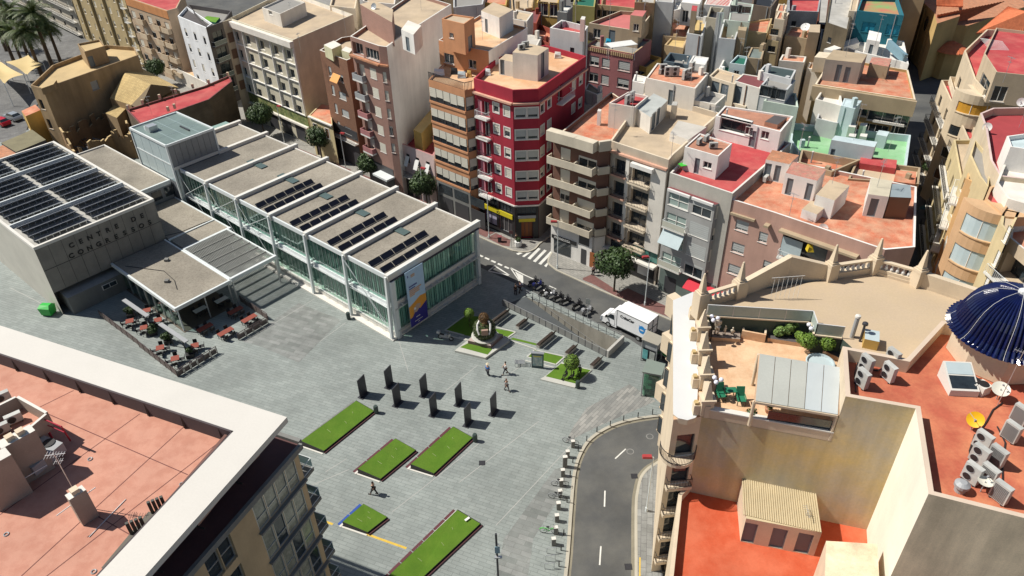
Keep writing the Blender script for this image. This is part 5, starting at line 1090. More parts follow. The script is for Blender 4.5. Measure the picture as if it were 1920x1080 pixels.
hut(b, [(1182, 28), (1205, 31), (1212, 20), (1190, 19)], 26.2, 23.3, wall=tan, roof=mat('rose roof', (.50, .15, .14), .9, .1), wins=[(0, .3, .75, .8, 1.8)])
mb = MB(); p = at(1165, 83, 21); mb.box((p.x, p.y, 21), (4.2, 2.2, .08), whitep, .3)
for dx, dy in ((-2, -1), (2, -1), (2, 1), (-2, 1)): mb.box((p.x+dx*.95, p.y+dy*.9, 18.9), (.06, .06, 2.1), whitep)
mb.build('sun_canopy', b.root)
b = house('blank light grey block with an open roof box and chimney', [(1031, 52), (1093, 63), (1103, 49), (1053, 37)], 23.8, lgrey, redroof, .8, cope=white); b.finish()
hut(b, [(1088, 36), (1096, 37), (1098, 31), (1091, 30)], 26, wall=palepink, roof=lconc, name='chimney')
b = house('yellow house front with a balcony right of the mauve house', [(1188, 120), (1212, 127), (1240, 108), (1212, 100)], 16.5, yellow, darkw, .6); gp(b, 0, [(1200, 143)], None, 1, 1.6, 1.7); b.finish(); b.balcony(0, .2, b.L(0)-.2, 14.6, .7, 'solid', yellow)
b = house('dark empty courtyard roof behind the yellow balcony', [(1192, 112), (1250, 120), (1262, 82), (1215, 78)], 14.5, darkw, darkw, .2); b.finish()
b = house('white parapet house between the mauve front and the red block', [(1186, 152), (1208, 157), (1212, 144), (1190, 139)], 18.2, white, lconc, .2); b.finish()
b = house('dark green glazed roof beside the mauve facade', [(1096, 168), (1120, 178), (1130, 172), (1104, 155)], 14.5, lgrey, mat('dark green pane roof', (.06, .09, .075), .3), .1); b.finish()
b = house('low shed with blue-grey sheet roof in the courtyard behind the side street', [(1095, 195), (1115, 200), (1118, 185), (1098, 180)], 12.5, lgrey, mat('blue grey sheet', (.22, .31, .36), .5), .05); b.finish()
b = house('red rubble-strewn roof terrace left of the blank grey block', [(985, 60), (1030, 82), (1036, 55), (995, 38)], 19.5, wallm('rust red wall', (.30, .06, .035)), terra, .8); b.finish()
b = house('pale ribbed roof hut beside the crimson block', [(966, 78), (1007, 86), (1015, 70), (985, 62)], 20.5, offw, mat('ribbed light roof', (.50, .47, .42), .8), .05); b.finish()
b = house('yellow house with blue-framed upper windows', [(1006, 5), (1046, 9), (1050, -8), (1010, -8)], 22, yellow, sandroof, .3); gp(b, 0, [(1018, 16), (1040, 8)], None, 1, 1.8, 2.2, frame=frw); b.finish()
b = house('small white metal-roofed stair hut left of the blank grey block', [(1045, 22), (1063, 24), (1074, 12), (1056, 9)], 24, dconc, lconc, .1); b.finish()
b = house('yellow-green house with a plant-covered balcony at the top edge', [(1074, 9), (1115, 13), (1118, -8), (1078, -8)], 22, wallm('mustard green render', (.36, .32, .11)), dgreen, .5); b.finish()
b = house('sand-coloured house with a white window beneath red terraces', [(1118, 8), (1160, 12), (1192, 16), (1196, -8), (1120, -8)], 21.5, sand, redroof, .4); gp(b, 0, [(1129, 26), (1148, 28)], None, 1, 2.0, 1.3); b.finish()
b = house('long olive-brown house wall at the top edge', [(1190, 4), (1228, 6), (1230, -10), (1192, -10)], 23.5, wallm('olive brown render', (.28, .21, .12)), conc, .3); b.finish()
b = house('plain grey gable wall beside the white courtyard house', [(1229, 2), (1262, 5), (1266, -10), (1232, -10)], 23.5, lgrey, conc, .2); b.finish()
b = house('white courtyard house with glazed doors and a stepped white wall', [(1245, 34), (1262, 20), (1315, 8), (1318, -8), (1268, -8)], 20, white, lconc, 1.0); b.finish()
hut(b, [(1278, 4), (1312, 8), (1318, -6), (1284, -8)], 22.6, wall=white, roof=white, wins=[(0, .1, .45, .5, 2.4)])
b = house('terrace shaded by a red and white striped awning', [(1320, 8), (1368, 12), (1375, -6), (1328, -8)], 22.3, white, bricky('red and white stripes', (.55, .13, .12), (.62, .5, .45), (.62, .5, .45), 20, .5, 60, .1), .05); b.finish()
b = house('dark brown house with black solar collectors on its slope', [(1408, 8), (1446, 14), (1462, -8), (1416, -8)], 22.5, wallm('dark brown render', (.16, .12, .09)), blackp, .2); b.finish()
b = house('cream stair block behind the orange penthouse', [(958, 35), (988, 40), (1000, 24), (968, 18)], 22.5, offw, sandroof, .3); b.finish()
b = house('maroon-roofed house with tan stair wall', [(975, 38), (1006, 44), (1015, 22), (985, 14)], 20.5, wallm('rust red wall', (.30, .06, .035)), maroon, .1); b.finish()
b = house('pale sandy house at the top edge left of the yellow house', [(960, 20), (998, 14), (1002, -10), (958, -8)], 21, sand, sandroof, .4); b.finish()
b = house('grey and white service block behind the orange tower', [(850, 14), (905, 8), (910, -12), (850, -10)], 22, lgrey, greyroof, .4); b.finish()
for i, (x0, y0, w_, z_, wm_, rm_, lb) in enumerate(((905, 4, 44, 21, yellow, terra, 'ochre house at the top edge above the white penthouse'), (680, 2, 60, 21, offw, sandroof, 'off-white block with cluttered terraces behind the big party wall'), (618, 10, 48, 19, cream, sandroof, 'cream block with wash house behind the hotel roof'))):
 b = house(lb, [(x0, y0), (x0+w_, y0+6), (x0+w_+6, y0-26), (x0+8, y0-28)], z_, wm_, rm_, .5); b.finish()
far = [(1700, -14, 15), (1640, -22, 19), (1560, -24, 18), (1480, -26, 20), (1400, -26, 19), (1320, -26, 18), (1240, -28, 20), (1160, -28, 19), (1080, -28, 20), (1000, -28, 19), (920, -30, 20), (840, -32, 19), (760, -36, 20)]
lbs = ['sand', 'pink', 'white', 'ochre', 'grey', 'tan']; fw_ = [sand, palepink, white, yellow, lgrey, tan]
for i, (x, y, z) in enumerate(far):
 j = i % 6; k = i//6; b = house('far %s house %s beyond the top row of roofs' % (lbs[j], ['with terracotta roof', 'with grey roof', 'with red roof'][k]), [(x-38, y), (x+36, y+5), (x+44, y-34), (x-26, y-38)], z, fw_[j], [terra, greyroof, redroof][k], .4); b.finish()
# ================================================================= top left: avenue blocks, old house, palms
ave = bricky('avenue paving', (.17, .17, .165), (.13, .13, .13), (.1, .1, .1), .9, .5, 30, .02, .85, var=.25)
o = fill([[at2(-520, 150), at2(40, 275), at2(62, 205), at2(140, 120), at2(330, 60), at2(260, -60), at2(-300, -120)]], .004, ave, 'promenade')
bpl = []
def ave_block(label, pts, z, wall, roof, rows, cols, w, h, zt, step, **k):
 b = B('apartment_building', label, pts, z, wall=wall, roof=roof, par=.5); b.root['group'] = 'apartment blocks along the avenue'; L_ = b.L(0)
 for r in range(rows):
  for c in range(cols): u = L_*(c+.5)/cols; b.win(0, u-w/2, u+w/2, zt-r*step-h, zt-r*step, shutter=shut, sh=rnd.choice([.2, .5, .9]), **k)
 b.finish(); return b
b = ave_block('white four-storey corner house with small dark windows beside black balconies', [(333, 30), (386, 52), (398, 44), (350, 12)], 15.4, wallm('bright white render', (.80, .82, .84)), darkw, 4, 3, .95, 1.6, 13.4, 3.1, frame=frd, glass=winglass)
b = B('apartment_building', 'black-fronted balcony block with a green lawn on its roof', [(387, 52), (420, 40), (434, 20), (352, 8)], 15.4, wall=darkw, roof=greyroof, par=.8); b.root['group'] = 'apartment blocks along the avenue'
for r in range(4): b.win(0, 1.0, b.L(0)-1, 12.0-r*3.1, 14.2-r*3.1, frame=frd, glass=winglass)
b.finish()
for r in range(4): b.balcony(0, .2, b.L(0)-.1, 11.8-r*3.1, .9, 'glass', darkw, .9, fm=flat('smoky glass', (.10, .12, .12), .2))
hut(b, [(378, 37), (404, 42), (412, 33), (388, 30)], 15.0, 14.6, wall=dgreen, roof=mat('bright lawn', (.12, .28, .02), .95, .2), name='roof_lawn')
bb_ = wallm('beige brown render', (.50, .37, .25))
b = ave_block('beige and brown block with orange top band and staggered balconies', [(234, -6), (313, 20), (331, 15), (345, -12), (262, -30)], 15.5, bb_, redroof, 4, 5, 1.7, 1.5, 12.9, 3.05, frame=frd)
b.slab(0, 0, b.L(0), 13.8, 15.4, .003, .12, wallm('orange band', (.55, .24, .09)), 'top_band')
for r in range(4):
 for c in (1, 3, 4): u = b.L(0)*(c+.5)/5; b.balcony(0, max(0, u-1.5), min(b.L(0), u+1.5), 11.0-r*3.05, .8, 'solid', wallm('beige parapet', (.58, .46, .32)), .9)
ol_ = wallm('olive tan render', (.46, .36, .19))
b = ave_block('olive-tan block with vertical shadow bays and many small windows', [(118, -50), (232, -7), (246, -16), (140, -60)], 15.6, ol_, sandroof, 5, 8, 1.1, 1.3, 14.6, 3.0, frame=frw)
for c in (1, 3, 5, 7): u = b.L(0)*c/8; b.slab(0, u-.35, u+.35, 1, 15.5, .003, .5, ol_, 'pier')
for r in range(5): u = b.L(0)*.99; b.balcony(0, u-1.8, u, 13.0-r*3.0, .7, 'steel', lconc)
b = ave_block('grey-beige block at the top left edge with shaded balconies', [(-20, -106), (116, -51), (130, -60), (0, -114)], 15.6, wallm('grey beige render', (.42, .38, .31)), sandroof, 5, 7, 1.5, 1.4, 14.4, 3.0, frame=frd)
for r in range(5): b.balcony(0, 2, b.L(0)-1, 12.8-r*3.0, .9, 'iron', lconc)
b = B('kiosk_row', 'low white awning shops at the foot of the avenue blocks', [(310, 118), (395, 160), (408, 150), (330, 112)], 3.2, wall=offw, roof=orroof, par=.1, cat='shops'); b.finish()
oldt = wallm('old tan render', (.36, .25, .135), streak=.22, var=.22, sc=.4)
oldr = mat('sunbaked screed', (.52, .385, .20), .95, .15, .6, 6, .3)
b = B('old_house', 'old tan roughcast house with sandy flat roof and small roof pavilion', [(57, 160), (80, 166), (118, 153), (259, 103), (252, 88), (200, 84), (98, 122)], 11.5, wall=oldt, roof=oldr, par=.7, cat='house'); gp(b, 2, [(178, 162)], None, 1, 1.2, 1.3, glass=shutg, mull=0) if False else None
for r in range(2): b.win(0, .6, 1.7, 7.4-r*3.6, 9.2-r*3.6, frame=frd, depth=.3)
u, z = uz(b, 2, 178, 160); b.win(2, u-.7, u+.7, z-.8, z+.8, glass=greyp, mull=0, frame=greyp); b.finish()
hut(b, [(158, 97), (196, 86), (187, 74), (145, 82)], 13.9, 10.9, wall=oldt, roof=oldr, par=.35, doors=[(0, .05, .3, 2)])
hut(b, [(77, 166), (100, 158), (106, 150), (82, 155)], 11.9, 10.8, wall=oldt, roof=oldr)
t = thing('old_house', 'low house with a folded ochre tiled roof catching the sun beside the old tan house', 'house', at(250, 185, 0))
ytile = bricky('ochre roof tiles', (.55, .41, .18), (.46, .33, .14), (.30, .21, .10), .5, .4, 20, .03, .9, var=.2)
z0, z1 = 6.8, 9.8; q = MB(); rl, rr, rb = at(234, 137, z1), at(283, 158, z1), at(335, 164, z1-2.4)
el, er, bk = at(206, 184, z0), at(246, 197, z0), at(262, 126, z0+1)
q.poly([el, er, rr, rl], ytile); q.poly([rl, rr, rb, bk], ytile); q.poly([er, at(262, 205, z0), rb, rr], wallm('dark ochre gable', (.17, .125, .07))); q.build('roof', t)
q = MB(); q.prism([Vector(p[:2]) for p in (el, er, at(300, 185, z0), rb, bk)], 0, z0-.05, oldt); q.build('wall', t)
q = MB(); q.prism(pix([(198, 212), (219, 221), (236, 203), (216, 195)], 5.6), 0, 5.6, oldt, ytile); q.build('annex', t)
hut_b = B('roof_terrace_building', 'building with crimson painted roof terrace and dark brick side beside the glass tower', [(237, 205), (262, 232), (392, 186), (435, 152), (430, 141), (383, 161)], 8.6, wall=bricky('old dark brick', (.13, .09, .055), (.16, .115, .07), (.12, .095, .07), .3, .08, 0, .01, vertical=True, var=.35), roof=redroof, par=.35, cope=maroon, cat='building'); hut_b.finish()
for x, y in ((241, 205), (268, 195), (300, 185), (330, 175), (362, 165), (392, 157), (428, 143), (316, 208), (328, 203)):
 p = at(x, y, 8.6); q = MB(); q.box((p.x, p.y, 8.55), (.35, .35, .8), mcream); q.build('chimney', hut_b.root)
t = thing('ruined_house', 'roofless ruin with broken rendered walls and rubble behind the auditorium', 'ruin', at(180, 235, 0))
rw = wallm('ruin render', (.30, .185, .09), streak=.3, var=.35, sc=.5)
q = MB(); rp_ = [(112, 245), (140, 285), (166, 272), (208, 250), (244, 252), (238, 222), (205, 205), (160, 222)]; P_ = pix(rp_, 4.5)
for i in range(len(P_)):
 A, B_ = P_[i], P_[(i+1) % len(P_)]; n = 6
 for k in range(n):
  p0, p1 = A.lerp(B_, k/n), A.lerp(B_, (k+1)/n); h0 = 4.2+rnd.uniform(-1.3, .9); h1 = h0+rnd.uniform(-.5, .5); d = (p1-p0).normalized(); nn = Vector((-d.y, d.x))*.3
  q.hexa([(*p0, 0), (*p1, 0), (*(p1+nn), 0), (*(p0+nn), 0)], [(*p0, h0), (*p1, h1), (*(p1+nn), h1), (*(p0+nn), h0)], rw, oldr)
q.build('wall', t); q = MB(); ic = sum(P_, Vector((0, 0)))/len(P_)
for k in range(40):
 x, y = ic.x+rnd.uniform(-5, 5), ic.y+rnd.uniform(-3.5, 3.5); a = rnd.uniform(0, 3); l = rnd.uniform(.5, 2.6); z = rnd.uniform(.2, 1.6); q.bar((x, y, z), (x+l*math.cos(a), y+l*math.sin(a), z+rnd.uniform(-.4, .6)), .18, .12, rnd.choice([darkw, rw, shutb, dconc]))
q.build('rubble', t)
b = B('shed', 'long low shed with mossy grey sheet roof beside the auditorium', [(2, 268), (30, 285), (86, 262), (60, 243)], 4.0, wall=darkw, roof=mat('mossy sheet roof', (.20, .18, .11), .95, .2, 1, 6, .3), par=0, cat='shed'); b.finish()
b = B('shed', 'small shed with orange tiled roof at the left edge', [(-30, 290), (-5, 300), (34, 290), (5, 272)], 4.2, wall=darkw, roof=clayt, par=0, cat='shed'); b.finish()
b = B('small_house', 'small yellow house with red tile roof below the old tan house', [(40, 208), (48, 218), (76, 206), (66, 196)], 6.2, wall=yellow, roof=terra, par=0, cat='house'); b.win(0, .4, 1.2, 3, 4.6, frame=frd); b.finish()
sail = mat('yellow shade cloth', (.60, .46, .22), .8, .06, .5, 20, .05)
for i, (pts, lb) in enumerate((([(10, 116), (53, 103), (82, 121), (50, 141)], 'pale yellow shade sail nearer the old tan house'), ([(-40, 108), (2, 116), (44, 140), (8, 158)], 'pale yellow shade sail at the left edge'))):
 t = thing('shade_sail', lb, 'shade sail', at(*pts[0], 0), group='shade sails'); P_ = [at(x, y, 4.6 if k % 2 else 4.1) for k, (x, y) in enumerate(pts)]; n = 8; vs = []; fs = []
 for i_ in range(n+1):
  for j in range(n+1):
   u, v = i_/n, j/n; sag = 1-.16*math.sin(math.pi*v) ; uu = .5+(u-.5)*sag; sv = 1-.16*math.sin(math.pi*u); vv = .5+(v-.5)*sv
   p = P_[0].lerp(P_[1], uu).lerp(P_[3].lerp(P_[2], uu), vv); vs.append(p-Vector((0, 0, .5*math.sin(math.pi*u)*math.sin(math.pi*v))))
 for i_ in range(n):
  for j in range(n): a_ = i_*(n+1)+j; fs.append((a_, a_+1, a_+n+2, a_+n+1))
 q = MB(); q.raw(vs, fs, sail); q.build('cloth', t, smooth=True)
 for p in P_: q = MB(); q.tube((p.x, p.y, 0), (p.x, p.y, p.z+.3), .08, steelw, 8); q.build('post', t)
pleaf = mat('palm leaf', (.06, .11, .022), .6, .35, 3, 12, 0, col2=(.11, .13, .03), patch=.5, psc=1.2); ptrunk = mat('palm trunk', (.12, .085, .055), .95, .3, 2, 8, .4)
def palm(h=9., seed=1, nf=46):
 r_ = random.Random(seed); t = thing('palm_tree', '', 'palm', (0, 0, 0)); q = MB(); q.lathe((0, 0, 0), [(.34, 0), (.26, h*.4), (.22, h*.9), (.38, h-.3), (.2, h)], ptrunk, 10); q.build('trunk', t, local=True); q = MB()
 for k in range(nf):
  a = r_.uniform(0, 6.28); e = r_.uniform(-.5, 1.25); L_ = r_.uniform(2.6, 3.5); pos = Vector((0, 0, h)); n = 7; prev = pos; d = Vector((math.cos(a)*math.cos(e), math.sin(a)*math.cos(e), math.sin(e)))
  side = Vector((-math.sin(a), math.cos(a), 0))
  for s_ in range(n):
   d = (d+Vector((0, 0, -.17))).normalized(); nx = prev+d*(L_/n); w = .75*math.sin(math.pi*min(1, (s_+1.2)/(n+1)))+.05; upv = d.cross(side)
   for sg in (-1, 1):
    for j in range(3):
     b0 = prev.lerp(nx, j/3); q.poly([b0, b0+side*sg*w+d*.35-Vector((0, 0, .14)), b0+d*.12], pleaf)
   q.bar(prev, nx, .04, .04, pleaf); prev = nx
 q.build('crown', t, local=True); return t
palms = [Placer(palm(9., 3)), Placer(palm(7.5, 8, 40))]
for i, (x, y, k, s_, lb) in enumerate(((104, 140, 0, 1.15, 'tallest palm with a yellowish heart, right of centre in the palm group'), (58, 118, 0, 1.0, 'palm left of the tallest one, over the avenue'), (118, 128, 1, 1.0, 'bushy palm below the tallest one'), (82, 150, 1, 1.1, 'low palm in front of the group beside the shade sails'), (28, 120, 1, 1.0, 'palm near the left edge above the shade sail'), (48, 132, 1, .9, 'short palm between the sails and the avenue'), (12, 96, 0, .8, 'small palm at the far left edge'), (92, 112, 1, .9, 'dark palm behind the bushy one'), (22, 60, 0, 1.0, 'palm furthest up the avenue at the left edge'))):
 p = at(x, y, 0); palms[k]((p.x, p.y, 0), i*1.3, lb, 'palms on the avenue', s_*1.3)
# ================================================================= near building bottom left
lb_ = thing('apartment_building', 'near apartment block with broad pale roof band, salmon roof and glass bays', 'building', (*at2(200, 850, 21), 0))
band_m = mat('pale roof band', (.60, .575, .53), .85, .06, .3, 8, .1); ZB = 21.5
o0, o1, o2 = at2(-420, 476, ZB), at2(538, 782, ZB), at2(186, 1176, ZB); i0, i1, i2 = at2(-420, 522, ZB), at2(438, 808, ZB), at2(74, 1196, ZB)
q = MB();
for P_ in ([o0, o1, i1, i0], [o1, o2, i2, i1]): q.prism(P_, ZB-.45, ZB, band_m)
q.build('roof_band', lb_)
q = MB(); q.prism([i0+Vector((0, .1)), i1+Vector((.12, .1)), i2+Vector((.1, 0)), at2(-500, 1300, ZB)], ZB-4, 20.35, darkw, salmon); q.build('roof', lb_)
seam = flat('dark seam', (.16, .06, .05), .9); q = MB(); zs_ = 20.356
for a, b_ in (((412, 828), (0, 1148)), ((262, 776), (0, 965)), ((345, 800), (40, 1080)), ((138, 732), (0, 800)), ((85, 774), (352, 890)), ((85+40, 935-0), (250, 1006)), ((-20, 760), (85, 774))): rd(a, b_, .06, seam, zs_, q)
q.build('roof_seam', lb_)
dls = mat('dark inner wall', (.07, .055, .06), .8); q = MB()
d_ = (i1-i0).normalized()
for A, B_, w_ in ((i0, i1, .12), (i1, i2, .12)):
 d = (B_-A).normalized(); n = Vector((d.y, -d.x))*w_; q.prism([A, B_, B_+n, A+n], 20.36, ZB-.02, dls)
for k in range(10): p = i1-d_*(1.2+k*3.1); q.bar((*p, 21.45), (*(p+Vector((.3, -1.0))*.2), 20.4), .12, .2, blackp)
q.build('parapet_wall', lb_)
for x, y in ((169, 861), (341, 908), (12, 1002), (176, 1072)):
 p = at(x, y, 20.36); q = MB(); q.ring(p+Vector((0, 0, .02)), .13, .035, greyp, n=14); q.build('roof_drain', lb_)
ZL = 18.4; k0 = at2(552, 827, ZL); k1 = at2(340, 1071, ZL); kd = (k1-k0).normalized(); k2 = k0+kd*26; kn = (o0-o1).normalized(); k3 = k0+kn*46
body = Bld(None, None, None, [k0, k2, k2+kn*30, k3], ZL-.5, 0, wallm('tan cladding', (.50, .38, .23)), maroon, 0, parent=lb_, partname='wall')
gm = mat('greyish curtained glass', (.30, .31, .25), .12, .4, 3, 8, 0, spec=.8); gpan = mat('pale green glass panel', (.26, .33, .24), .2, .1)
L0 = body.L(0); st = 3.2; ztop = ZL-.9
for r in range(5):
 zt_ = ztop-r*st
 for k in range(4): body.win(0, .45+k*1.12, .45+(k+1)*1.12-.04, zt_-2.75, zt_, frame=alu, glass=[gm, gm, gm, winglass, gm][(r+k) % 5 if r else 0], mull=0, hm=.36, depth=.12, sill=False)
 for k in range(2): body.win(0, 7.0+k*1.15, 8.1+k*1.15, zt_-2.6, zt_-.1, frame=alu, glass=winglass, mull=0, hm=.45, depth=.3, sill=False)
 body.win(0, 10.1, 11.9, zt_-2.6, zt_-.1, frame=tan, glass=mat('tan louvre', (.26, .20, .13), .7), mull=0, depth=.12, sill=False)
 for k in range(2): body.win(0, 13.2+k*1.15, 14.3+k*1.15, zt_-2.6, zt_-.1, frame=alu, glass=winglass, mull=0, hm=.45, depth=.3, sill=False)
body.finish()
for r in range(5):
 zt_ = ztop-r*st; body.slab(0, .0, 5.0, zt_-2.98, zt_-2.8, .003, .28, dconc, 'floor_ledge')
 e = 3 if True else 0; Ln = body.L(3); body.balcony(3, Ln-2.6, Ln-.0, zt_-2.9, 1.1, 'glass', dconc, 1.0, fm=mat('bluish balcony glass', (.22, .33, .34), .15), th=.3)
q = MB(); nn_ = Vector((kd.y, -kd.x));
if nn_.x < 0: nn_ = -nn_
q.prism([k0+kn*.0+nn_*.25, k2+nn_*.25, k2-nn_*3, k0-nn_*3], ZL-.5, ZL-.2, dconc, mat('maroon terrace strip', (.10, .045, .045), .85)); q.prism([k0+nn_*.35-kn*.3, k2+nn_*.35, k2+nn_*.1, k0+nn_*.1-kn*.3], ZL-.45, ZL, dconc); q.prism([k3+kn*0-kd*.35, k0-kd*.35+nn_*.3, k0+nn_*.3-kd*.05, k3-kd*.05], ZL-.45, ZL, dconc); q.build('terrace_ledge', lb_)
pw0, pw2 = k0-nn_*1.15+kn*1.3+kd*1.6, k2-nn_*.9
q = MB(); q.prism([pw0, pw2, pw2-nn_*.2, pw0-nn_*.2], ZL-.2, ZB-.46, mat('maroon plank wall', (.16, .075, .06), .8)); q.prism([pw0, pw0+kn*44, pw0+kn*44+kd*.2, pw0+kd*.2], ZL-.2, ZB-.46, mcream); q.build('penthouse_wall', lb_)
orp = mat('salmon slat panel', (.55, .34, .26), .7)
for a, b_, z in (((486, 853), (442, 898), 19.4), ((436, 905), (372, 985), 19.4), ((300, 1050), (285, 1068), 19.4)):
 A, B_ = at(*a, z), at(*b_, z); q = MB()
 for j in range(3): q.bar(A+Vector((0, 0, .09*j)), B_+Vector((0, 0, .09*j)), .05, .05, orp)
 q.build('railing_slats', lb_)
for x, y in ((440, 903), (368, 987), (290, 1068)):
 p = at(x, y, 19.6); q = MB(); q.bar(p, p-Vector((.7, -.5, -.2)), .08, .3, blackp); q.bar(p, p+Vector((.5, -.1, -.1)), .06, .12, blackp); q.build('bracket', lb_)
rf = 20.36; chm = mat('chimney render', (.36, .30, .245), .85, .12)
def chimney(px, py, w, d, h, lab, caps, ang=.85):
 p = at(px, py, rf); t = thing('chimney', lab, 'chimney', p); q = MB(); q.box((p.x, p.y, rf), (w, d, h), chm, ang, lconc); q.build('stack', t)
 for k in range(caps): o = (k-(caps-1)/2)*.6; q = MB(); q.box((p.x+math.cos(ang)*o, p.y+math.sin(ang)*o, rf+h), (.42, .42, .3), mcream, ang); q.build('cap', t)
chimney(168, 972, .95, .55, 2.3, 'slim beige roof chimney standing alone with one cap', 1)
chimney(70, 888, 1.9, .8, 3.3, 'wide beige chimney block beside the cooling unit', 2)
chimney(26, 934, 1.9, .9, 3.3, 'wide beige chimney block cut by the left edge', 1)
t = thing('service_box', 'beige rooftop service box open on top with cooling units behind its wall', 'box', at(20, 800, rf)); zb_ = 22.6
S_ = [at2(84, 775, zb_), at2(0, 845, zb_), at2(-60, 790, zb_), at2(30, 745, zb_)]
q = MB()
for i in range(4):
 A, B_ = S_[i], S_[(i+1) % 4]; d = (B_-A).normalized(); n = Vector((-d.y, d.x))*.18
 q.prism([A, B_, B_+n, A+n], 21.6, zb_, chm, lconc)
q.prism(S_, 21.2, 21.6, chm, salmon); q.build('parapet', t); q = MB(); q.prism(inset(S_, .8), rf, 21.2, darkw); q.build('base', t)
for x, y in ((28, 770), (2, 752), (4, 800)):
 p = at(x, y, 21.62)
t = thing('cooling_unit', 'large low white cooling unit with round fans shaded beneath the service box', 'cooling unit', at(95, 845, rf))
A, B_ = at2(118, 830, rf+1.1), at2(60, 878, rf+1.1); d = (B_-A).normalized(); n = Vector((d.y, -d.x)); n = n if n.x < 0 else -n
q = MB(); q.prism([A, B_, B_+n*1.7, A+n*1.7], rf+.4, rf+1.1, greyp); q.build('case', t)
for k in range(3): c_ = A.lerp(B_, (k+.5)/3)+n*.8; q = MB(); q.lathe((*c_, rf+1.1), [(.38, 0), (.38, .06)], blackp, 16); q.build('fan', t)
t = thing('roof_pergola', 'small brown metal railing frame around the cooling unit', 'railing', at(120, 820, rf))
A, B_, C_ = at(77, 784, rf+2.0), at(115, 800, rf+2.0), at(132, 826, rf+.1)
q = MB(); q.bar(A, B_, .07, .07, redw); q.bar(B_, C_, .09, .12, redw); q.bar(A-Vector((0, 0, .5)), B_-Vector((0, 0, .5)), .05, .05, redw); q.bar(A, A-Vector((-.1, .1, 1.9)), .09, .12, redw); q.build('frame', t)
for i, (x, y) in enumerate(((300, 956), (261, 995))):
 p = at(x, y, rf); t = thing('vent_stack', 'dark louvred roof vent %s' % ['beside the roof band, the further one', 'nearer the bottom edge over the floor grating'][i], 'roof vent', p, group='louvred roof vents')
 q = MB()
 for k in range(4): q.box((p.x-.35+k*.2, p.y+(k-1.5)*.12, rf), (.17, .17, .95), flat('greenish black slats', (.05, .055, .045), .6), .5)
 q.build('slats', t)
q = MB(); A, B_ = at2(288, 962, rf), at2(200, 1068, rf); d = (B_-A).normalized(); n = Vector((-d.y, d.x))*.35; q.prism([A-n, B_-n, B_+n, A+n], rf, rf+.02, flat('floor grating', (.12, .11, .09), .8)); q.build('floor_grating', lb_)
q = MB()
for a, b_, h in (((179, 914), (106, 967), 1.6), ((86, 855), (64, 870), .9), ((236, 936), (167, 1007), .02), ((88, 872), (10, 918), 1.0)): q.tube(at(*a, rf+h), at(*b_, rf+h), .03, whitep, 6)
tag(q.build('lightning_conductor'), 'thin white conductor rods strung across the salmon roof between chimneys', 'rod')
# ================================================================= corner mansion on the right
tanwall = mat('stained tan flank', (.66, .51, .23), .9, .12, .3, 6, .2, col2=(.53, .47, .36), patch=.7, psc=.22, streak=.2)
whit = mat('white membrane', (.60, .605, .60), .6, .05, .5, 10, 0); peach = mat('peach terrace tiles', (.62, .38, .22), .85, .14, .8, 8, .15, col2=(.66, .46, .29), patch=.5, psc=.8); redt = mat('red tile roof', (.42, .10, .055), .85, .16, .5, 6, .2, col2=(.56, .20, .10), patch=.5, psc=.35)
zt1, zt2 = 18.6, 22.0
a0, a1, a2 = at2(1318, 767, zt1), at2(1563, 815, zt1), at2(1717, 766, zt2); F0 = at2(1263, 784, 18.0); F1 = a0.copy()
a1 = a0+(a2-a0).normalized()*((a1-a0).dot((a2-a0).normalized()))
man = thing('corner_mansion', 'cream corner mansion with balustrades, obelisk finials and a tiled roof terrace', 'building', (*at2(1500, 700, 18), 0))
NL = at2(1272, 562, 18.0); N1 = at2(1313, 560, 19.6); N2 = at2(1640, 512, 19.6); N3 = at2(1935, 605, 19.6)
low = Bld(None, None, None, [F0, F1, a1, at2(1610, 690, 20), at2(1900, 690, 20), N3, N2, N1, NL], 17.85, 0, mcream, peach, 0, parent=man, partname='main_block', walls={1: tanwall})
for r in range(5): z = 14.1-r*3.05; u = low.L(0)*.5; low.win(0, u-.55, min(low.L(0)-.25, u+.95), z, z+2.1, frame=frd, depth=.3, mull=0, name='balcony_door')
for r in range(5):
 for f in (.15, .38, .62, .85): u = low.L(7)*f; low.win(7, u-.6, u+.6, 14.3-r*3.05, 16.4-r*3.05, frame=frd, depth=.3, name='balcony_door')
low.finish()
def mb_slab(P, z0, z1, m, name, parent=man, mt=None): q = MB(); q.prism(P, z0, z1, m, mt); return q.build(name, parent)
CO = [at2(1262, 563, 18), at2(1300, 547, 18), at2(1303, 600, 18), at2(1310, 700, 18), at2(1306, 776, 18)]
for k in range(5): t = math.pi*(.05+k*.2); pass
ctr = at2(1284, 770, 18); rr_ = (at2(1262, 776, 18)-ctr).length
CO += [ctr+Vector((math.cos(R(t)), math.sin(R(t))))*rr_ for t in (-20, -50, -90, -130, -160)]
CO.append(at2(1262, 770, 18)); mb_slab(CO, 17.5, 18.0, mcream, 'cornice', mt=whit)
bx_ = at2(1262, 770, 18)
z = 14.05; q = MB(); c = (F0+F1)/2+Vector((-.25, .3)); rad = 1.3
pts = [c+Vector((math.cos(R(t))*rad, math.sin(R(t))*rad)) for t in range(165, 361, 15)]; q.prism(pts, z-.3, z, mcream)
o = q.build('balcony', man); q = MB()
for i in range(len(pts)-1):
 p, s_ = pts[i], pts[i+1]
 for zz_ in (z+.12, z+.9): q.bar((*p, zz_), (*s_, zz_), .04, .04, iron)
 for k in range(3): w_ = p.lerp(s_, k/3); q.bar((*w_, z), (*w_, z+.9), .025, .025, iron)
q.build('railing', o)
for r in range(1, 5): u = low.L(0)*.5; low.balcony(0, u-.95, min(low.L(0)-.02, u+1.1), 14.05-r*3.05, .5, 'iron', mcream, .85, th=.3)
dl = (NL-F0).normalized(); nl = Vector((-dl.y, dl.x))
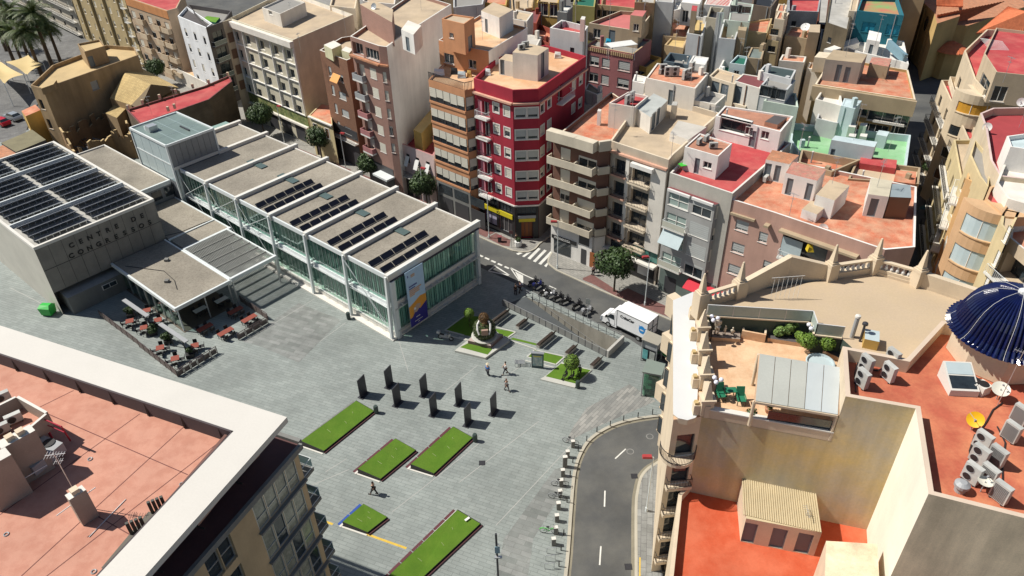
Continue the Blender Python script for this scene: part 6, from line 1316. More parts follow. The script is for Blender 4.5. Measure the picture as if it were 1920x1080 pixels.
if nl.x > 0: nl = -nl
for r in range(5):                       # street side: balconies, mouldings
 z = 14.1-r*3.05
 for f in (.15, .38, .62, .85):
  u = low.L(7)*f; low_u = low.L(7); low.balcony(7, u-1.0, u+1.0, z, .75, 'iron', mcream, .9)
 low.slab(7, 0, low.L(7), z-.5, z-.3, .003, .3, mcream, 'string_course')
for f in (.0, .27, .5, .73, .97): u = low.L(7)*f; low.slab(7, max(0, u-.3), u+.3, 0, 17.4, .003, .35, mcream, 'pilaster')
for z in (5.0, 11.0, 15.2): low.slab(7, 2.5, 4.2, z, z+2, .35, 1.3, mcream, 'bay')
def obelisk(b, px, py, z, h=1.55, w=.42, name='obelisk'):
 p = at(px, py, z); q = MB(); q.box((p.x, p.y, z), (w*1.9, w*1.9, .28), mcream, .35); q.box((p.x, p.y, z+.28), (w*1.45, w*1.45, .16), mcream, .35)
 ca, sa = math.cos(.35), math.sin(.35); f = lambda s, zz_: [(p.x+(x*ca-y*sa)*s, p.y+(x*sa+y*ca)*s, zz_) for x, y in ((-1, -1), (1, -1), (1, 1), (-1, 1))]
 q.hexa(f(w*.55, z+.44), f(.07, z+.44+h), mcream); q.lathe((p.x, p.y, z+.44+h-.05), [(.07, 0), (.1, .08), (.05, .16)], mcream, 8); return q.build(name, b)
pl0, pl1 = at2(1312, 572, 19.0), at2(1323, 762, 19.0); d_ = (pl1-pl0).normalized(); n_ = Vector((-d_.y, d_.x))*.35
mb_slab([pl0, pl1, pl1+n_, pl0+n_], 17.9, 19.0, mcream, 'parapet')
for k in range(5):
 p = pl0.lerp(pl1, (k+.15)/4.3); q = MB(); q.box((p.x+.1, p.y, 18), (.85, .75, 1.35), mcream); q.box((p.x+.1, p.y, 19.35), (1.05, .95, .16), mcream)
 q.hexa([(p.x-.2, p.y-.35, 19.5), (p.x+.4, p.y-.35, 19.5), (p.x+.4, p.y+.35, 19.5), (p.x-.2, p.y+.35, 19.5)], [(p.x+.05, p.y-.05, 20.9), (p.x+.15, p.y-.05, 20.9), (p.x+.15, p.y+.05, 20.9), (p.x+.05, p.y+.05, 20.9)], mcream); q.build('obelisk', man)
 q = MB(); q.box((p.x-.55, p.y, 18.0), (.5, .5, .9), mcream); q.box((p.x-.62, p.y, 18.0), (.25, .35, 1.1), mat('ochre stone', (.50, .37, .17))); q.build('scroll_bracket', man)
d_ = (a1-a0).normalized(); n_ = Vector((-d_.y, d_.x))*.35; mb_slab([a0, a1, a1+n_, a0+n_], 17.8, 18.6, mcream, 'parapet'); q = MB(); q.prism([a0-n_*.1, a1-n_*.1, a1+n_*1.1, a0+n_*1.1], 18.6, 18.7, lconc); q.build('coping', man)
b1, b2_, b3 = at2(1741, 926, 22), at2(1995, 990, 22), at2(2060, 640, 22); c1, c2 = at2(1700, 672, 22), at2(1580, 649, 22)
cflank = mat('cream flank', (.80, .76, .64), .85, .08, .5, 9, .1, streak=.05)
up = Bld(None, None, None, [a1, a2, b1, b2_, b3, at2(1766, 601, 22), c1, c2], 22.0, 0, wallm('stained beige flank', (.80, .66, .46), streak=.28, var=.2), redt, 1.0, th=.3, cope=mat('beige coping', (.58, .47, .37), .85, .08), parent=man, partname='upper_block', walls={0: tanwall, 1: cflank, 7: mcream, 6: mcream})
up.finish()
sand_P = [at2(1325, 592, 19.6), at2(1520, 604, 19.6), at2(1528, 628, 19.6), at2(1578, 634, 19.6), at2(1640, 690, 19.6), at2(1900, 690, 19.6), N3, N2, N1]
sb = Bld(None, None, None, sand_P, 19.6, 17.0, mat('dark green terrace wall', (.05, .075, .06), .8), mat('sandy terrace screed', (.50, .39, .26), .92, .1, .5, 7, .2, col2=(.46, .36, .25), patch=.5, psc=.5), 0, parent=man, partname='sandy_roof'); sb.finish()
fgl = mat('frosted glass panel', (.36, .43, .39), .3, .1, 1, 6, 0)
q = MB(); pts = [(*p, 19.6) for p in sand_P[:5]]
fp = MB()
for p, s_ in zip(pts[:4], pts[1:4]):
 P_, S_ = Vector(p), Vector(s_); L_ = (S_-P_).length; n = max(1, round(L_/1.8))
 for k in range(n): fp.bar(P_.lerp(S_, (k+.02)/n)+Vector((0, 0, .55)), P_.lerp(S_, (k+.98)/n)+Vector((0, 0, .55)), .03, .95, fgl)
 for k in range(n+1): x = P_.lerp(S_, k/n); q.bar(x, x+Vector((0, 0, 1.1)), .06, .06, lconc)
 q.bar(P_+Vector((0, 0, 1.08)), S_+Vector((0, 0, 1.08)), .07, .05, whit); q.bar(P_+Vector((0, 0, .04)), S_+Vector((0, 0, .04)), .28, .12, mcream)
q.build('glass_rail_frame', man); fp.build('glass_rail', man)
ZP = 20.9; PL = [(1316, 553), (1388, 531), (1478, 498), (1560, 498), (1643, 486), (1726, 509), (1935, 577)]; PW = [at2(x, y, ZP) for x, y in PL]
def wall_seg(A, B_, z0, z1, w, m, name, z1b=None):
 d = (B_-A).normalized(); n = Vector((-d.y, d.x))*w/2; z1b = z1b or z1; q = MB(); q.hexa([(*(A-n), z0), (*(B_-n), z0), (*(B_+n), z0), (*(A+n), z0)], [(*(A-n), z1), (*(B_-n), z1b), (*(B_+n), z1b), (*(A+n), z1)], m); return q.build(name, man)
def balustrade(A, B_, z0, z1):
 d = B_-A; n = int(d.length/.42); wall_seg(A, B_, z0-.5, z0+.15, .4, mcream, 'plinth'); wall_seg(A, B_, z1-.14, z1+.02, .36, mcream, 'handrail')
 q = MB()
 for k in range(n): p = A.lerp(B_, (k+.5)/n); q.lathe((p.x, p.y, z0+.15), [(.07, 0), (.13, .1), (.14, .22), (.06, .45), (.09, .62), (.09, z1-z0-.29)], whit, 8)
 q.build('balusters', man)
balustrade(PW[0].lerp(PW[1], .06), PW[0].lerp(PW[1], .93), 20.0, 20.95); wall_seg(PW[1].lerp(PW[2], 0), PW[2], 19.0, 20.95, .45, mcream, 'parapet', 21.9); wall_seg(PW[2], PW[3], 19, 21.9, .45, mcream, 'parapet', 20.95)
balustrade(PW[3].lerp(PW[4], .1), PW[3].lerp(PW[4], .92), 20.0, 20.95); balustrade(PW[4].lerp(PW[5], .08), PW[4].lerp(PW[5], .85), 20.0, 20.95); wall_seg(PW[5], PW[6], 19, 20.95, .5, mcream, 'parapet')
for A, B_ in zip(PW, PW[1:]): wall_seg(A+Vector((0, .25)), B_+Vector((0, .25)), 16.5, 19.85, .9, mcream, 'cornice')
for k in (0, 1, 3, 4, 5): p = PW[k]; q = MB(); q.box((p.x, p.y, 18.8), (.95, .95, 2.2), mcream, .35); q.build('pedestal', man); obelisk(man, PL[k][0], PL[k][1], 20.95+.02, 1.5, .44)
zl = 10.6
LW = [at2(1272, 926, zl), at2(1302, 893, zl), at2(1600, 900, zl), at2(1700, 1010, zl), at2(1680, 1290, zl), at2(1232, 1290, zl)]
lw = Bld('low_wing', 'low wing with bright red roof between the mansion flank and the street', 'building', LW, zl, 0, mcream, mat('bright red roof', (.47, .075, .025), .85, .1, .6, 8, .15, col2=(.55, .13, .06), patch=.4), .75, th=.28)
gp(lw, 5, [(1262, 1010)], None, 1, .9, 1.4, frame=frd) if False else None
lw.finish(); lf = zl-.75
hut(lw, [(1399, 972), (1541, 999), (1528, 922), (1391, 893)], lf+2.6, wall=mcream, roof=mat('corrugated tan sheet', (.52, .43, .27), .7, .1), doors=[(0, .0, .18, 2.2), (0, .38, .58, 2.2), (0, .72, .92, 2.2)])
q = MB(); A, B_, C_, D_ = at(1393, 965, lf+2.63), at(1541, 999, lf+2.63), at(1530, 920, lf+2.63), at(1390, 891, lf+2.63)
for k in range(34): q.bar(A.lerp(B_, (k+.5)/34), D_.lerp(C_, (k+.5)/34), .09, .07, mat('corrugated tan sheet', (.52, .43, .27), .7, .1))
q.build('roof_sheet', lw.root)
hut(lw, [(1549, 1014), (1645, 1020), (1650, 1110), (1545, 1110)], lf+4.0, wall=mcream, roof=wallm('stained beige flank', (.43, .365, .27)), par=0)
q = MB(); p = at(1314, 922, lf); q.box((p.x, p.y+.5, lf), (2.2, .8, 1.2), mcream, -.2); q.build('wall_ledge', lw.root)
dc = at2(1886, 620, 23.4); dz0 = 23.4; apex = top_z(dc.x, dc.y, 548); cob = mat('cobalt glazed tile', (.003, .006, .05), .12, .25, 3, 10, .1, spec=1.0)
dome = thing('dome', 'cobalt blue glazed-tile dome with white ridges on a cream drum', 'dome', (dc.x, dc.y, 21))
q = MB(); hh_ = apex-dz0; prof = [(3.55*f, g*hh_) for f, g in ((1, 0), (.93, .05), (.86, .16), (.81, .32), (.76, .48), (.69, .64), (.57, .80), (.38, .93), (.15, .99), (.03, 1))]; NS = 8; NR = 8
for s_ in range(NS):
 t0, t1 = 2*math.pi*(s_+.3)/NS, 2*math.pi*(s_+1.3)/NS
 for k in range(NR):
  for (f0, f1, m0) in ((0, .7, 1),):
   rows = []
   for r_, h_ in prof:
    A = Vector((math.cos(t0)*r_, math.sin(t0)*r_, h_)); B_ = Vector((math.cos(t1)*r_, math.sin(t1)*r_, h_)); nrm = (A+B_); nrm.z = 0; nrm.normalize()
    pc_ = lambda f: Vector((math.cos(t0+(t1-t0)*f)*r_, math.sin(t0+(t1-t0)*f)*r_, h_)); p0 = pc_(k/NR); p1 = pc_((k+1)/NR); nrm = p0+p1; nrm.z = 0; nrm.normalize(); w_ = (p1-p0).length; e_ = .5*w_
    rows.append([p0, p0.lerp(p1, .2)+nrm*e_*.8+Vector((0, 0, e_*.3)), p0.lerp(p1, .5)+nrm*e_*1.2+Vector((0, 0, e_*.5)), p0.lerp(p1, .8)+nrm*e_*.8+Vector((0, 0, e_*.3)), p1])
   vs = [Vector((dc.x, dc.y, dz0))+v for row in rows for v in row]; fs = [(i*5+j, i*5+j+1, i*5+j+6, i*5+j+5) for i in range(len(rows)-1) for j in range(4)]; q.raw(vs, fs, cob)
q.build('tile_shell', dome)
q = MB()
for s_ in range(NS):
 t0 = 2*math.pi*(s_+.3)/NS; pts = [Vector((dc.x+math.cos(t0)*(r_+.1), dc.y+math.sin(t0)*(r_+.1), dz0+h_+.06)) for r_, h_ in prof]; q.path(pts, .014, whit, 6)
q.build('ridge', dome)
q = MB(); q.lathe((dc.x, dc.y, apex-.1), [(.35, 0), (.3, .25), (.1, .4)], whit, 10); q.build('finial', dome)
q = MB(); q.prism([dc+u2(22.5+45*k)*3.0 for k in range(8)], 21.05, 23.45, mcream); q.build('drum', dome)
q = MB(); q.prism([dc+u2(22.5+45*k)*3.4 for k in range(8)], 23.15, 23.4, mcream); q.build('eave', dome)
pc = thing('terrace_canopy', 'pale panelled canopy with rust seams over the roof terrace', 'canopy', at(1490, 720, 17.9))
zc0, zc1 = 20.3, 20.9; A, B_, C_, D_ = at(1416, 752, zc0), at(1571, 778, zc0), at(1576, 690, zc1), at(1424, 664, zc1)
cp = mat('canopy panel', (.40, .41, .375), .5, .08, .5, 8, 0)
for k in range(5):
 q = MB(); a_, b_, c_, d2 = A.lerp(B_, (k+.02)/5), A.lerp(B_, (k+.98)/5), D_.lerp(C_, (k+.98)/5), D_.lerp(C_, (k+.02)/5); up_ = Vector((0, 0, .05)); q.hexa([a_, b_, c_, d2], [a_+up_, b_+up_, c_+up_, d2+up_], cp if k < 3 else mat('canopy panel pale', (.44, .48, .49), .5, .05)); q.build('panel', pc)
q = MB()
for k in range(6): q.bar(A.lerp(B_, k/5)-Vector((0, 0, .08)), D_.lerp(C_, k/5)-Vector((0, 0, .08)), .12, .14, mat('rusty cream beam', (.50, .34, .22), .7))
q.bar(A-Vector((0, 0, .1)), B_-Vector((0, 0, .1)), .14, .18, mcream); q.bar(D_-Vector((0, 0, .1)), C_-Vector((0, 0, .1)), .12, .16, mcream); q.build('frame', pc)
for P_ in (A, D_, B_): q = MB(); q.tube((P_.x, P_.y+.1, 17.9), (P_.x, P_.y+.1, P_.z-.1), .12, mcream, 10); q.build('post', pc)
q = MB(); p = at(1440, 792, 18.7); e_ = at(1561, 812, 18.7); q.bar(p+Vector((0, .3, .3)), e_+Vector((0, .3, .3)), .04, 1.0, winglass); q.build('glass_screen', pc)
tf = 17.87
q = MB(); p = at(1408, 622, tf); t = thing('wall_fountain', 'peach wall fountain with basin and three spouts on the terrace', 'fountain', p)
A, B_ = at2(1391, 620, tf), at2(1435, 628, tf); d_ = (B_-A).normalized(); n_ = Vector((-d_.y, d_.x))
q.prism([A, B_, B_+n_*.2, A+n_*.2], tf, tf+1.9, peach); q.build('back_panel', t)
q = MB(); q.prism([A-n_*1.0, B_-n_*1.0, B_-n_*.85, A-n_*.85], tf, tf+.75, peach); q.prism([A-n_*.85, A-n_*.85+d_*.15, A+d_*.15, A], tf, tf+.8, mcream); q.prism([B_-n_*.85-d_*.15, B_-n_*.85, B_, B_-d_*.15], tf, tf+.8, mcream); q.prism([A-n_*.85+d_*.15, B_-n_*.85-d_*.15, B_-d_*.15, A+d_*.15], tf+.1, tf+.35, greyroof); q.build('basin', t)
for k in (1, 2, 3): q = MB(); x = A.lerp(B_, k/4)-n_*.02; q.tube((*x, tf+1.2), (*(x-n_*.12), tf+1.17), .07, blackp, 8); q.build('spout', t)
for nm, lb, cells in (('planter_bed', 'raised planter bed with statues left of the wall fountain', [(1330, 632), (1388, 636), (1388, 618), (1330, 614)]), ('planter_bed', 'raised planter bed with leafy shrubs right of the wall fountain', [(1440, 634), (1520, 646), (1576, 672), (1578, 640), (1520, 622), (1440, 618)])):
 q = MB(); q.prism(pix(cells, tf+.35), tf, tf+.35, peach, mat('planter soil', (.30, .24, .20), .95) if 'statues' in lb else darkw); tag(q.build(nm), lb, 'planter')
# ================================================================= things
leafm = mat('tree leaf', (.022, .052, .012), .6, .4, 1.5, 6, 0, col2=(.055, .10, .022), patch=.5, psc=1.2); bark = mat('bark', (.10, .075, .05), .9, .2)
hedge = mat('clipped leaf', (.10, .19, .02), .65, .4, 3, 10, 0, col2=(.16, .26, .03), patch=.5, psc=3)
turf = mat('artificial turf', (.075, .165, .006), .95, .12, 1, 40, .6, col2=(.092, .18, .010), patch=.4, psc=.8)
def leaves(q, c, r, n, m, size=.3, rz=1., seed=1, shell=.55, lumps=6):
 r_ = random.Random(seed); L_ = [(Vector((r_.gauss(0, 1), r_.gauss(0, 1), r_.gauss(0, .8))).normalized()*r*r_.uniform(.35, .6), r*r_.uniform(.45, .62)) for _ in range(lumps)]+[(Vector((0, 0, 0)), r*.7)]
 for k in range(n):
  o, rr = r_.choice(L_) if lumps else (Vector((0, 0, 0)), r); d = Vector((r_.gauss(0, 1), r_.gauss(0, 1), r_.gauss(0, 1))).normalized(); p = o+d*rr*(shell+(1-shell)*r_.random()**.5); p.z *= rz; p += Vector(c)
  u = d.cross(Vector((r_.random()-.5, r_.random()-.5, r_.random()-.5))).normalized(); v = (d+u.cross(d)*r_.uniform(-.8, .8)).cross(u).normalized(); s_ = size*r_.uniform(.6, 1.25)
  q.poly([p-u*s_*.5, p+v*s_*.45, p+u*s_*.6, p-v*s_*.4+d*s_*.15], m)
def tree(seed, R_=2.4, trunk=2.6):
 t = thing('street_tree', '', 'tree', (0, 0, 0)); q = MB(); q.tube((0, 0, 0), (.05, .05, trunk), .14, bark, 8, .1); r_ = random.Random(seed)
 for k in range(6): a = k*1.05; q.tube((.05, .05, trunk-.3), (math.cos(a)*R_*.5, math.sin(a)*R_*.5, trunk+R_*r_.uniform(.5, 1.1)), .06, bark, 6, .02)
 q.build('trunk', t, local=True); q = MB(); leaves(q, (0, 0, trunk+R_*.72), R_*1.06, 4600, leafm, .32, .88, seed, .45, 17); q.build('crown', t, local=True); return t
tr = [Placer(tree(5)), Placer(tree(11))]
for i, (x, y, s_, lb) in enumerate(((1151, 546, 1.0, 'big round tree in front of the beige stone block beside the lamp'), (802, 388, .95, 'round tree at the kerb below the orange block'), (697, 345, .85, 'round tree below the pinkish block with blank party wall'), (604, 300, .95, 'round tree by the small yellowish house'), (497, 256, 1.0, 'round tree below the cream hotel-like block'), (300, 160, .9, 'tree furthest along the street by the avenue blocks'), (1742, 345, .7, 'small light green tree in the dark lane near the mint green roof'), (1748, 432, .65, 'lone green tree at the foot of the dark lane, lower down'))):
 p = at(x, y, 0); tr[i % 2]((p.x, p.y, 0), i*2., lb, 'street trees', s_)
def lamp(h=7.1):
 t = thing('street_lamp', '', 'street lamp', (0, 0, 0)); q = MB(); q.tube((0, 0, 0), (0, 0, h), .075, steelw, 10, .05); q.tube((0, 0, 0), (0, 0, .5), .12, steelw, 10); q.build('pole', t, local=True)
 q = MB(); q.bar((0, 0, h), (-.25, 0, h+.08), .06, .06, steelw); q.hexa([(-.95, -.2, h+.05), (-.1, -.2, h), (-.1, .2, h), (-.95, .2, h+.05)], [(-.9, -.15, h+.25), (-.15, -.17, h+.2), (-.15, .17, h+.2), (-.9, .15, h+.25)], flat('red lamp housing', (.33, .035, .04), .5)); q.build('lamp_head', t, local=True); return t
lp = Placer(lamp())
for x, y, rz, lb in ((1045, 503, 0, 'street lamp on the pavement corner beside the no entry sign'), (1209, 572, .2, 'street lamp between the round tree and the grey block'), (1212, 958, 0, 'street lamp on the small pavement inside the curved road'), (917, 446, 2.6, 'street lamp in front of the yellow-signed crimson corner block'), (796, 395, 2.6, 'street lamp behind the glass hall below the pale pink building'), (650, 325, 2.6, 'street lamp below the brown brick block'), (534, 270, 2.6, 'street lamp furthest along, below the cream hotel-like block')):
 p = at(x, y, 0); lp((p.x, p.y, 0), rz, lb, 'red-headed street lamps')
def panel():
 t = thing('display_panel', '', 'display panel', (0, 0, 0)); q = MB(); q.box((0, 0, .06), (.09, 1.2, 2.5), dsteel); q.build('board', t, local=True)
 q = MB(); q.hexa([(-.062, -.52, .35), (-.05, -.52, .35), (-.05, .52, .35), (-.062, .52, .35)], [(-.062, -.52, 2.42), (-.05, -.52, 2.42), (-.05, .52, 2.42), (-.062, .52, 2.42)], mat('dark printed poster', (.045, .045, .06), .5, .5, 4, 6, 0, col2=(.16, .13, .15), patch=.4, psc=2.2)); q.build('poster', t, local=True)
 q = MB(); q.box((0, 0, 0), (.7, 1.3, .06), dsteel); q.build('foot', t, local=True); return t
pn = Placer(panel())
for x, y, lb in ((682, 741, 'dark display panel at the left end of the far row, nearest the long grass ramp'), (731, 723, 'dark display panel with blue lower half, furthest from the camera'), (796, 739, 'dark display panel with a red figure, third in the far row'), (861, 756, 'dark display panel between the far row and the right-hand pair'), (746, 757, 'dark display panel standing second in the near row, left'), (814, 775, 'dark display panel in the middle of the near row'), (878, 794, 'dark display panel nearest the grass ramp with the litter bin'), (926, 774, 'dark display panel at the right end near the walkers')):
 p = at(x, y, 0); pn((p.x, p.y, 0), R(-28), lb, 'display panels on the plaza')
def ramp(pts, lb, col, h0=.62, h1=.28):
 P_ = [at(x, y, 0) for x, y in pts]; A, B_, C_, D_ = P_; c = sum(P_, Vector())/4; t = thing('grass_ramp', lb, 'grass ramp', (c.x, c.y, 0), group='sloping grass ramps')
 z = [h0*.75, h1, h1, h0]; T = [Vector((p.x, p.y, 0))+Vector((0, 0, zz_)) for p, zz_ in zip([at(x, y, zz_) for (x, y), zz_ in zip(pts, z)], z)]
 Bm = [Vector((p.x, p.y, .003)) for p in T]; q = MB(); q.hexa(Bm, T, flat('black ramp side', (.018, .016, .016), .6)); q.build('base', t)
 q = MB(); i_ = [T[k].lerp(sum(T, Vector())/4, .018)+Vector((0, 0, .012)) for k in range(4)]; q.poly(i_, turf); q.poly([x-Vector((0, 0, .008)) for x in i_], turf); q.build('turf', t)
 d = (T[0]-T[3]); d.z = 0; d.normalize(); n = Vector((-d.y, d.x, 0)); n = n if n.dot(Bm[0]-Bm[1]) > 0 else -n
 e0, e1 = Bm[3]-d*.25, Bm[0]; q = MB(); q.bar(e0+n*.18+Vector((0, 0, .04)), e1+n*.18+Vector((0, 0, .04)), .22, .07, lconc); q.bar(Bm[3]-d*.15+n*.1+Vector((0, 0, .03)), Bm[2]-d*.15+Vector((0, 0, .03)), .14, .05, lconc); q.build('frame', t)
 L_ = (e1-e0).length; m_ = max(2, int(L_/1.35))
 for k in range(m_):
  q = MB(); q.bar(e0+n*.42+d*(L_*k/m_+.08)+Vector((0, 0, .05)), e0+n*.42+d*(L_*(k+1)/m_-.04)+Vector((0, 0, .05)), .26, .08, col); q.build('plank', t)
 e = Bm[2]-n*.12; f = Bm[1]-n*.12; q = MB(); q.bar(e+Vector((0, 0, .07)), f+Vector((0, 0, .07)), .14, .12, flat('maroon trim', (.07, .02, .025), .6)); q.build('trim', t)
 q = MB()
 for u_, v_, l_ in ((.35, .3, .22), (.6, .5, .16), (.8, .35, .1)):
  a_ = T[3].lerp(T[0], u_).lerp(T[2].lerp(T[1], u_), v_)+Vector((0, 0, .02)); b__ = T[3].lerp(T[0], u_-.02).lerp(T[2].lerp(T[1], u_-.02), v_+l_)+Vector((0, 0, .02)); q.bar(a_, b__, .03, .01, mat('worn turf line', (.30, .34, .16)))
 q.build('turf_line', t); return t
mar = flat('maroon plank', (.10, .022, .03), .6); blu = flat('blue plank', (.02, .07, .32), .5)
ramp([(668.3, 750.7), (701.7, 770), (606.7, 846), (563.3, 827.3)], 'long grass ramp furthest back, with a litter bin at its end', dconc)
ramp([(741.7, 821.7), (780, 843.3), (713.3, 898.3), (670, 879.3)], 'medium grass ramp in the middle with maroon planks', mar)
ramp([(850, 799.3), (886.7, 820), (813.3, 888.3), (769.3, 870.7)], 'grass ramp beside the display panels with a bin at its right corner', mar)
ramp([(681.7, 944.3), (726.7, 969.3), (689.3, 998.3), (641.7, 978.3)], 'smallest grass ramp with blue planks crossed by the yellow line', blu)
ramp([(858.3, 955), (901.7, 981), (770, 1104), (715, 1092)], 'longest grass ramp at the bottom edge with maroon planks', mar)
q = MB(); a_, b__ = at(872, 976, .5), at(880, 970, .5); q.bar(a_, b__, .22, .04, whitep); tag(q.build('white_plank'), 'short white plank lying on the longest grass ramp', 'plank')
def bin_():
 q = MB(); q.lathe((0, 0, 0), [(.2, 0), (.24, .1), (.25, .85), (.22, .9), (.2, .98), (.12, .98)], mat('dark green bin', (.035, .055, .05), .5), 14); return q.build('litter_bin', local=True)
bn_ = Placer(bin_()); bn_.p['category'] = 'litter bin'
for x, y, lb in ((706, 774, 'dark litter bin at the end of the long far grass ramp'), (891, 827, 'dark litter bin at the corner of the grass ramp by the panels'), (1083, 727, 'dark green litter bin at the corner of the topiary lawn'), (654, 598, 'dark litter bin against the foot of the glass hall')):
 p = at(x, y, 0); bn_((p.x, p.y, 0), 0, lb, 'litter bins')
# ---- garden
def gp_(l, sc=6., ox=820, oy=560): return [(x/sc+ox, y/sc+oy) for x, y in l]
stone_e = mat('pale stone edging', (.46, .46, .42), .85, .1, 1, 12, .15)
plat = thing('garden_platform', 'low pale stone platform carrying lawns around the flower sculpture', 'platform', at(905, 640, 0)); q = MB()
q.prism(pix(gp_([(195, 583), (540, 665), (815, 470), (560, 300), (430, 395)]), .28), 0, .28, stone_e); q.build('base', plat)
for nm, l, z in (('lawn', [(345, 500), (620, 565), (565, 628), (255, 545)], .30), ('lawn', [(650, 335), (880, 378), (800, 430), (690, 400)], .02), ('lawn', [(85, 355), (310, 190), (480, 200), (470, 300), (400, 425), (300, 408)], .02), ('lawn', [(850, 438), (1140, 510), (1125, 528), (820, 455)], .02)):
 q = MB(); q.prism(pix(gp_(l), z), 0, z, turf, turf); q.build(nm, plat)
for l in ([(85, 355), (310, 190)], [(85, 355), (300, 412)], [(20, 385), (330, 470)], [(820, 470), (1110, 570)], [(880, 378), (800, 432)], [(650, 320), (880, 376)], [(245, 435), (345, 462)]):
 A, B_ = [at(x, y, .03) for x, y in gp_(l)]; q = MB(); q.bar(A, B_, .16, .08, stone_e); q.build('edging', plat)
pl2 = thing('topiary_lawn', 'two grass beds with pale edging around the topiary ball', 'lawn', at(1060, 690, 0)); q = MB()
q.prism(pix(gp_([(1155, 905), (1545, 1000), (1600, 930), (1740, 800), (1400, 715), (1215, 868)]), .12), 0, .12, stone_e); q.build('base', pl2)
q = MB(); q.prism(pix(gp_([(1390, 728), (1725, 803), (1600, 915), (1560, 955), (1220, 872)]), .14), .1, .14, turf); q.build('lawn', pl2); q = MB(); q.prism(pix(gp_([(1100, 582), (1430, 655), (1330, 738), (1015, 655)]), .03), 0, .03, turf); q.build('lawn', pl2)
for l in ([(1100, 578), (1432, 652)], [(1432, 655), (1335, 742)], [(1015, 658), (1330, 742)], [(1090, 580), (1010, 655)], [(960, 690), (1310, 775)]): A, B_ = [at(x, y, .03) for x, y in gp_(l)]; q = MB(); q.bar(A, B_, .16, .08, stone_e); q.build('edging', pl2)
sc = at(909, 636, .3); t = thing('flower_sculpture', 'planted bust sculpture with brown curly head and white straps on a round plinth', 'sculpture', (sc.x, sc.y, .28))
brn = flat('brown purple slab', (.15, .10, .10), .7); q = MB(); q.prism(pix(gp_([(345, 500), (600, 560), (740, 430), (480, 372)]), .35), .28, .75, brn, mat('pinkish slab top', (.40, .33, .30), .8)); q.build('slab', t)
q = MB(); q.lathe((sc.x, sc.y, .75), [(1.5, 0), (1.55, .15), (1.4, .2)], stone_e, 24); q.build('plinth', t)
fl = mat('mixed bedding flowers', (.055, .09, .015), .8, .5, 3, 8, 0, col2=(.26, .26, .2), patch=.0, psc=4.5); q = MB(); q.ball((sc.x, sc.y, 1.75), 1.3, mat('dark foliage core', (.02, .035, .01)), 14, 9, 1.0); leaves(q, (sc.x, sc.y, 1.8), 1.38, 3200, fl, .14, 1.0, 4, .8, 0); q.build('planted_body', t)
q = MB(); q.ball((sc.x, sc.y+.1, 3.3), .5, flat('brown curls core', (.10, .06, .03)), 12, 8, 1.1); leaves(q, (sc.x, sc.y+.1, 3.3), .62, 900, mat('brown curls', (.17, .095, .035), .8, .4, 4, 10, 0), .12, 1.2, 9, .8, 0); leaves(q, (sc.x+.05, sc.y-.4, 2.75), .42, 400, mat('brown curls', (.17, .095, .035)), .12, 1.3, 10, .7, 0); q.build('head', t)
for sx in (-1, 1): q = MB(); q.path([(sc.x+sx*.5, sc.y-.1, 3.15), (sc.x+sx*.75, sc.y-.55, 2.9), (sc.x+sx*.72, sc.y-1.0, 2.4), (sc.x+sx*.55, sc.y-1.2, 1.95)], .11, whitep, 8); q.build('strap', t)
q = MB(); q.box((sc.x+.1, sc.y-1.22, 1.95), (.75, .3, .7), mat('pink brown panel', (.33, .22, .17)), .1); q.build('front_panel', t)
def topiary(x, y, r, h, lb, small=True):
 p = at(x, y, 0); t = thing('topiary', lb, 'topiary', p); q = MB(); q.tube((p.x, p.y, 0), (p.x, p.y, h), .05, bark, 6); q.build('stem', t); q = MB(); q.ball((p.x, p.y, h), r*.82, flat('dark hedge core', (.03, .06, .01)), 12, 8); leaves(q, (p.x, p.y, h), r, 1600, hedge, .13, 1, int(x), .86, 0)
 if small: leaves(q, (p.x+.1, p.y-.1, h*.35), r*.45, 300, hedge, .13, 1, 3, .5, 0)
 q.build('crown', t)
topiary(881, 612, .62, 2.0, 'small topiary ball on a thin stem in the shaded lawn')
topiary(1071, 706, .88, 2.1, 'large clipped topiary ball above dark seated figures', False)
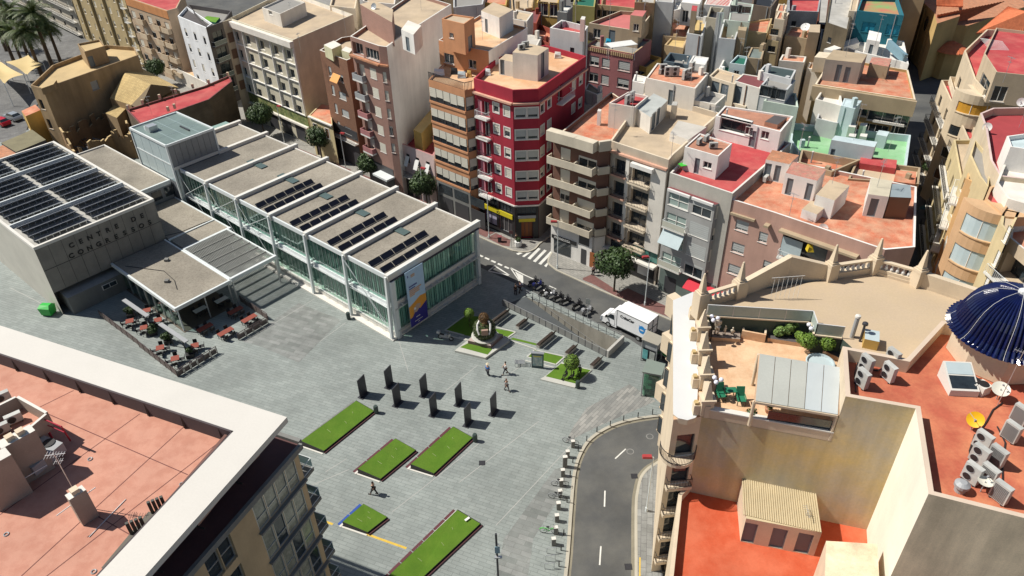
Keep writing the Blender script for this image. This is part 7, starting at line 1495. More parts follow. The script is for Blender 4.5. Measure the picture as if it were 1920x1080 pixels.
def person(name, lb, px, py, rz, shirt, legs_m, skin, hair, pose='stand', hat=None, h=1.7, bag=None, z=0., cat='person', bodyless=False):
 t = at(px, py, z) if isinstance(px, (int, float)) else px
 p = t; walk = pose == 'walk'; sit = pose == 'sit'; k = h/1.75
 J = {}; lf = .32 if walk else .07; hipz = .92 if not sit else .5
 V = [(0, 0, hipz), (0, 0, hipz+.22), (0, 0, hipz+.45), (0, .0, hipz+.56), (0, .02, hipz+.66), (0, .03, hipz+.77)]; Rd = [(.15, .11), (.135, .1), (.17, .11), (.065, .06), (.075, .085), (.08, .095)]; E = [(0, 1), (1, 2), (2, 3), (3, 4), (4, 5)]; seg = {'torso': [(0, 1), (1, 2)]}
 def chain(root, pts, rr):
  i = root
  for q_, r_ in zip(pts, rr): V.append(q_); Rd.append(r_); E.append((i, len(V)-1)); i = len(V)-1
  return i
 base = len(V); legs = []; arms = []
 for sx, fw in ((-1, lf), (1, -lf)):
  if sit: pts = [(sx*.1, .05, .48), (sx*.11, .45, .47), (sx*.11, .48, .08), (sx*.12, .62, .04)]
  else: pts = [(sx*.095, 0, .86), (sx*.1, fw*.55+(.06 if walk else 0), .47), (sx*.1, fw, .09), (sx*.11, fw+.15, .04)]
  s_ = len(V); chain(0, pts, [(.095, .095), (.06, .065), (.042, .05), (.04, .03)]); legs.append((s_, len(V)))
  af = -fw*.8 if not sit else .3; pts = [(sx*.2, 0, hipz+.47), (sx*.24, af*.3-.03, hipz+.2), (sx*.22, af*.8+.1, hipz-.02), (sx*.21, af*.9+.15, hipz-.1)]; s_ = len(V); chain(2, pts, [(.055, .055), (.042, .042), (.03, .032), (.035, .02)]); arms.append((s_, len(V)))
 def mk(nm, idx, m, grow, parent):
  idx = list(idx); mp = {j: i for i, j in enumerate(idx)}; me = bpy.data.meshes.new(nm); me.from_pydata([Vector(V[j])*k for j in idx], [(mp[a], mp[b]) for a, b in E if a in mp and b in mp], [])
  o = bpy.data.objects.new(nm, me); C.objects.link(o); sk = o.modifiers.new('skin', 'SKIN'); sv = me.skin_vertices[0].data if me.skin_vertices else None
  if sv is None:
   bm = bmesh.new(); bm.from_mesh(me); bm.verts.layers.skin.verify(); bm.to_mesh(me); bm.free(); sv = me.skin_vertices[0].data
  for i, j in enumerate(idx): sv[i].radius = (Rd[j][0]*k*grow, Rd[j][1]*k*grow); sv[i].use_root = i == 0
  ss = o.modifiers.new('sub', 'SUBSURF'); ss.levels = ss.render_levels = 1
  dg = bpy.context.evaluated_depsgraph_get(); m2 = bpy.data.meshes.new_from_object(o.evaluated_get(dg)); o.modifiers.clear(); o.data = m2; m2.materials.clear(); m2.materials.append(m); m2.polygons.foreach_set('use_smooth', [True]*len(m2.polygons))
  o.parent = parent; return o
 root = thing(name, lb, cat, (p.x, p.y, z), rz)
 body = mk('body', range(len(V)), skin, 1., root)
 if shirt: mk('shirt', [0, 1, 2]+[i for a, b in arms for i in range(a, min(b, a+2))], shirt, 1.3, root)
 if legs_m: mk('trousers', [0]+[i for a, b in legs for i in range(a, a+(3 if h > 1 else 2))], legs_m, 1.3, root)
 def part(nm, fn, m): q = MB(); fn(q); o = q.build(nm, root, local=True); return o
 hz = (hipz+.77)*k
 if hair: part('hair', lambda q: q.ball((0, -.02*k, hz+.035*k), .105*k, hair, 10, 7, 1.05), hair)
 if hat: part('hat', lambda q: q.lathe((0, 0, hz+.07*k), [(.2*k, 0), (.2*k, .015), (.1*k, .02), (.09*k, .12)], hat, 14), hat)
 for a, b in legs:
  x, y, zz_ = [c*k for c in V[b-1]]; part('shoe', lambda q: q.box((x, y-.03*k, .0 if not sit else .01), (.1*k, .27*k, .09*k), blackp if legs_m is not whitep else whitep), None)
 if bag: part('bag', lambda q: q.box((0, -.2*k, (hipz+.1)*k), (.28*k, .15*k, .36*k), bag), None)
 return root
skin = flat('skin', (.42, .25, .17), .6); blk = flat('black cloth', (.012, .012, .014), .9); sh_ = flat('dark shorts', (.03, .03, .04), .9); hairm = flat('dark hair', (.03, .02, .015), .8)
person('person', 'person in bright blue t-shirt, dark shorts and pale sun hat standing on the plaza', 915, 704, -.5, flat('bright blue cloth', (.03, .20, .62), .9), sh_, skin, None, 'stand', hat=flat('straw hat', (.62, .56, .42), .9), h=1.68)
person('person', 'person in white shirt and dark shorts striding across the plaza', 948, 701, 1.9, flat('white cloth', (.72, .72, .70), .9), sh_, skin, hairm, 'walk', h=1.72)
person('person', 'person with long reddish hair and a black shoulder bag walking on the plaza', 950, 732, -2.5, flat('grey white cloth', (.5, .48, .48), .9), flat('mottled trousers', (.14, .13, .14), .9), skin, flat('reddish hair', (.12, .03, .02), .8), 'walk', h=1.62, bag=blk)
person('person', 'person all in black walking between the grass ramps', 702, 927, 1.3, blk, blk, skin, hairm, 'walk', h=1.72)
person('person', 'person in white and dark clothes on the red pavement by the big tree', 1112, 516, .4, flat('pinkish cloth', (.5, .38, .4), .9), blk, skin, hairm, 'stand', h=1.68)
person('person', 'person in dark clothes by the ramp corner beside the motorcycles', 967, 553, .3, blk, sh_, skin, hairm, 'stand', h=1.72)
person('person', 'person in purple-grey top standing on the hatched corner next to the motorcycles', 975, 548, -.8, flat('purple grey cloth', (.16, .13, .22), .9), blk, skin, hairm, 'walk', h=1.7)
person('person', 'person in dark clothes outside the corner shop by the planter', 968, 457, .8, flat('brown cloth', (.10, .07, .07), .9), blk, skin, hairm, 'stand', h=1.7)
brz = flat('dark bronze', (.018, .018, .016), .5, .3)
for i, (x, y, rz, lb) in enumerate(((1062, 708, 2.2, 'dark seated statue left under the topiary ball'), (1075, 712, 1.0, 'dark seated statue with pale feet in front under the topiary ball'), (1087, 700, 2.8, 'dark statue leaning back right of the topiary ball'))):
 person('statue', lb, x, y, rz, None, None, brz, brz, 'sit', z=.14, cat='statue', h=1.6)
wst = flat('weathered white stone', (.58, .52, .42), .8)
person('statue', 'tall pale draped female statue on the roof terrace planter', 1343, 628, 0, wst, wst, wst, wst, 'stand', z=18.25, h=1.75, cat='statue')
person('statue', 'small pale statue right of the tall one on the roof terrace', 1358, 628, .3, None, None, wst, wst, 'stand', z=18.25, h=.9, cat='statue')
person('statue', 'small crouching pale statue nearest the wall fountain', 1372, 630, -.3, None, None, wst, wst, 'sit', z=18.25, h=1.1, cat='statue')
# ---- benches
def bench(L_=1.9):
 t = thing('bench', '', 'bench', (0, 0, 0)); wd = flat('dark bench wood', (.05, .034, .026), .7); q = MB(); q.box((0, 0, 0), (L_, .45, .38), conc); q.build('plinth', t, local=True)
 q = MB()
 for k in range(4): q.box((0, -.2+k*.13, .40), (L_, .1, .04), wd)
 q.build('seat', t, local=True); q = MB()
 for k in range(4): q.hexa([(-L_/2, .25+k*.05, .5+k*.13), (L_/2, .25+k*.05, .5+k*.13), (L_/2, .29+k*.05, .5+k*.13), (-L_/2, .29+k*.05, .5+k*.13)], [(-L_/2, .29+k*.05, .61+k*.13), (L_/2, .29+k*.05, .61+k*.13), (L_/2, .33+k*.05, .61+k*.13), (-L_/2, .33+k*.05, .61+k*.13)], wd)
 q.build('backrest', t, local=True); return t
bs, bl2 = Placer(bench(1.7)), Placer(bench(3.0))
for x, y, k, lb in ((937, 598, 1, 'long dark bench nearest the flower sculpture and ramp'), (978, 610, 0, 'short dark bench second from the sculpture'), (1023, 640, 1, 'long dark bench at the end of the narrow grass strip'), (1070, 660, 0, 'short dark bench behind the large topiary ball'), (1117, 683, 0, 'short dark bench nearest the deep end of the ramp')):
 p = at(x, y, 0); (bl2 if k else bs)((p.x, p.y, 0), R(50-180), lb, 'benches along the ramp')
p = at(975, 684, 0); t = thing('metal_bench', 'small grey metal bench left of the lit information board', 'bench', p); q = MB()
for k in range(6): q.bar((p.x-.6, p.y-.3+k*.12, .45), (p.x+.6, p.y-.3+k*.12, .45), .06, .04, alu)
q.build('seat', t); q = MB()
for sx in (-.55, .55): q.path([(p.x+sx, p.y-.35, 0), (p.x+sx, p.y-.3, .75), (p.x+sx, p.y+.3, .75), (p.x+sx, p.y+.35, 0)], .04, alu, 6)
q.build('frame', t)
p = at(1008, 689, 0); t = thing('information_board', 'upright lightbox board with a map poster beside the lawn', 'information board', p); q = MB(); q.box((p.x, p.y, 0), (1.35, .22, 2.1), mat('dark teal frame', (.03, .06, .07), .4), -.15); q.build('case', t)
q = MB(); q.box((p.x-.018, p.y-.115, .35), (1.1, .02, 1.5), mat('map poster', (.46, .50, .47), .4, .2, 5, 10, 0, col2=(.2, .34, .36), patch=.3, psc=3), -.15); q.box((p.x-.02, p.y-.118, 1.62), (.9, .03, .18), flat('yellow header', (.5, .45, .1), .5), -.15); q.build('poster', t)
q = MB(); q.box((p.x, p.y, 2.1), (1.45, .35, .12), alu, -.15); q.build('cap', t)
# ---- motorcycles
tyre = flat('tyre rubber', (.015, .015, .015), .8)
def moto(body_m, scooter=False):
 t = thing('motorcycle', '', 'motorcycle', (0, 0, 0))
 for x in (-.68, .68):
  q = MB(); q.ring((x, 0, .3), .24, .065, tyre, (0, 1, 0), 18, 7); w = q.build('wheel', t, local=True, smooth=True); q = MB(); q.tube((x, -.04, .3), (x, .04, .3), .17, alu, 12); q.build('rim', w, local=True)
 q = MB(); q.hexa([(-.55, -.12, .35), (.35, -.1, .3), (.35, .1, .3), (-.55, .12, .35)], [(-.75, -.13, .72), (.2, -.09, .68), (.2, .09, .68), (-.75, .13, .72)], body_m); q.hexa([(.3, -.16, .35), (.52, -.14, .45), (.52, .14, .45), (.3, .16, .35)], [(.36, -.2, .95), (.5, -.14, 1.0), (.5, .14, 1.0), (.36, .2, .95)], body_m); q.ball((.02, 0, .72), .2, body_m, 10, 6, .7); q.build('fairing', t, local=True, smooth=False)
 q = MB(); q.hexa([(-.8, -.13, .74), (-.05, -.1, .7), (-.05, .1, .7), (-.8, .13, .74)], [(-.78, -.11, .86), (-.08, -.09, .78), (-.08, .09, .78), (-.78, .11, .86)], blackp); q.build('seat', t, local=True)
 q = MB(); q.path([(.3, -.34, 1.0), (.42, -.1, 1.05), (.42, .1, 1.05), (.3, .34, 1.0)], .022, blackp, 6); q.tube((.44, -.06, .98), (.68, -.06, .3), .025, alu, 6); q.tube((.44, .06, .98), (.68, .06, .3), .025, alu, 6); q.build('handlebar', t, local=True)
 q = MB(); q.ball((.54, 0, .86), .09, whitep, 8, 6); q.build('headlight', t, local=True)
 q = MB(); q.hexa([(.5, -.15, .98), (.52, -.15, .98), (.52, .15, .98), (.5, .15, .98)], [(.36, -.12, 1.3), (.38, -.12, 1.3), (.38, .12, 1.3), (.36, .12, 1.3)], winglass); q.build('windscreen', t, local=True)
 if scooter: q = MB(); q.box((-.85, 0, .88), (.36, .36, .3), body_m); q.build('top_box', t, local=True)
 return t
mk_, mb_, mw_ = Placer(moto(flat('black bike paint', (.015, .015, .018), .25, spec=.8))), Placer(moto(flat('dark blue bike paint', (.015, .02, .10), .25, spec=.8), True)), Placer(moto(flat('silver bike paint', (.42, .43, .45), .3, .3), True))
MG = 'motorcycles parked along the ramp'
for x, y, pl_, rz, lb in ((1000, 534, mk_, .7, 'black motorcycle first in the row, by the hatched corner'), (1010, 540, mb_, .75, 'dark blue scooter with top box second in the row'), (1021, 553, mk_, .55, 'slim black motorcycle third in the row'), (1034, 558, mw_, .6, 'silver-grey scooter fourth in the row'), (1047, 563, mk_, .65, 'black motorcycle in the thick of the row, fifth'), (1060, 569, mk_, .6, 'black motorcycle sixth in the row'), (1082, 577, mk_, .75, 'dark motorcycle seventh in the row with a reddish tail'), (1102, 588, mw_, .7, 'silver motorcycle last in the row, nearest the white van')):
 p = at(x, y, ZR); pl_((p.x, p.y, ZR), rz, lb, MG)
p = at(836, 637, 0); mw_((p.x, p.y, 0), -.3, 'pale scooter parked in the shade beside the garden corner', None);
p = at(1240, 1068, 0); mk_((p.x, p.y, 0), 1.5, 'black motorcycle at the bottom edge against the mansion foot')
# ---- bicycles, docks, racks
def bike(m):
 t = thing('bicycle', '', 'bicycle', (0, 0, 0))
 for x in (-.52, .52):
  q = MB(); q.ring((x, 0, .34), .32, .022, tyre, (0, 1, 0), 20, 5); w = q.build('wheel', t, local=True); q = MB()
  for k in range(6): a = k*math.pi/6; q.tube((x+.3*math.cos(a), 0, .34+.3*math.sin(a)), (x-.3*math.cos(a), 0, .34-.3*math.sin(a)), .005, alu, 4)
  q.build('spokes', w, local=True)
 q = MB(); s_ = Vector((-.12, 0, .78)); b__ = Vector((-.08, 0, .3)); h_ = Vector((.36, 0, .82)); q.tube(s_, b__, .03, m, 6); q.tube(b__, h_, .035, m, 6); q.tube(s_+Vector((0, 0, -.1)), h_+Vector((0, 0, -.08)), .025, m, 6); q.tube(s_, (-.52, 0, .34), .018, m, 6); q.tube(b__, (-.52, 0, .34), .018, m, 6); q.tube(h_, (.52, 0, .34), .022, m, 6); q.build('frame', t, local=True)
 q = MB(); q.path([(.28, -.28, 1.0), (.4, -.05, 1.02), (.4, .05, 1.02), (.28, .28, 1.0)], .015, blackp, 6); q.tube(h_, (.38, 0, 1.02), .015, alu, 6); q.build('handlebar', t, local=True); q = MB(); q.box((-.14, 0, .86), (.26, .14, .06), blackp); q.tube((-.12, 0, .78), (-.13, 0, .88), .015, alu, 6); q.build('saddle', t, local=True)
 q = MB();
 for k in range(10): a = math.pi*(.15+.7*k/9); q.box((-.52+.35*math.cos(a), 0, .33+.36*math.sin(a)), (.1, .06, .015), m)
 q.build('mudguard', t, local=True); return t
bk_, bg_ = Placer(bike(flat('grey bicycle paint', (.30, .31, .32), .4, .3))), Placer(bike(flat('green bicycle paint', (.06, .50, .04), .4)))
for x, y, pl_, rz, lb in ((1070, 832, bk_, -.35, 'dark bicycle lying across the topmost dock of the curved row'), (1050, 911, bk_, -.08, 'grey bicycle at the fourth dock along the curved road'), (1045, 936, bk_, -.25, 'grey and black bicycle just below the one at the fourth dock'), (1030, 1000, bg_, -.15, 'bright green shared bicycle in the docking row')):
 p = at(x, y, 0); pl_((p.x, p.y, 0), rz, lb)
def dock(h=.85, w=.36):
 t = thing('bike_dock', '', 'bike dock', (0, 0, 0)); q = MB(); q.box((0, 0, 0), (w, .3, h), dconc); q.build('post', t, local=True); q = MB(); q.box((0, 0, h), (w+.02, .32, .05), lconc); q.build('cap', t, local=True); return t
dk, dkt = Placer(dock()), Placer(dock(1.4, .42))
for i, (x, y, pl_) in enumerate(((1074, 838, dk), (1064, 857, dk), (1059, 875, dkt), (1055, 892, dk), (1052, 911, dk), (1050, 931, dk), (1047, 954, dk), (1044, 977, dk), (1042, 1000, dk), (1038, 1021, dk))):
 p = at(x, y, 0); pl_((p.x, p.y, 0), .1, ('taller grey docking terminal third from the top of the curved row' if pl_ is dkt else 'grey bike dock post %s along the curved road' % ['at the top', 'second', '', 'fourth', 'fifth', 'sixth', 'seventh', 'eighth', 'ninth', 'tenth and lowest'][i]), 'bike docks')
def hoop():
 q = MB(); q.path([(-.4, 0, 0), (-.4, 0, .75), (.4, 0, .75), (.4, 0, 0)], .03, alu, 6); return q.build('bike_rack', local=True)
hp = Placer(hoop()); hp.p['category'] = 'bike rack'
for i, (x, y) in enumerate(((1034, 1037), (1032, 1051), (1030, 1066))): p = at(x, y, 0); hp((p.x, p.y, 0), .05, 'steel bike hoop %s of the three at the bottom of the row' % ['topmost', 'middle', 'lowest'][i], 'bike hoops')
def bol():
 q = MB(); q.tube((0, 0, 0), (0, 0, .75), .05, blackp, 8); return q.build('bollard', local=True)
bo_ = Placer(bol()); bo_.p['category'] = 'bollard'
for i, (x, y) in enumerate(((1223, 777), (1196, 783), (1169, 789), (1144, 799), (1119, 810), (1100, 827), (1084, 846), (1074, 868), (1069, 893), (1063, 942), (1057, 1003), (1052, 1032), (1048, 1062))): p = at(x, y, 0); bo_((p.x, p.y, 0), 0, 'thin black bollard on the edge of the curved kerb', 'bollards along the curved kerb')
# ---- pole with cameras, signs
p = at(935, 1098, 0); t = thing('camera_pole', 'dark pole with blue information plate near the bottom edge', 'pole', p); hp_ = top_z(p.x, p.y, 1001); q = MB(); q.tube((p.x, p.y, 0), (p.x, p.y, hp_), .09, dsteel, 10); q.build('pole', t); q = MB(); q.box((p.x+.05, p.y-.1, hp_-2.3), (.4, .05, .8), flat('blue plate', (.25, .38, .45), .4)); q.box((p.x+.1, p.y-.1, hp_-2.9), (.6, .2, .12), alu); q.tube((p.x, p.y, hp_-1.2), (p.x+.3, p.y-.2, hp_-1.2), .05, alu, 6); q.build('plate', t)
def sign(px, py, h, lb, kind):
 p = at(px, py, 0); t = thing('traffic_sign', lb, 'traffic sign', p); q = MB(); q.tube((p.x, p.y, 0), (p.x, p.y, h), .04, alu, 8); q.build('post', t); q = MB(); n = Vector((-.35, -.9, 0)).normalized(); c = Vector((p.x, p.y, h-.1))+n*.06; u = Vector((-n.y, n.x, 0))
 if kind == 'no':
  q.tube(c, c+n*.03, .36, flat('sign red', (.60, .01, .02), .4), 20); q.build('disc', t); q = MB(); q.bar(c+n*.035-u*.24, c+n*.035+u*.24, .02, .12, whitep); q.build('bar', t)
 else: q.bar(c-u*.28, c+u*.28, .03, .8 if kind == 'board' else .5, alu if kind == 'board' else flat('sign back', (.12, .05, .05), .5)); q.build('plate', t)
sign(1053, 478, 2.9, 'no entry sign at the mouth of the shaded side street', 'no'); sign(959, 464, 2.6, 'small dark sign on a post at the crossing corner', 'x'); sign(1101, 601, 3.0, 'tall plain signpost with grey plate by the parked motorcycles', 'board')
p = at(972, 461, 0); t = thing('planter', 'white square planter pot on the corner pavement by the crossing', 'planter', p); q = MB(); q.lathe((p.x, p.y, 0), [(.4, 0), (.5, .1), (.55, .8), (.45, .82)], whitep, 8); q.build('pot', t); q = MB(); leaves(q, (p.x, p.y, 1.0), .4, 150, leafm, .2, 1, 3, .3, 0); q.build('plant', t)
p = at(937, 453, 0); q = MB(); q.box((p.x, p.y, 0), (.5, .5, .8), dsteel); q.box((p.x, p.y, .8), (.6, .6, .1), maroon); tag(q.build('litter_bin'), 'square dark litter bin on the pavement before the crimson block', 'litter bin')
# ---- van
def van():
 W0, W1 = at(1140.5, 612, ZR), at(1196, 639, ZR); d = (W0-W1); d.z = 0; wb = d.length; d.normalize(); n = Vector((-d.y, d.x, 0)); n = n if n.y > 0 else -n
 o = W1; t = thing('box_van', 'white box van with black lettering and blue logo driving along the main street', 'van', (o.x, o.y, ZR)); wp = flat('white van paint', (.78, .79, .80), .3, spec=.6)
 def X(a, b, z): return Vector((o.x, o.y, ZR))+d*a+n*b+Vector((0, 0, z))
 def bx(q, a0, a1, b0, b1, z0, z1, m): q.hexa([X(a0, b0, z0), X(a1, b0, z0), X(a1, b1, z0), X(a0, b1, z0)], [X(a0, b0, z1), X(a1, b0, z1), X(a1, b1, z1), X(a0, b1, z1)], m)
 q = MB(); bx(q, -1.15, 3.05, -.12, 2.1, .85, 3.15, wp); q.build('cargo_box', t); q = MB(); bx(q, -1.18, 3.07, -.14, -.125, 3.05, 3.17, alu); bx(q, -1.18, 3.07, -.14, -.125, .82, .9, alu); bx(q, -1.18, -1.13, -.14, 2.12, .82, .9, alu); bx(q, 3.0, 3.08, -.14, -.125, .9, 3.05, alu); bx(q, -1.2, -1.16, .95, 1.03, .9, 3.1, dsteel); bx(q, -1.2, -1.16, -.1, -.02, .9, 3.1, dsteel); bx(q, -1.2, -1.16, 2.0, 2.08, .9, 3.1, dsteel); bx(q, -1.19, -1.16, -.02, 2.0, 1.9, 1.98, dsteel); q.build('box_trim', t)
 prof = [(3.1, .35), (5.35, .35), (5.45, .6), (5.4, 1.05), (4.75, 1.3), (4.05, 2.15), (3.5, 2.35), (3.3, 2.95), (3.1, 3.0)]
 q = MB(); L_ = [X(a, 0, z) for a, z in prof]; Rr = [X(a, 1.98, z) for a, z in prof]; q.poly(L_, wp); q.poly(Rr[::-1], wp)
 for i in range(len(prof)): j = (i+1) % len(prof); q.poly([L_[i], L_[j], Rr[j], Rr[i]], wp)
 q.build('cab', t)
 q = MB(); q.poly([X(4.72, .12, 1.35), X(4.72, 1.86, 1.35), X(4.12, 1.8, 2.1), X(4.12, .18, 2.1)], winglass); q.poly([x+d*.01+Vector((0, 0, .01)) for x in (X(4.72, .12, 1.35), X(4.72, 1.86, 1.35), X(4.12, 1.8, 2.1), X(4.12, .18, 2.1))], winglass); q.build('windscreen', t)
 q = MB(); q.poly([X(3.45, -.012, 1.35), X(4.55, -.012, 1.35), X(4.0, -.012, 2.0), X(3.5, -.012, 2.05)], winglass); q.build('side_window', t); q = MB(); bx(q, 4.45, 4.6, -.25, -.02, 1.35, 1.65, blackp); q.build('mirror', t)
 q = MB(); bx(q, 3.35, 3.38, -.014, 0, .5, 2.1, dsteel); bx(q, 3.4, 4.3, -.014, 0, .5, .53, dsteel); q.build('door_gap', t)
 q = MB(); bx(q, -1.1, 3.1, .1, 1.85, .45, .84, dsteel); bx(q, 5.3, 5.5, .05, 1.93, .3, .55, blackp); q.build('chassis', t)
 for a, b in ((0, 0), (wb, 0), (0, 1.8), (wb, 1.8)):
  q = MB(); c0, c1 = X(a, b-.06, .36), X(a, b+.18, .36); q.tube(c0, c1, .36, tyre, 18); w = q.build('wheel', t); q = MB(); q.tube(X(a, b-.07, .36), X(a, b-.05, .36), .2, alu, 12); q.build('rim', w)
 for b in (.2, 1.7): q = MB(); q.ball(X(5.3, b, .95), .14, whitep, 8, 6, .7); q.build('headlight', t)
 q = MB(); text_on(q, 'CeltaCar', .52, X(1.62, -.135, 2.28), -d, (0, 0, 1), blackp, .01, .02); q.build('lettering', t)
 lb_ = flat('logo blue', (.02, .24, .60), .5); q = MB(); c = X(-.45, -.135, 1.95);
 def disc(cx, cz, rx, rz, m, off): q.poly([c-d*(cx+rx*math.cos(a))+Vector((0, 0, cz+rz*math.sin(a)))-n*off for a in [2*math.pi*i/24 for i in range(24)]], m)
 disc(0, 0, .42, .52, lb_, .0); disc(0, -.08, .27, .1, whitep, .006); disc(0, -.38, .3, .16, lb_, .008); q.poly([c+d*.45+Vector((0, 0, .5))-n*.004, c+d*.36+Vector((0, 0, .25))-n*.004, c+d*.25+Vector((0, 0, .38))-n*.004], lb_); q.poly([c-d*.58+Vector((0, 0, .42))-n*.004, c-d*.3+Vector((0, 0, .28))-n*.004, c-d*.38+Vector((0, 0, .14))-n*.004], lb_); q.build('logo', t)
van()
# ---- cars
def car(m, name='parked_car'):
 t = thing(name, '', 'car', (0, 0, 0)); q = MB(); hw = .85
 prof = [(-2.05, .35), (2.05, .35), (2.1, .62), (1.95, .82), (1.0, .95), (-1.85, 1.0), (-2.08, .75)]
 for s_ in (1,):
  L_ = [Vector((x, -hw, z)) for x, z in prof]; Rr = [Vector((x, hw, z)) for x, z in prof]; q.poly(L_, m); q.poly(Rr[::-1], m)
  for i in range(len(prof)): j = (i+1) % len(prof); q.poly([L_[i], L_[j], Rr[j], Rr[i]], m)
 q.build('body', t, local=True); q = MB(); q.hexa([(-1.75, -.78, .98), (.98, -.8, .94), (.98, .8, .94), (-1.75, .78, .98)], [(-1.25, -.62, 1.42), (.3, -.62, 1.45), (.3, .62, 1.45), (-1.25, .62, 1.42)], winglass, m); q.build('cabin', t, local=True)
 for x in (-1.3, 1.3):
  for y in (-.8, .8): q = MB(); q.tube((x, y-.1, .31), (x, y+.1, .31), .31, tyre, 14); w = q.build('wheel', t, local=True); q = MB(); q.tube((x, y-.11, .31), (x, y+.11, .31), .18, alu, 10); q.build('rim', w, local=True)
 for y in (-.6, .6): q = MB(); q.box((2.02, y, .62), (.12, .3, .14), whitep); q.build('headlight', t, local=True)
 return t
c1_ = Placer(car(flat('silver car paint', (.40, .44, .47), .3, .4))); c2_ = Placer(car(flat('red car paint', (.45, .01, .02), .25))); c3_ = Placer(car(flat('white car paint', (.72, .75, .74), .3)))
p = at(26, 224, 0); c1_((p.x, p.y, 0), 2.6, 'silver-blue parked car beyond the sheds at the left edge'); p = at(4, 234, 0); c2_((p.x, p.y, 0), 2.6, 'red parked car cut by the left edge')
p = at(1256, 668, ZR); r3 = c3_((p.x, p.y, ZR), R(-50), 'white car with green stripe half hidden behind the mansion and kiosk'); q = MB(); q.box((-.6, -.86, .5), (2.4, .02, .25), flat('car green stripe', (.02, .50, .05), .4)); q.box((.9, 0, .955), (.5, 1.4, .02), flat('car green stripe', (.02, .50, .05), .4)); q.build('stripe', r3, local=True)
# ---- kiosk and lift
def glassbox(pts, ztop, base, lb, name, roof_m, cat, top_band, panes):
 P_ = pix(pts, ztop); c = sum(P_, Vector((0, 0)))/4; t = thing(name, lb, cat, (c.x, c.y, 0)); I = inset(P_, .12); q = MB(); q.prism(P_, ztop-.12, ztop, dconc, roof_m); q.build('roof', t)
 q = MB()
 for p in I: q.box((p.x, p.y, 0), (.1, .1, ztop-.12), greyp)
 q.build('post', t); q = MB(); q.prism(inset(P_, .2), ztop-.12-top_band, ztop-.13, greyp); q.build('upper_panel', t)
 q = MB(); J = inset(P_, .22)
 for i in range(4):
  A, B_ = J[i], J[(i+1) % 4]; q.prism([A, B_, B_+(A-B_).normalized().orthogonal()*.02, A+(A-B_).normalized().orthogonal()*.02], .15, ztop-.15-top_band, panes)
 q.build('glass', t); return t, I
kt, kI = glassbox([(1203, 636), (1234, 648), (1247, 633), (1214, 619)], 3.1, None, 'grey kiosk with flat roof and two framed posters beside the van', 'kiosk', mat('kiosk roof', (.31, .29, .24), .85, .1), 'kiosk', 1.0, flat('dark kiosk glass', (.03, .035, .04), .2))
A, B_ = kI[0], kI[1]; d = (B_-A).normalized(); n = Vector((d.y, -d.x)); n = n if n.y < 0 else -n
for f, m in ((.08, mat('teal poster', (.10, .32, .33), .4, .3, 4, 8, 0)), (.55, mat('grey poster', (.34, .36, .34), .4, .3, 4, 8, 0))): q = MB(); p0 = A.lerp(B_, f)+n*.04; p1 = A.lerp(B_, f+.35)+n*.04; q.hexa([(*p0, .5), (*p1, .5), (*(p1+n*.03), .5), (*(p0+n*.03), .5)], [(*p0, 1.8), (*p1, 1.8), (*(p1+n*.03), 1.8), (*(p0+n*.03), 1.8)], m); q.build('poster', kt)
lt, lI = glassbox([(1204, 697), (1241, 704), (1248, 682), (1213, 672.5)], 3.5, None, 'glass lift cabin with green-tinted roof beside the curved road', 'lift_cabin', mat('lift roof', (.20, .24, .21), .4, .08), 'lift', .25, clear_glass('lift glass', (.6, .8, .7), .08))
q = MB(); c = sum(lI, Vector((0, 0)))/4; q.box((c.x, c.y, .02), (1.5, 1.3, .2), dsteel, -.1)
for zz_ in (.9, 1.7, 2.5): q.box((c.x, c.y, zz_), (1.4, 1.2, .06), mat('green lift steel', (.09, .13, .11), .5), -.1)
q.box((c.x, c.y+.2, .3), (.9, .5, 2.2), mat('green lift steel', (.09, .13, .11), .5), -.1); q.build('car_frame', lt)
# ---- cafe terrace
def fence2(a, b, n, lb, h=1.0):
 A, B_ = at(*a, 0), at(*b, 0); t = thing('terrace_fence', lb, 'fence', A); fm = flat('brown fence', (.075, .05, .045), .7); d = (B_-A); dn = d.normalized()
 for i in range(n+1): p = A+d*i/n; q = MB(); q.box((p.x, p.y, 0), (.07, .07, h), fm, math.atan2(d.y, d.x)); q.build('post', t)
 q = MB(); q.bar(A+Vector((0, 0, h)), B_+Vector((0, 0, h)), .06, .06, fm); q.bar(A+Vector((0, 0, h*.78)), B_+Vector((0, 0, h*.78)), .04, .04, fm); q.bar(A+Vector((0, 0, .1)), B_+Vector((0, 0, .1)), .04, .04, fm); q.build('rail', t)
 q = MB()
 for i in range(n): p = A+d*i/n+dn*.08; e = A+d*(i+1)/n-dn*.08; q.bar(p+Vector((0, 0, h*.42)), e+Vector((0, 0, h*.42)), .015, h*.6, mat('brown mesh', (.14, .11, .10), .7))
 q.build('panel', t)
fence2((189, 594), (262, 649), 7, 'upper half of the long brown fence left of the cafe terrace'); fence2((262, 651), (333, 706), 7, 'lower half of the long brown fence left of the cafe terrace'); fence2((334, 707), (408, 662), 6, 'brown fence closing the front corner of the cafe terrace'); fence2((448, 638), (503, 606), 4, 'short brown fence at the right end of the cafe terrace'); fence2((452, 566), (503, 600), 5, 'brown fence between the long tables and the pergola')
rtab = flat('brick red table top', (.24, .05, .03), .6); cw_ = flat('black woven chair', (.02, .02, .022), .7)
def table(w, dd, m=rtab):
 t = thing('cafe_table', '', 'table', (0, 0, 0)); q = MB(); q.box((0, 0, .7), (w, dd, .05), m); q.build('tabletop', t, local=True)
 for sx in (-1, 1):
  for sy in (-1, 1): q = MB(); q.box((sx*(w/2-.08), sy*(dd/2-.08), 0), (.05, .05, .7), blackp); q.build('leg', t, local=True)
 return t
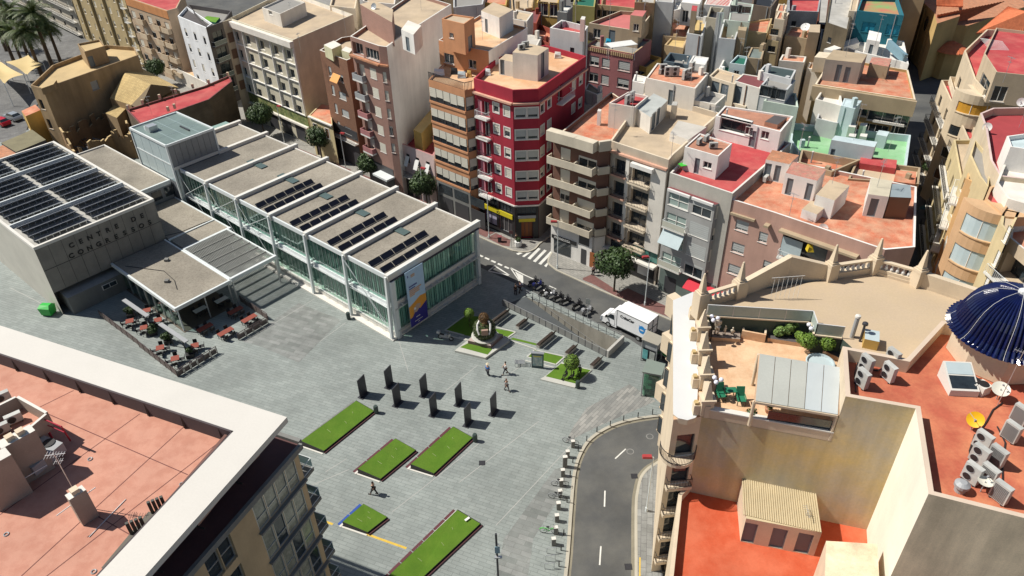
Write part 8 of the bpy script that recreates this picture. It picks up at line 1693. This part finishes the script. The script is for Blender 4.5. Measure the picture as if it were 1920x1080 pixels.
def chair(m=cw_):
 t = thing('cafe_chair', '', 'chair', (0, 0, 0)); q = MB(); q.box((0, 0, .42), (.46, .46, .06), m); q.build('seat', t, local=True); q = MB(); q.hexa([(-.23, .2, .48), (.23, .2, .48), (.23, .25, .48), (-.23, .25, .48)], [(-.23, .28, .88), (.23, .28, .88), (.23, .32, .88), (-.23, .32, .88)], m); q.build('backrest', t, local=True)
 for sx in (-.2, .2):
  for sy in (-.2, .2): q = MB(); q.box((sx, sy, 0), (.035, .035, .42), blackp); q.build('leg', t, local=True)
 return t
ts, tl_, chp = Placer(table(.9, .9)), Placer(table(1.9, .8)), Placer(chair()); tw = Placer(table(1.6, .8, whitep)); wd_ = ('left', 'far', 'right', 'near')
tabs = ((243, 602, ts, 'by the upper left planter'), (270, 614, ts, 'beside the green planter in mid terrace'), (296, 600, ts, 'between the two silver beams'), (275, 582, ts, 'behind the first silver beam'), (300, 652, ts, 'near the lower fence, further one'), (328, 672, ts, 'in the front corner of the terrace'), (365, 648, ts, 'under the second silver beam end'), (423, 622, tl_, 'in front of the cafe'), (467, 597, tl_, 'at the terrace right end'), (384, 614, tl_, 'in the shade at the cafe corner'), (441, 582, tl_, 'along the shaded cafe front'), (375, 580, tw, 'under the cafe roof, nearer'), (415, 562, tw, 'under the cafe roof, further'))
for x, y, pl_, wh in tabs:
 p = at(x, y, .7); lg = pl_ is not ts; rz = R(49) if lg else R(20); pl_((p.x, p.y, 0), rz, ('white table ' if pl_ is tw else 'long red table ' if lg else 'square red table ')+wh, 'cafe tables')
 for j, (dx, dy, r0) in enumerate(((-.75, 0, 90), (0, .75, 0), (.75, 0, -90), (0, -.75, 180)) if not lg else ((-.5, .65, 0), (.5, .65, 0), (-.5, -.65, 180), (.5, -.65, 180))):
  a = rz; q_ = Vector((p.x+dx*math.cos(a)-dy*math.sin(a), p.y+dx*math.sin(a)+dy*math.cos(a), 0)); chp(q_, rz+R(r0)+rnd.uniform(-.15, .15), 'dark chair %s of the %s table %s' % (wd_[j] if not lg else ['far left', 'far right', 'near left', 'near right'][j], 'white' if pl_ is tw else 'long' if lg else 'square', wh), 'cafe chairs')
for i, (a, b, lb) in enumerate((((232, 562), (277, 593), 'upper silver patio beam over the cafe terrace'), ((300, 607), (350, 641), 'lower silver patio beam over the cafe terrace'))):
 A, B_ = at(*a, 2.6), at(*b, 2.6); t = thing('patio_beam', lb, 'canopy beam', (A.x, A.y, 0)); q = MB(); q.bar(A, B_, .5, .12, greyp); q.build('beam', t)
 for f in (.3, .8): P_ = A.lerp(B_, f); q = MB(); q.tube((P_.x, P_.y, 0), (P_.x, P_.y, 2.55), .06, dsteel, 8); q.build('post', t)
for x, y, r_, lb in ((246, 592, .75, 'round green shrub in a pot beside the first red table'), (288, 626, .8, 'green shrub in a dark box under the lower beam'), (316, 642, .8, 'dark shrub planter near the middle of the terrace'), (357, 668, .5, 'small plant by the front fence')):
 p = at(x, y, 0); t = thing('potted_shrub', lb, 'plant', p); q = MB(); q.box((p.x, p.y, 0), (.9, .9, .5), blackp, .4); q.build('pot', t); q = MB(); leaves(q, (p.x, p.y, .9), r_, 700, leafm, .2, .8, int(x), .4, 4); q.build('foliage', t)
p = at(93, 588, 0); t = thing('recycling_container', 'bright green recycling container beside the auditorium wall', 'container', p); gm_ = flat('bright green plastic', (.02, .40, .05), .4); q = MB(); q.hexa([(p.x-.7, p.y-.5, .15), (p.x+.6, p.y-.7, .15), (p.x+.75, p.y+.4, .15), (p.x-.55, p.y+.6, .15)], [(p.x-.8, p.y-.6, 1.2), (p.x+.7, p.y-.8, 1.2), (p.x+.85, p.y+.5, 1.2), (p.x-.65, p.y+.7, 1.2)], gm_); q.build('body', t); q = MB(); q.hexa([(p.x-.82, p.y-.62, 1.2), (p.x+.72, p.y-.82, 1.2), (p.x+.87, p.y+.52, 1.2), (p.x-.67, p.y+.72, 1.2)], [(p.x-.6, p.y-.2, 1.5), (p.x+.6, p.y-.4, 1.5), (p.x+.7, p.y+.2, 1.5), (p.x-.5, p.y+.3, 1.5)], gm_); q.build('lid', t)
for dx, dy in ((-.5, -.4), (.5, -.5), (.6, .3), (-.4, .5)): q = MB(); q.tube((p.x+dx, p.y+dy-.05, .1), (p.x+dx, p.y+dy+.05, .1), .1, tyre, 10); q.build('wheel', t)
# ---- rooftop equipment
def ac(n=1):
 t = thing('air_conditioner', '', 'air conditioner', (0, 0, 0)); h = .62*n; acm = mat('air conditioner casing', (.50, .50, .47), .5, .15, 1, 5, 0, streak=.2); q = MB(); q.box((0, 0, .1), (.95, .36, h), acm); q.build('casing', t, local=True)
 for k in range(n): q = MB(); q.tube((-.13, -.18, .1+.31+k*.62), (-.13, -.2, .1+.31+k*.62), .24, blackp, 16); q.ring((-.13, -.2, .1+.31+k*.62), .25, .015, greyp, (0, 1, 0), 16, 4); q.build('fan', t, local=True)
 q = MB(); q.box((-.35, 0, 0), (.08, .4, .1), dsteel); q.box((.35, 0, 0), (.08, .4, .1), dsteel); q.build('feet', t, local=True)
 q = MB()
 for k in range(int(h/.09)-1): q.box((0, .183, .16+k*.09), (.8, .012, .05), dsteel)
 q.build('grille', t, local=True); return t
a1_, a2_ = Placer(ac(1)), Placer(ac(2)); AG = 'air conditioners on the roofs'
def place(pl_, lst, z, where, grp=AG, kind='air conditioning unit'):
 od = ['first', 'second', 'third', 'fourth', 'fifth', 'sixth', 'seventh', 'eighth', 'ninth', 'tenth']
 for i, (x, y, rz) in enumerate(lst): p = at(x, y, z); pl_((p.x, p.y, z), rz, '%s %s from the left %s' % (od[i], 'air conditioner', where), grp)
z_ = H_ac.z-.15
place(a2_, [(1243, 148-10, 0), (1252, 143, .0), (1266, 143, 0), (1283, 149, .9), (1291, 146, .9), (1297, 134, .9)], z_, 'on the off-white terracotta-topped house')
place(a1_, [(1238, 138, 1.2), (1262, 134, .2), (1316, 134, 1.3)], z_, 'of the small ones behind that cluster')
place(a1_, [(1311, 270, .9), (1324, 264, .9), (1337, 278, 0)], zh((1345, 334), 15.9, 290)-.1, 'on the white roof hut above the red roof')
place(a2_, [(1176, 197, .9), (1184, 190, .9)], zh((1145, 241), rfz, 195)-.3, 'on the white raised box with red top')
place(a1_, [(978, 93, .5), (985, 88, .5)], zh((1008, 153), zf, 104), 'on the white stair block of the crimson building')
place(a1_, [(1435, 340, .9)], 15.2, 'against the white wall of the terracotta roof')
zr_ = 21.0
place(a2_, [(1613, 724, -1.25), (1620, 697, -1.2), (1662, 712, -1.25), (1669, 685, -1.2)], zr_, 'in the upper left corner of the red roof')
place(a2_, [(1816, 902, -1.1), (1830, 868, -1.1), (1836, 842, -1.1), (1846, 905, 2.0), (1862, 870, 2.0), (1869, 938, 2.05), (1889, 824, 2.0), (1906, 792, 2.0)], zr_, 'along the right edge of the red roof')
place(a1_, [(8, 752, .7), (30, 792, .7), (6, 812, .7)], 21.62, 'on the beige service box of the near left roof')
place(a1_, [(600, 205, .6)], 19.6, 'hung by the brown brick roof') if False else None
p = at(1790, 722, zr_); t = thing('skylight', 'large slanted white-framed skylight box with dark pane on the red roof', 'skylight', p); q = MB(); q.hexa([(p.x-.9, p.y-1.0, zr_), (p.x+.9, p.y-1.2, zr_), (p.x+1.1, p.y+.8, zr_), (p.x-.7, p.y+1.0, zr_)], [(p.x-.9, p.y-1.0, zr_+.5), (p.x+.9, p.y-1.2, zr_+.5), (p.x+1.1, p.y+.8, zr_+1.3), (p.x-.7, p.y+1.0, zr_+1.3)], lconc); q.build('frame', t); q = MB(); q.poly([(p.x-.78, p.y-.88, zr_+.56), (p.x+.8, p.y-1.05, zr_+.56), (p.x+.88, p.y-.2, zr_+.93), (p.x-.7, p.y-.0, zr_+.93)], winglass); q.poly([(p.x-.7, p.y+.1, zr_+.97), (p.x+.88, p.y-.1, zr_+.97), (p.x+.96, p.y+.7, zr_+1.3), (p.x-.6, p.y+.88, zr_+1.3)], bluesh); q.build('pane', t)
for i, (x, y) in enumerate(((1822, 728), (1838, 735))): p = at(x, y, zr_); t = thing('condenser', 'grey roof condenser with round fan right of the skylight box, %s one' % ['left', 'right'][i], 'condenser', p); q = MB(); q.box((p.x, p.y, zr_), (.75, .75, .7), lconc, .4); q.build('casing', t); q = MB(); q.lathe((p.x, p.y, zr_+.7), [(.32, 0), (.32, .05), (.1, .06)], blackp, 16); q.build('fan', t)
def dish(x, y, z, m, r, lb, tilt=(-.5, -.6, .5)):
 p = at(x, y, z); t = thing('satellite_dish', lb, 'satellite dish', p); n = Vector(tilt).normalized(); u = n.orthogonal().normalized(); v = n.cross(u); q = MB(); c = p+Vector((0, 0, .9)); vs = [c-n*.12]; k = 20
 for rr, dz in ((r*.5, -.09), (r, .0)): vs += [c+n*dz+(u*math.cos(2*math.pi*i/k)+v*math.sin(2*math.pi*i/k))*rr for i in range(k)]
 fs = [(0, 1+i, 1+(i+1) % k) for i in range(k)]+[(1+i, 1+k+i, 1+k+(i+1) % k, 1+(i+1) % k) for i in range(k)]; q.raw(vs, fs, m); q.build('reflector', t, smooth=True); q = MB(); q.tube(p, c, .03, greyp, 6); q.build('mast', t); q = MB(); q.tube(c-v*r, c+n*r*.9, .015, greyp, 5); q.box((c+n*r*.9)-Vector((0, 0, .04)), (.1, .1, .1), greyp); q.build('feed_arm', t)
dish(1820, 806, zr_, flat('yellow dish', (.80, .45, .01), .5), .5, 'bright yellow satellite dish beside the air conditioners on the red roof'); dish(1868, 748, zr_, flat('pale dish', (.62, .60, .52), .5), .55, 'pale satellite dish amid cables near the dome', (-.2, -.3, .9)); dish(1838, 922, zr_, flat('pale dish', (.62, .60, .52), .5), .42, 'fallen pale dish lying at the near end of the red roof', (0, 0, 1))
dish(1540, 442, 14.2, whitep, .5, 'white satellite dish on the dusty pink facade', (-.5, -.8, .3)); dish(1508, 62, 21.3, whitep, .7, 'white satellite dish on the tan block with chimney box', (-.3, -.5, .8)); dish(1910, 205, 20.5, whitep, .5, 'white satellite dish on the mauve curved parapet', (-.6, -.7, .2)); dish(1846, 252, 19.5, whitep, .5, 'white satellite dish beside the crimson roof edge', (-.6, -.7, .2)); dish(702, 24, 25.8, alu, .5, 'grey satellite dish on the pinkish penthouse roof', (-.5, -.7, .4))
p = at(1799, 920, zr_); t = thing('roof_ventilator', 'round grey ventilator cowl near the parapet of the red roof', 'ventilator', p); q = MB(); q.lathe(p, [(.3, 0), (.3, .35), (.42, .4), (.42, .6), (.2, .75)], greyp, 16); q.build('cowl', t)
for x, y, z, h, lb in ((1597, 632, 19.6, 1.9, 'grey flue pipe with white cap on the sandy roof'), (1612, 640, 19.6, 1.6, 'thin dark slanted flue on the sandy roof')): p = at(x, y, z); q = MB(); q.tube(p, p+Vector((0, 0, h)), .17 if 'white' in lb else .09, greyp if 'white' in lb else dsteel, 10); q.lathe(p+Vector((0, 0, h)), [(.22, 0), (.2, .15), (.05, .2)], lconc if 'white' in lb else dsteel, 10); tag(q.build('flue_pipe'), lb, 'flue pipe')
p = at(1630, 645, 19.6); t = thing('roof_hatch', 'yellow-sided roof hatch box with grey top on the sandy roof', 'hatch', p); q = MB(); q.box(p, (1.0, 1.3, .85), yellow, -.4, bluesh); q.build('box', t)
def antenna(h):
 t = thing('tv_antenna', '', 'antenna', (0, 0, 0)); q = MB(); q.tube((0, 0, 0), (0, 0, h), .025, alu, 6); q.build('mast', t, local=True); q = MB(); q.bar((-.5, 0, h-.15), (.6, 0, h-.1), .03, .03, alu)
 for k in range(7): x = -.45+k*.16; q.bar((x, -.3+k*.02, h-.13), (x, .3-k*.02, h-.13), .015, .015, alu)
 q.bar((-.2, 0, h-.7), (.3, 0, h-.65), .02, .02, alu)
 for k in range(4): x = -.15+k*.12; q.bar((x, -.22, h-.67), (x, .22, h-.67), .015, .015, alu)
 q.build('aerial', t, local=True); return t
an1, an2 = Placer(antenna(3.2)), Placer(antenna(4.6))
ants = [(1150, 262, 16.3, 1, 'at the front edge between the two cream roofs'), (1183, 238, 16.9, 1, 'by the railing of the sandy roof'), (1258, 297, 17.6, 0, 'at the beige roof front corner'), (1290, 198, 16.9, 1, 'behind the low off-white box'), (1333, 270, 18.8, 1, 'on the white hut over the red roof'), (1355, 205, 16.9, 0, 'by the white terracotta house'), (1478, 412, 15.2, 0, 'on the front edge of the long terracotta roof'), (1560, 345, 17.8, 0, 'on the white stair hut'), (1644, 352, 17.7, 0, 'on the ribbed cream shed'), (1494, 300, 15.8, 1, 'left of the mint green roof'), (1600, 262, 17.2, 1, 'on the pale blue hut'), (1665, 285, 15.0, 1, 'on the mint green floor'), (1585, 108, 21.5, 1, 'above the two-door hut'), (1640, 88, 20.3, 1, 'on the white terraces below the teal netting'), (1142, 60, 23.0, 1, 'on the mauve penthouse'), (1078, 60, 23.8, 1, 'on the blank grey block'), (1265, 95, 19, 1, 'behind the air conditioning cluster'), (1272, 60, 18.8, 1, 'on the tan-walled terracotta terrace'), (1395, 130, 19, 0, 'by the dark green floor'), (1438, 60, 22, 1, 'beside the tan clutter roof'), (1385, 112, 19, 0, 'on the blue-white small house'), (1310, 60, 21, 0, 'near the tall tan chimney'), (1210, 10, 23.5, 1, 'on the olive-brown wall'), (905, 75, 23.3, 0, 'on the orange penthouse terrace'), (855, 30, 27, 1, 'on top of the orange tower'), (650, 70, 20, 1, 'between the hotel and the brown block'), (565, 100, 18, 0, 'on the hotel party wall'), (548, 38, 18, 0, 'on the hotel roof'), (790, 20, 23, 0, 'on the red roof beyond the big party wall'), (1920-10, 240, 20, 0, 'on the crimson roof at right'), (1880, 155, 22, 0, 'on the rounded cream block'), (330, 195, 8.5, 0, 'on the crimson terrace by the brick wall'), (285, 215, 8.5, 0, 'on the crimson terrace behind the tower'), (1498, 1010, 9.9, 0, 'on the low wing red roof'), (1870, 760, 21, 1, 'by the pale dish near the dome'), (155, 950, 20.4, 1, 'near the slim chimney of the near left roof')]
for i, (x, y, z, k, wh) in enumerate(ants): p = at(x, y, z); (an2 if k else an1)((p.x, p.y, z), i*.9, 'thin metal television aerial '+wh, 'television aerials')
for i, pts in enumerate((((1835, 812), (1850, 790), (1862, 768), (1880, 755)), ((1605, 735), (1603, 700), (1612, 668), (1605, 655)), ((1836, 850), (1820, 880), (1818, 845), (1828, 815)), ((1870, 800), (1885, 830), (1880, 870), (1880, 905)), ((1620, 690), (1645, 695), (1655, 690)))):
 q = MB(); q.path([at(x, y, zr_+.06) for x, y in pts], .05, blackp, 6); tag(q.build('cable'), 'black cable bundle %s on the red roof' % ['running from the yellow dish to the dome', 'along the left parapet', 'curling beside the near air conditioners', 'behind the right air conditioners', 'between the two left pairs of units'][i], 'cable')
gch = flat('green garden chair', (.02, .17, .09), .5)
def lounge():
 t = thing('garden_chair', '', 'chair', (0, 0, 0)); q = MB(); q.box((0, 0, .4), (.6, .6, .05), gch); q.build('seat', t, local=True); q = MB(); q.hexa([(-.3, .28, .42), (.3, .28, .42), (.3, .33, .42), (-.3, .33, .42)], [(-.3, .55, 1.1), (.3, .55, 1.1), (.3, .6, 1.1), (-.3, .6, 1.1)], gch); q.build('backrest', t, local=True)
 for sx in (-.28, .28):
  for sy in (-.25, .25): q = MB(); q.box((sx, sy, 0), (.05, .05, .4), dsteel); q.build('leg', t, local=True)
  q = MB(); q.box((sx, 0, .62), (.06, .6, .04), gch); q.build('armrest', t, local=True)
 return t
lg_ = Placer(lounge()); p = at(1351, 748, tf); lg_((p.x, p.y, tf), .1, 'left green garden chair on the roof terrace', 'green garden chairs'); p = at(1388, 756, tf); lg_((p.x, p.y, tf), -.05, 'right green garden chair beside the rusty planter', 'green garden chairs')
t = table(.8, .55, gch); p = at(1368, 745, tf); t.location = (p.x, p.y, tf); t.name = 'garden_table'; t['label'] = 'small green garden table between the two green chairs'; t['category'] = 'table'
def globe(x, y, z, h, lb):
 p = at(x, y, z); t = thing('globe_lamp', lb, 'lamp', p); q = MB(); q.tube(p, p+Vector((0, 0, h)), .04, blackp, 8); q.build('pole', t); wg = flat('white globe', (.75, .76, .85), .2)
 for k in range(3): a = k*2.1; c = p+Vector((.28*math.cos(a), .28*math.sin(a), h+.1)); q = MB(); q.ball(c, .17, wg, 12, 8); q.bar(p+Vector((0, 0, h)), c-Vector((0, 0, .15)), .03, .03, blackp); q.build('globe', t)
globe(1332, 640, tf, 2.2, 'three-globe lamp at the left end of the statue planter'); globe(1512, 650, tf, 1.9, 'three-globe lamp among the terrace shrubs'); globe(1339, 745, tf, 1.6, 'three-globe lamp by the left green chair')
for i, (x, y, r_, m, lb) in enumerate(((1460, 628, .55, leafm, 'leafy shrub furthest left in the terrace bed'), (1478, 624, .8, leafm, 'broad leafy shrub in the middle of the terrace bed'), (1497, 622, .6, leafm, 'upright leafy shrub before the glass corner'), (1514, 655, .9, hedge, 'large round clipped bush left of its twin'), (1545, 656, .9, hedge, 'large round clipped bush at the glass corner'), (1498, 640, .5, hedge, 'small yellow-green bush beside the lamp'))):
 p = at(x, y, tf+.35); t = thing('terrace_shrub', lb, 'shrub', p, group='shrubs on the roof terrace'); q = MB(); q.tube(p, p+Vector((0, 0, .5)), .05, bark, 6); q.build('stem', t); q = MB(); leaves(q, (p.x, p.y, tf+.5+r_*.8), r_, 1500, mat('fresh leaf', (.10, .19, .035), .6, .4, 2, 8, 0, col2=(.2, .3, .08), patch=.4, psc=2) if m is leafm else hedge, .2 if m is leafm else .12, 1, i+2, .6, 5 if m is leafm else 2); q.build('foliage', t)
p = at(1535, 690, tf); t = thing('pool_tub', 'round pale tub half hidden behind the terrace canopy', 'tub', p); q = MB(); q.lathe(p, [(.95, 0), (1.05, .6), (.95, .62), (.9, .45)], bluesh, 20); q.build('shell', t)
for x, y, lb in ((1404, 787, 'low flowering plant beside the canopy post on the parapet'), (1440, 772, 'dark bushy plant under the canopy')): p = at(x, y, 17.9); t = thing('potted_plant', lb, 'plant', p); q = MB(); q.lathe(p, [(.2, 0), (.28, .35)], clayt, 10); q.build('pot', t); q = MB(); leaves(q, (p.x, p.y, 18.6), .45, 350, leafm, .15, 1, int(x), .3, 3); q.build('foliage', t)
p = at(1470, 560, 19.6); t = thing('clothes_airer', 'spindly white clothes airer on the sandy roof by the sloping parapet', 'airer', p); q = MB()
for k in range(7): q.tube((p.x-1.1+k*.36, p.y, 19.62), (p.x-1.05+k*.36, p.y+.1, 21.6), .014, whitep, 5)
q.bar((p.x-1.3, p.y+.1, 21.6), (p.x+1.3, p.y+.1, 21.75), .03, .03, whitep); q.build('frame', t)
p = at(1281, 318, 15.95); t = thing('green_table', 'bright green plastic table on the red roof by the white hut', 'table', p); q = MB(); q.box((p.x, p.y, 16.6), (1.1, .8, .05), flat('bright green plastic top', (.04, .42, .03), .5), .3); q.build('tabletop', t)
for dx, dy in ((-.45, -.3), (.45, -.3), (.45, .3), (-.45, .3)): q = MB(); q.box((p.x+dx, p.y+dy, 15.95), (.04, .04, .65), blackp); q.build('leg', t)
for x, y, z, m, sx, lb in ((824, 140, 20.1, whitep, 1.5, 'white lounger on the orange block roof terrace'), (852, 138, 20.1, blackp, 1.0, 'black covered furniture on the orange block roof terrace'), (866, 145, 20.1, bluesh, 1.2, 'pale blue tarpaulin heap on the orange block roof terrace'), (880, 143, 20.1, yellow, .7, 'yellow crate on the orange block roof terrace'), (1141, 82, 18.9, flat('cyan plastic', (.02, .35, .55), .4), .9, 'cyan plastic chair on the mauve house terrace'), (1875, 150, 18.2, flat('yellow tarpaulin', (.6, .36, .02), .5), 1.6, 'yellow tarpaulin on the curved terrace of the rounded block'), (1518, 470, 13, flat('yellow cloth', (.55, .4, .02), .6), .7, 'yellow laundry on the dusty pink balcony'), (915, 140, 21.1, whitep, .8, 'white washing tub on the crimson block roof'), (1046, 108, 21.1, lconc, 1.0, 'pale covered chairs on the crimson block roof')):
 p = at(x, y, z); q = MB(); q.hexa([(p.x-sx/2, p.y-.3, z), (p.x+sx/2, p.y-.35, z), (p.x+sx/2, p.y+.3, z), (p.x-sx/2, p.y+.35, z)], [(p.x-sx/2+.1, p.y-.2, z+.55), (p.x+sx/2-.15, p.y-.2, z+.35), (p.x+sx/2-.1, p.y+.25, z+.7), (p.x-sx/2+.1, p.y+.25, z+.8)], m); tag(q.build('terrace_item'), lb, lb.split(' ')[1] if 'tarp' not in lb else 'tarpaulin')
p = at(1745, 385, 4.0); t = thing('blue_awning', 'dark blue market awning spanning the shaded lane', 'awning', p); q = MB(); A, B_, C_, D_ = at(1722, 392, 3.6), at(1763, 395, 3.6), at(1766, 380, 4.2), at(1728, 386, 4.2); q.hexa([A, B_, C_, D_], [x+Vector((0, 0, .06)) for x in (A, B_, C_, D_)], flat('dark blue canvas', (.015, .07, .13), .7)); q.build('canvas', t)
for P_ in (A, B_): q = MB(); q.tube((P_.x, P_.y, 0), P_, .04, dsteel, 6); q.build('post', t)
# ---------------------------------------------------------------- tidy
for o in list(S.objects):
 if '_o' in o: del o['_o']
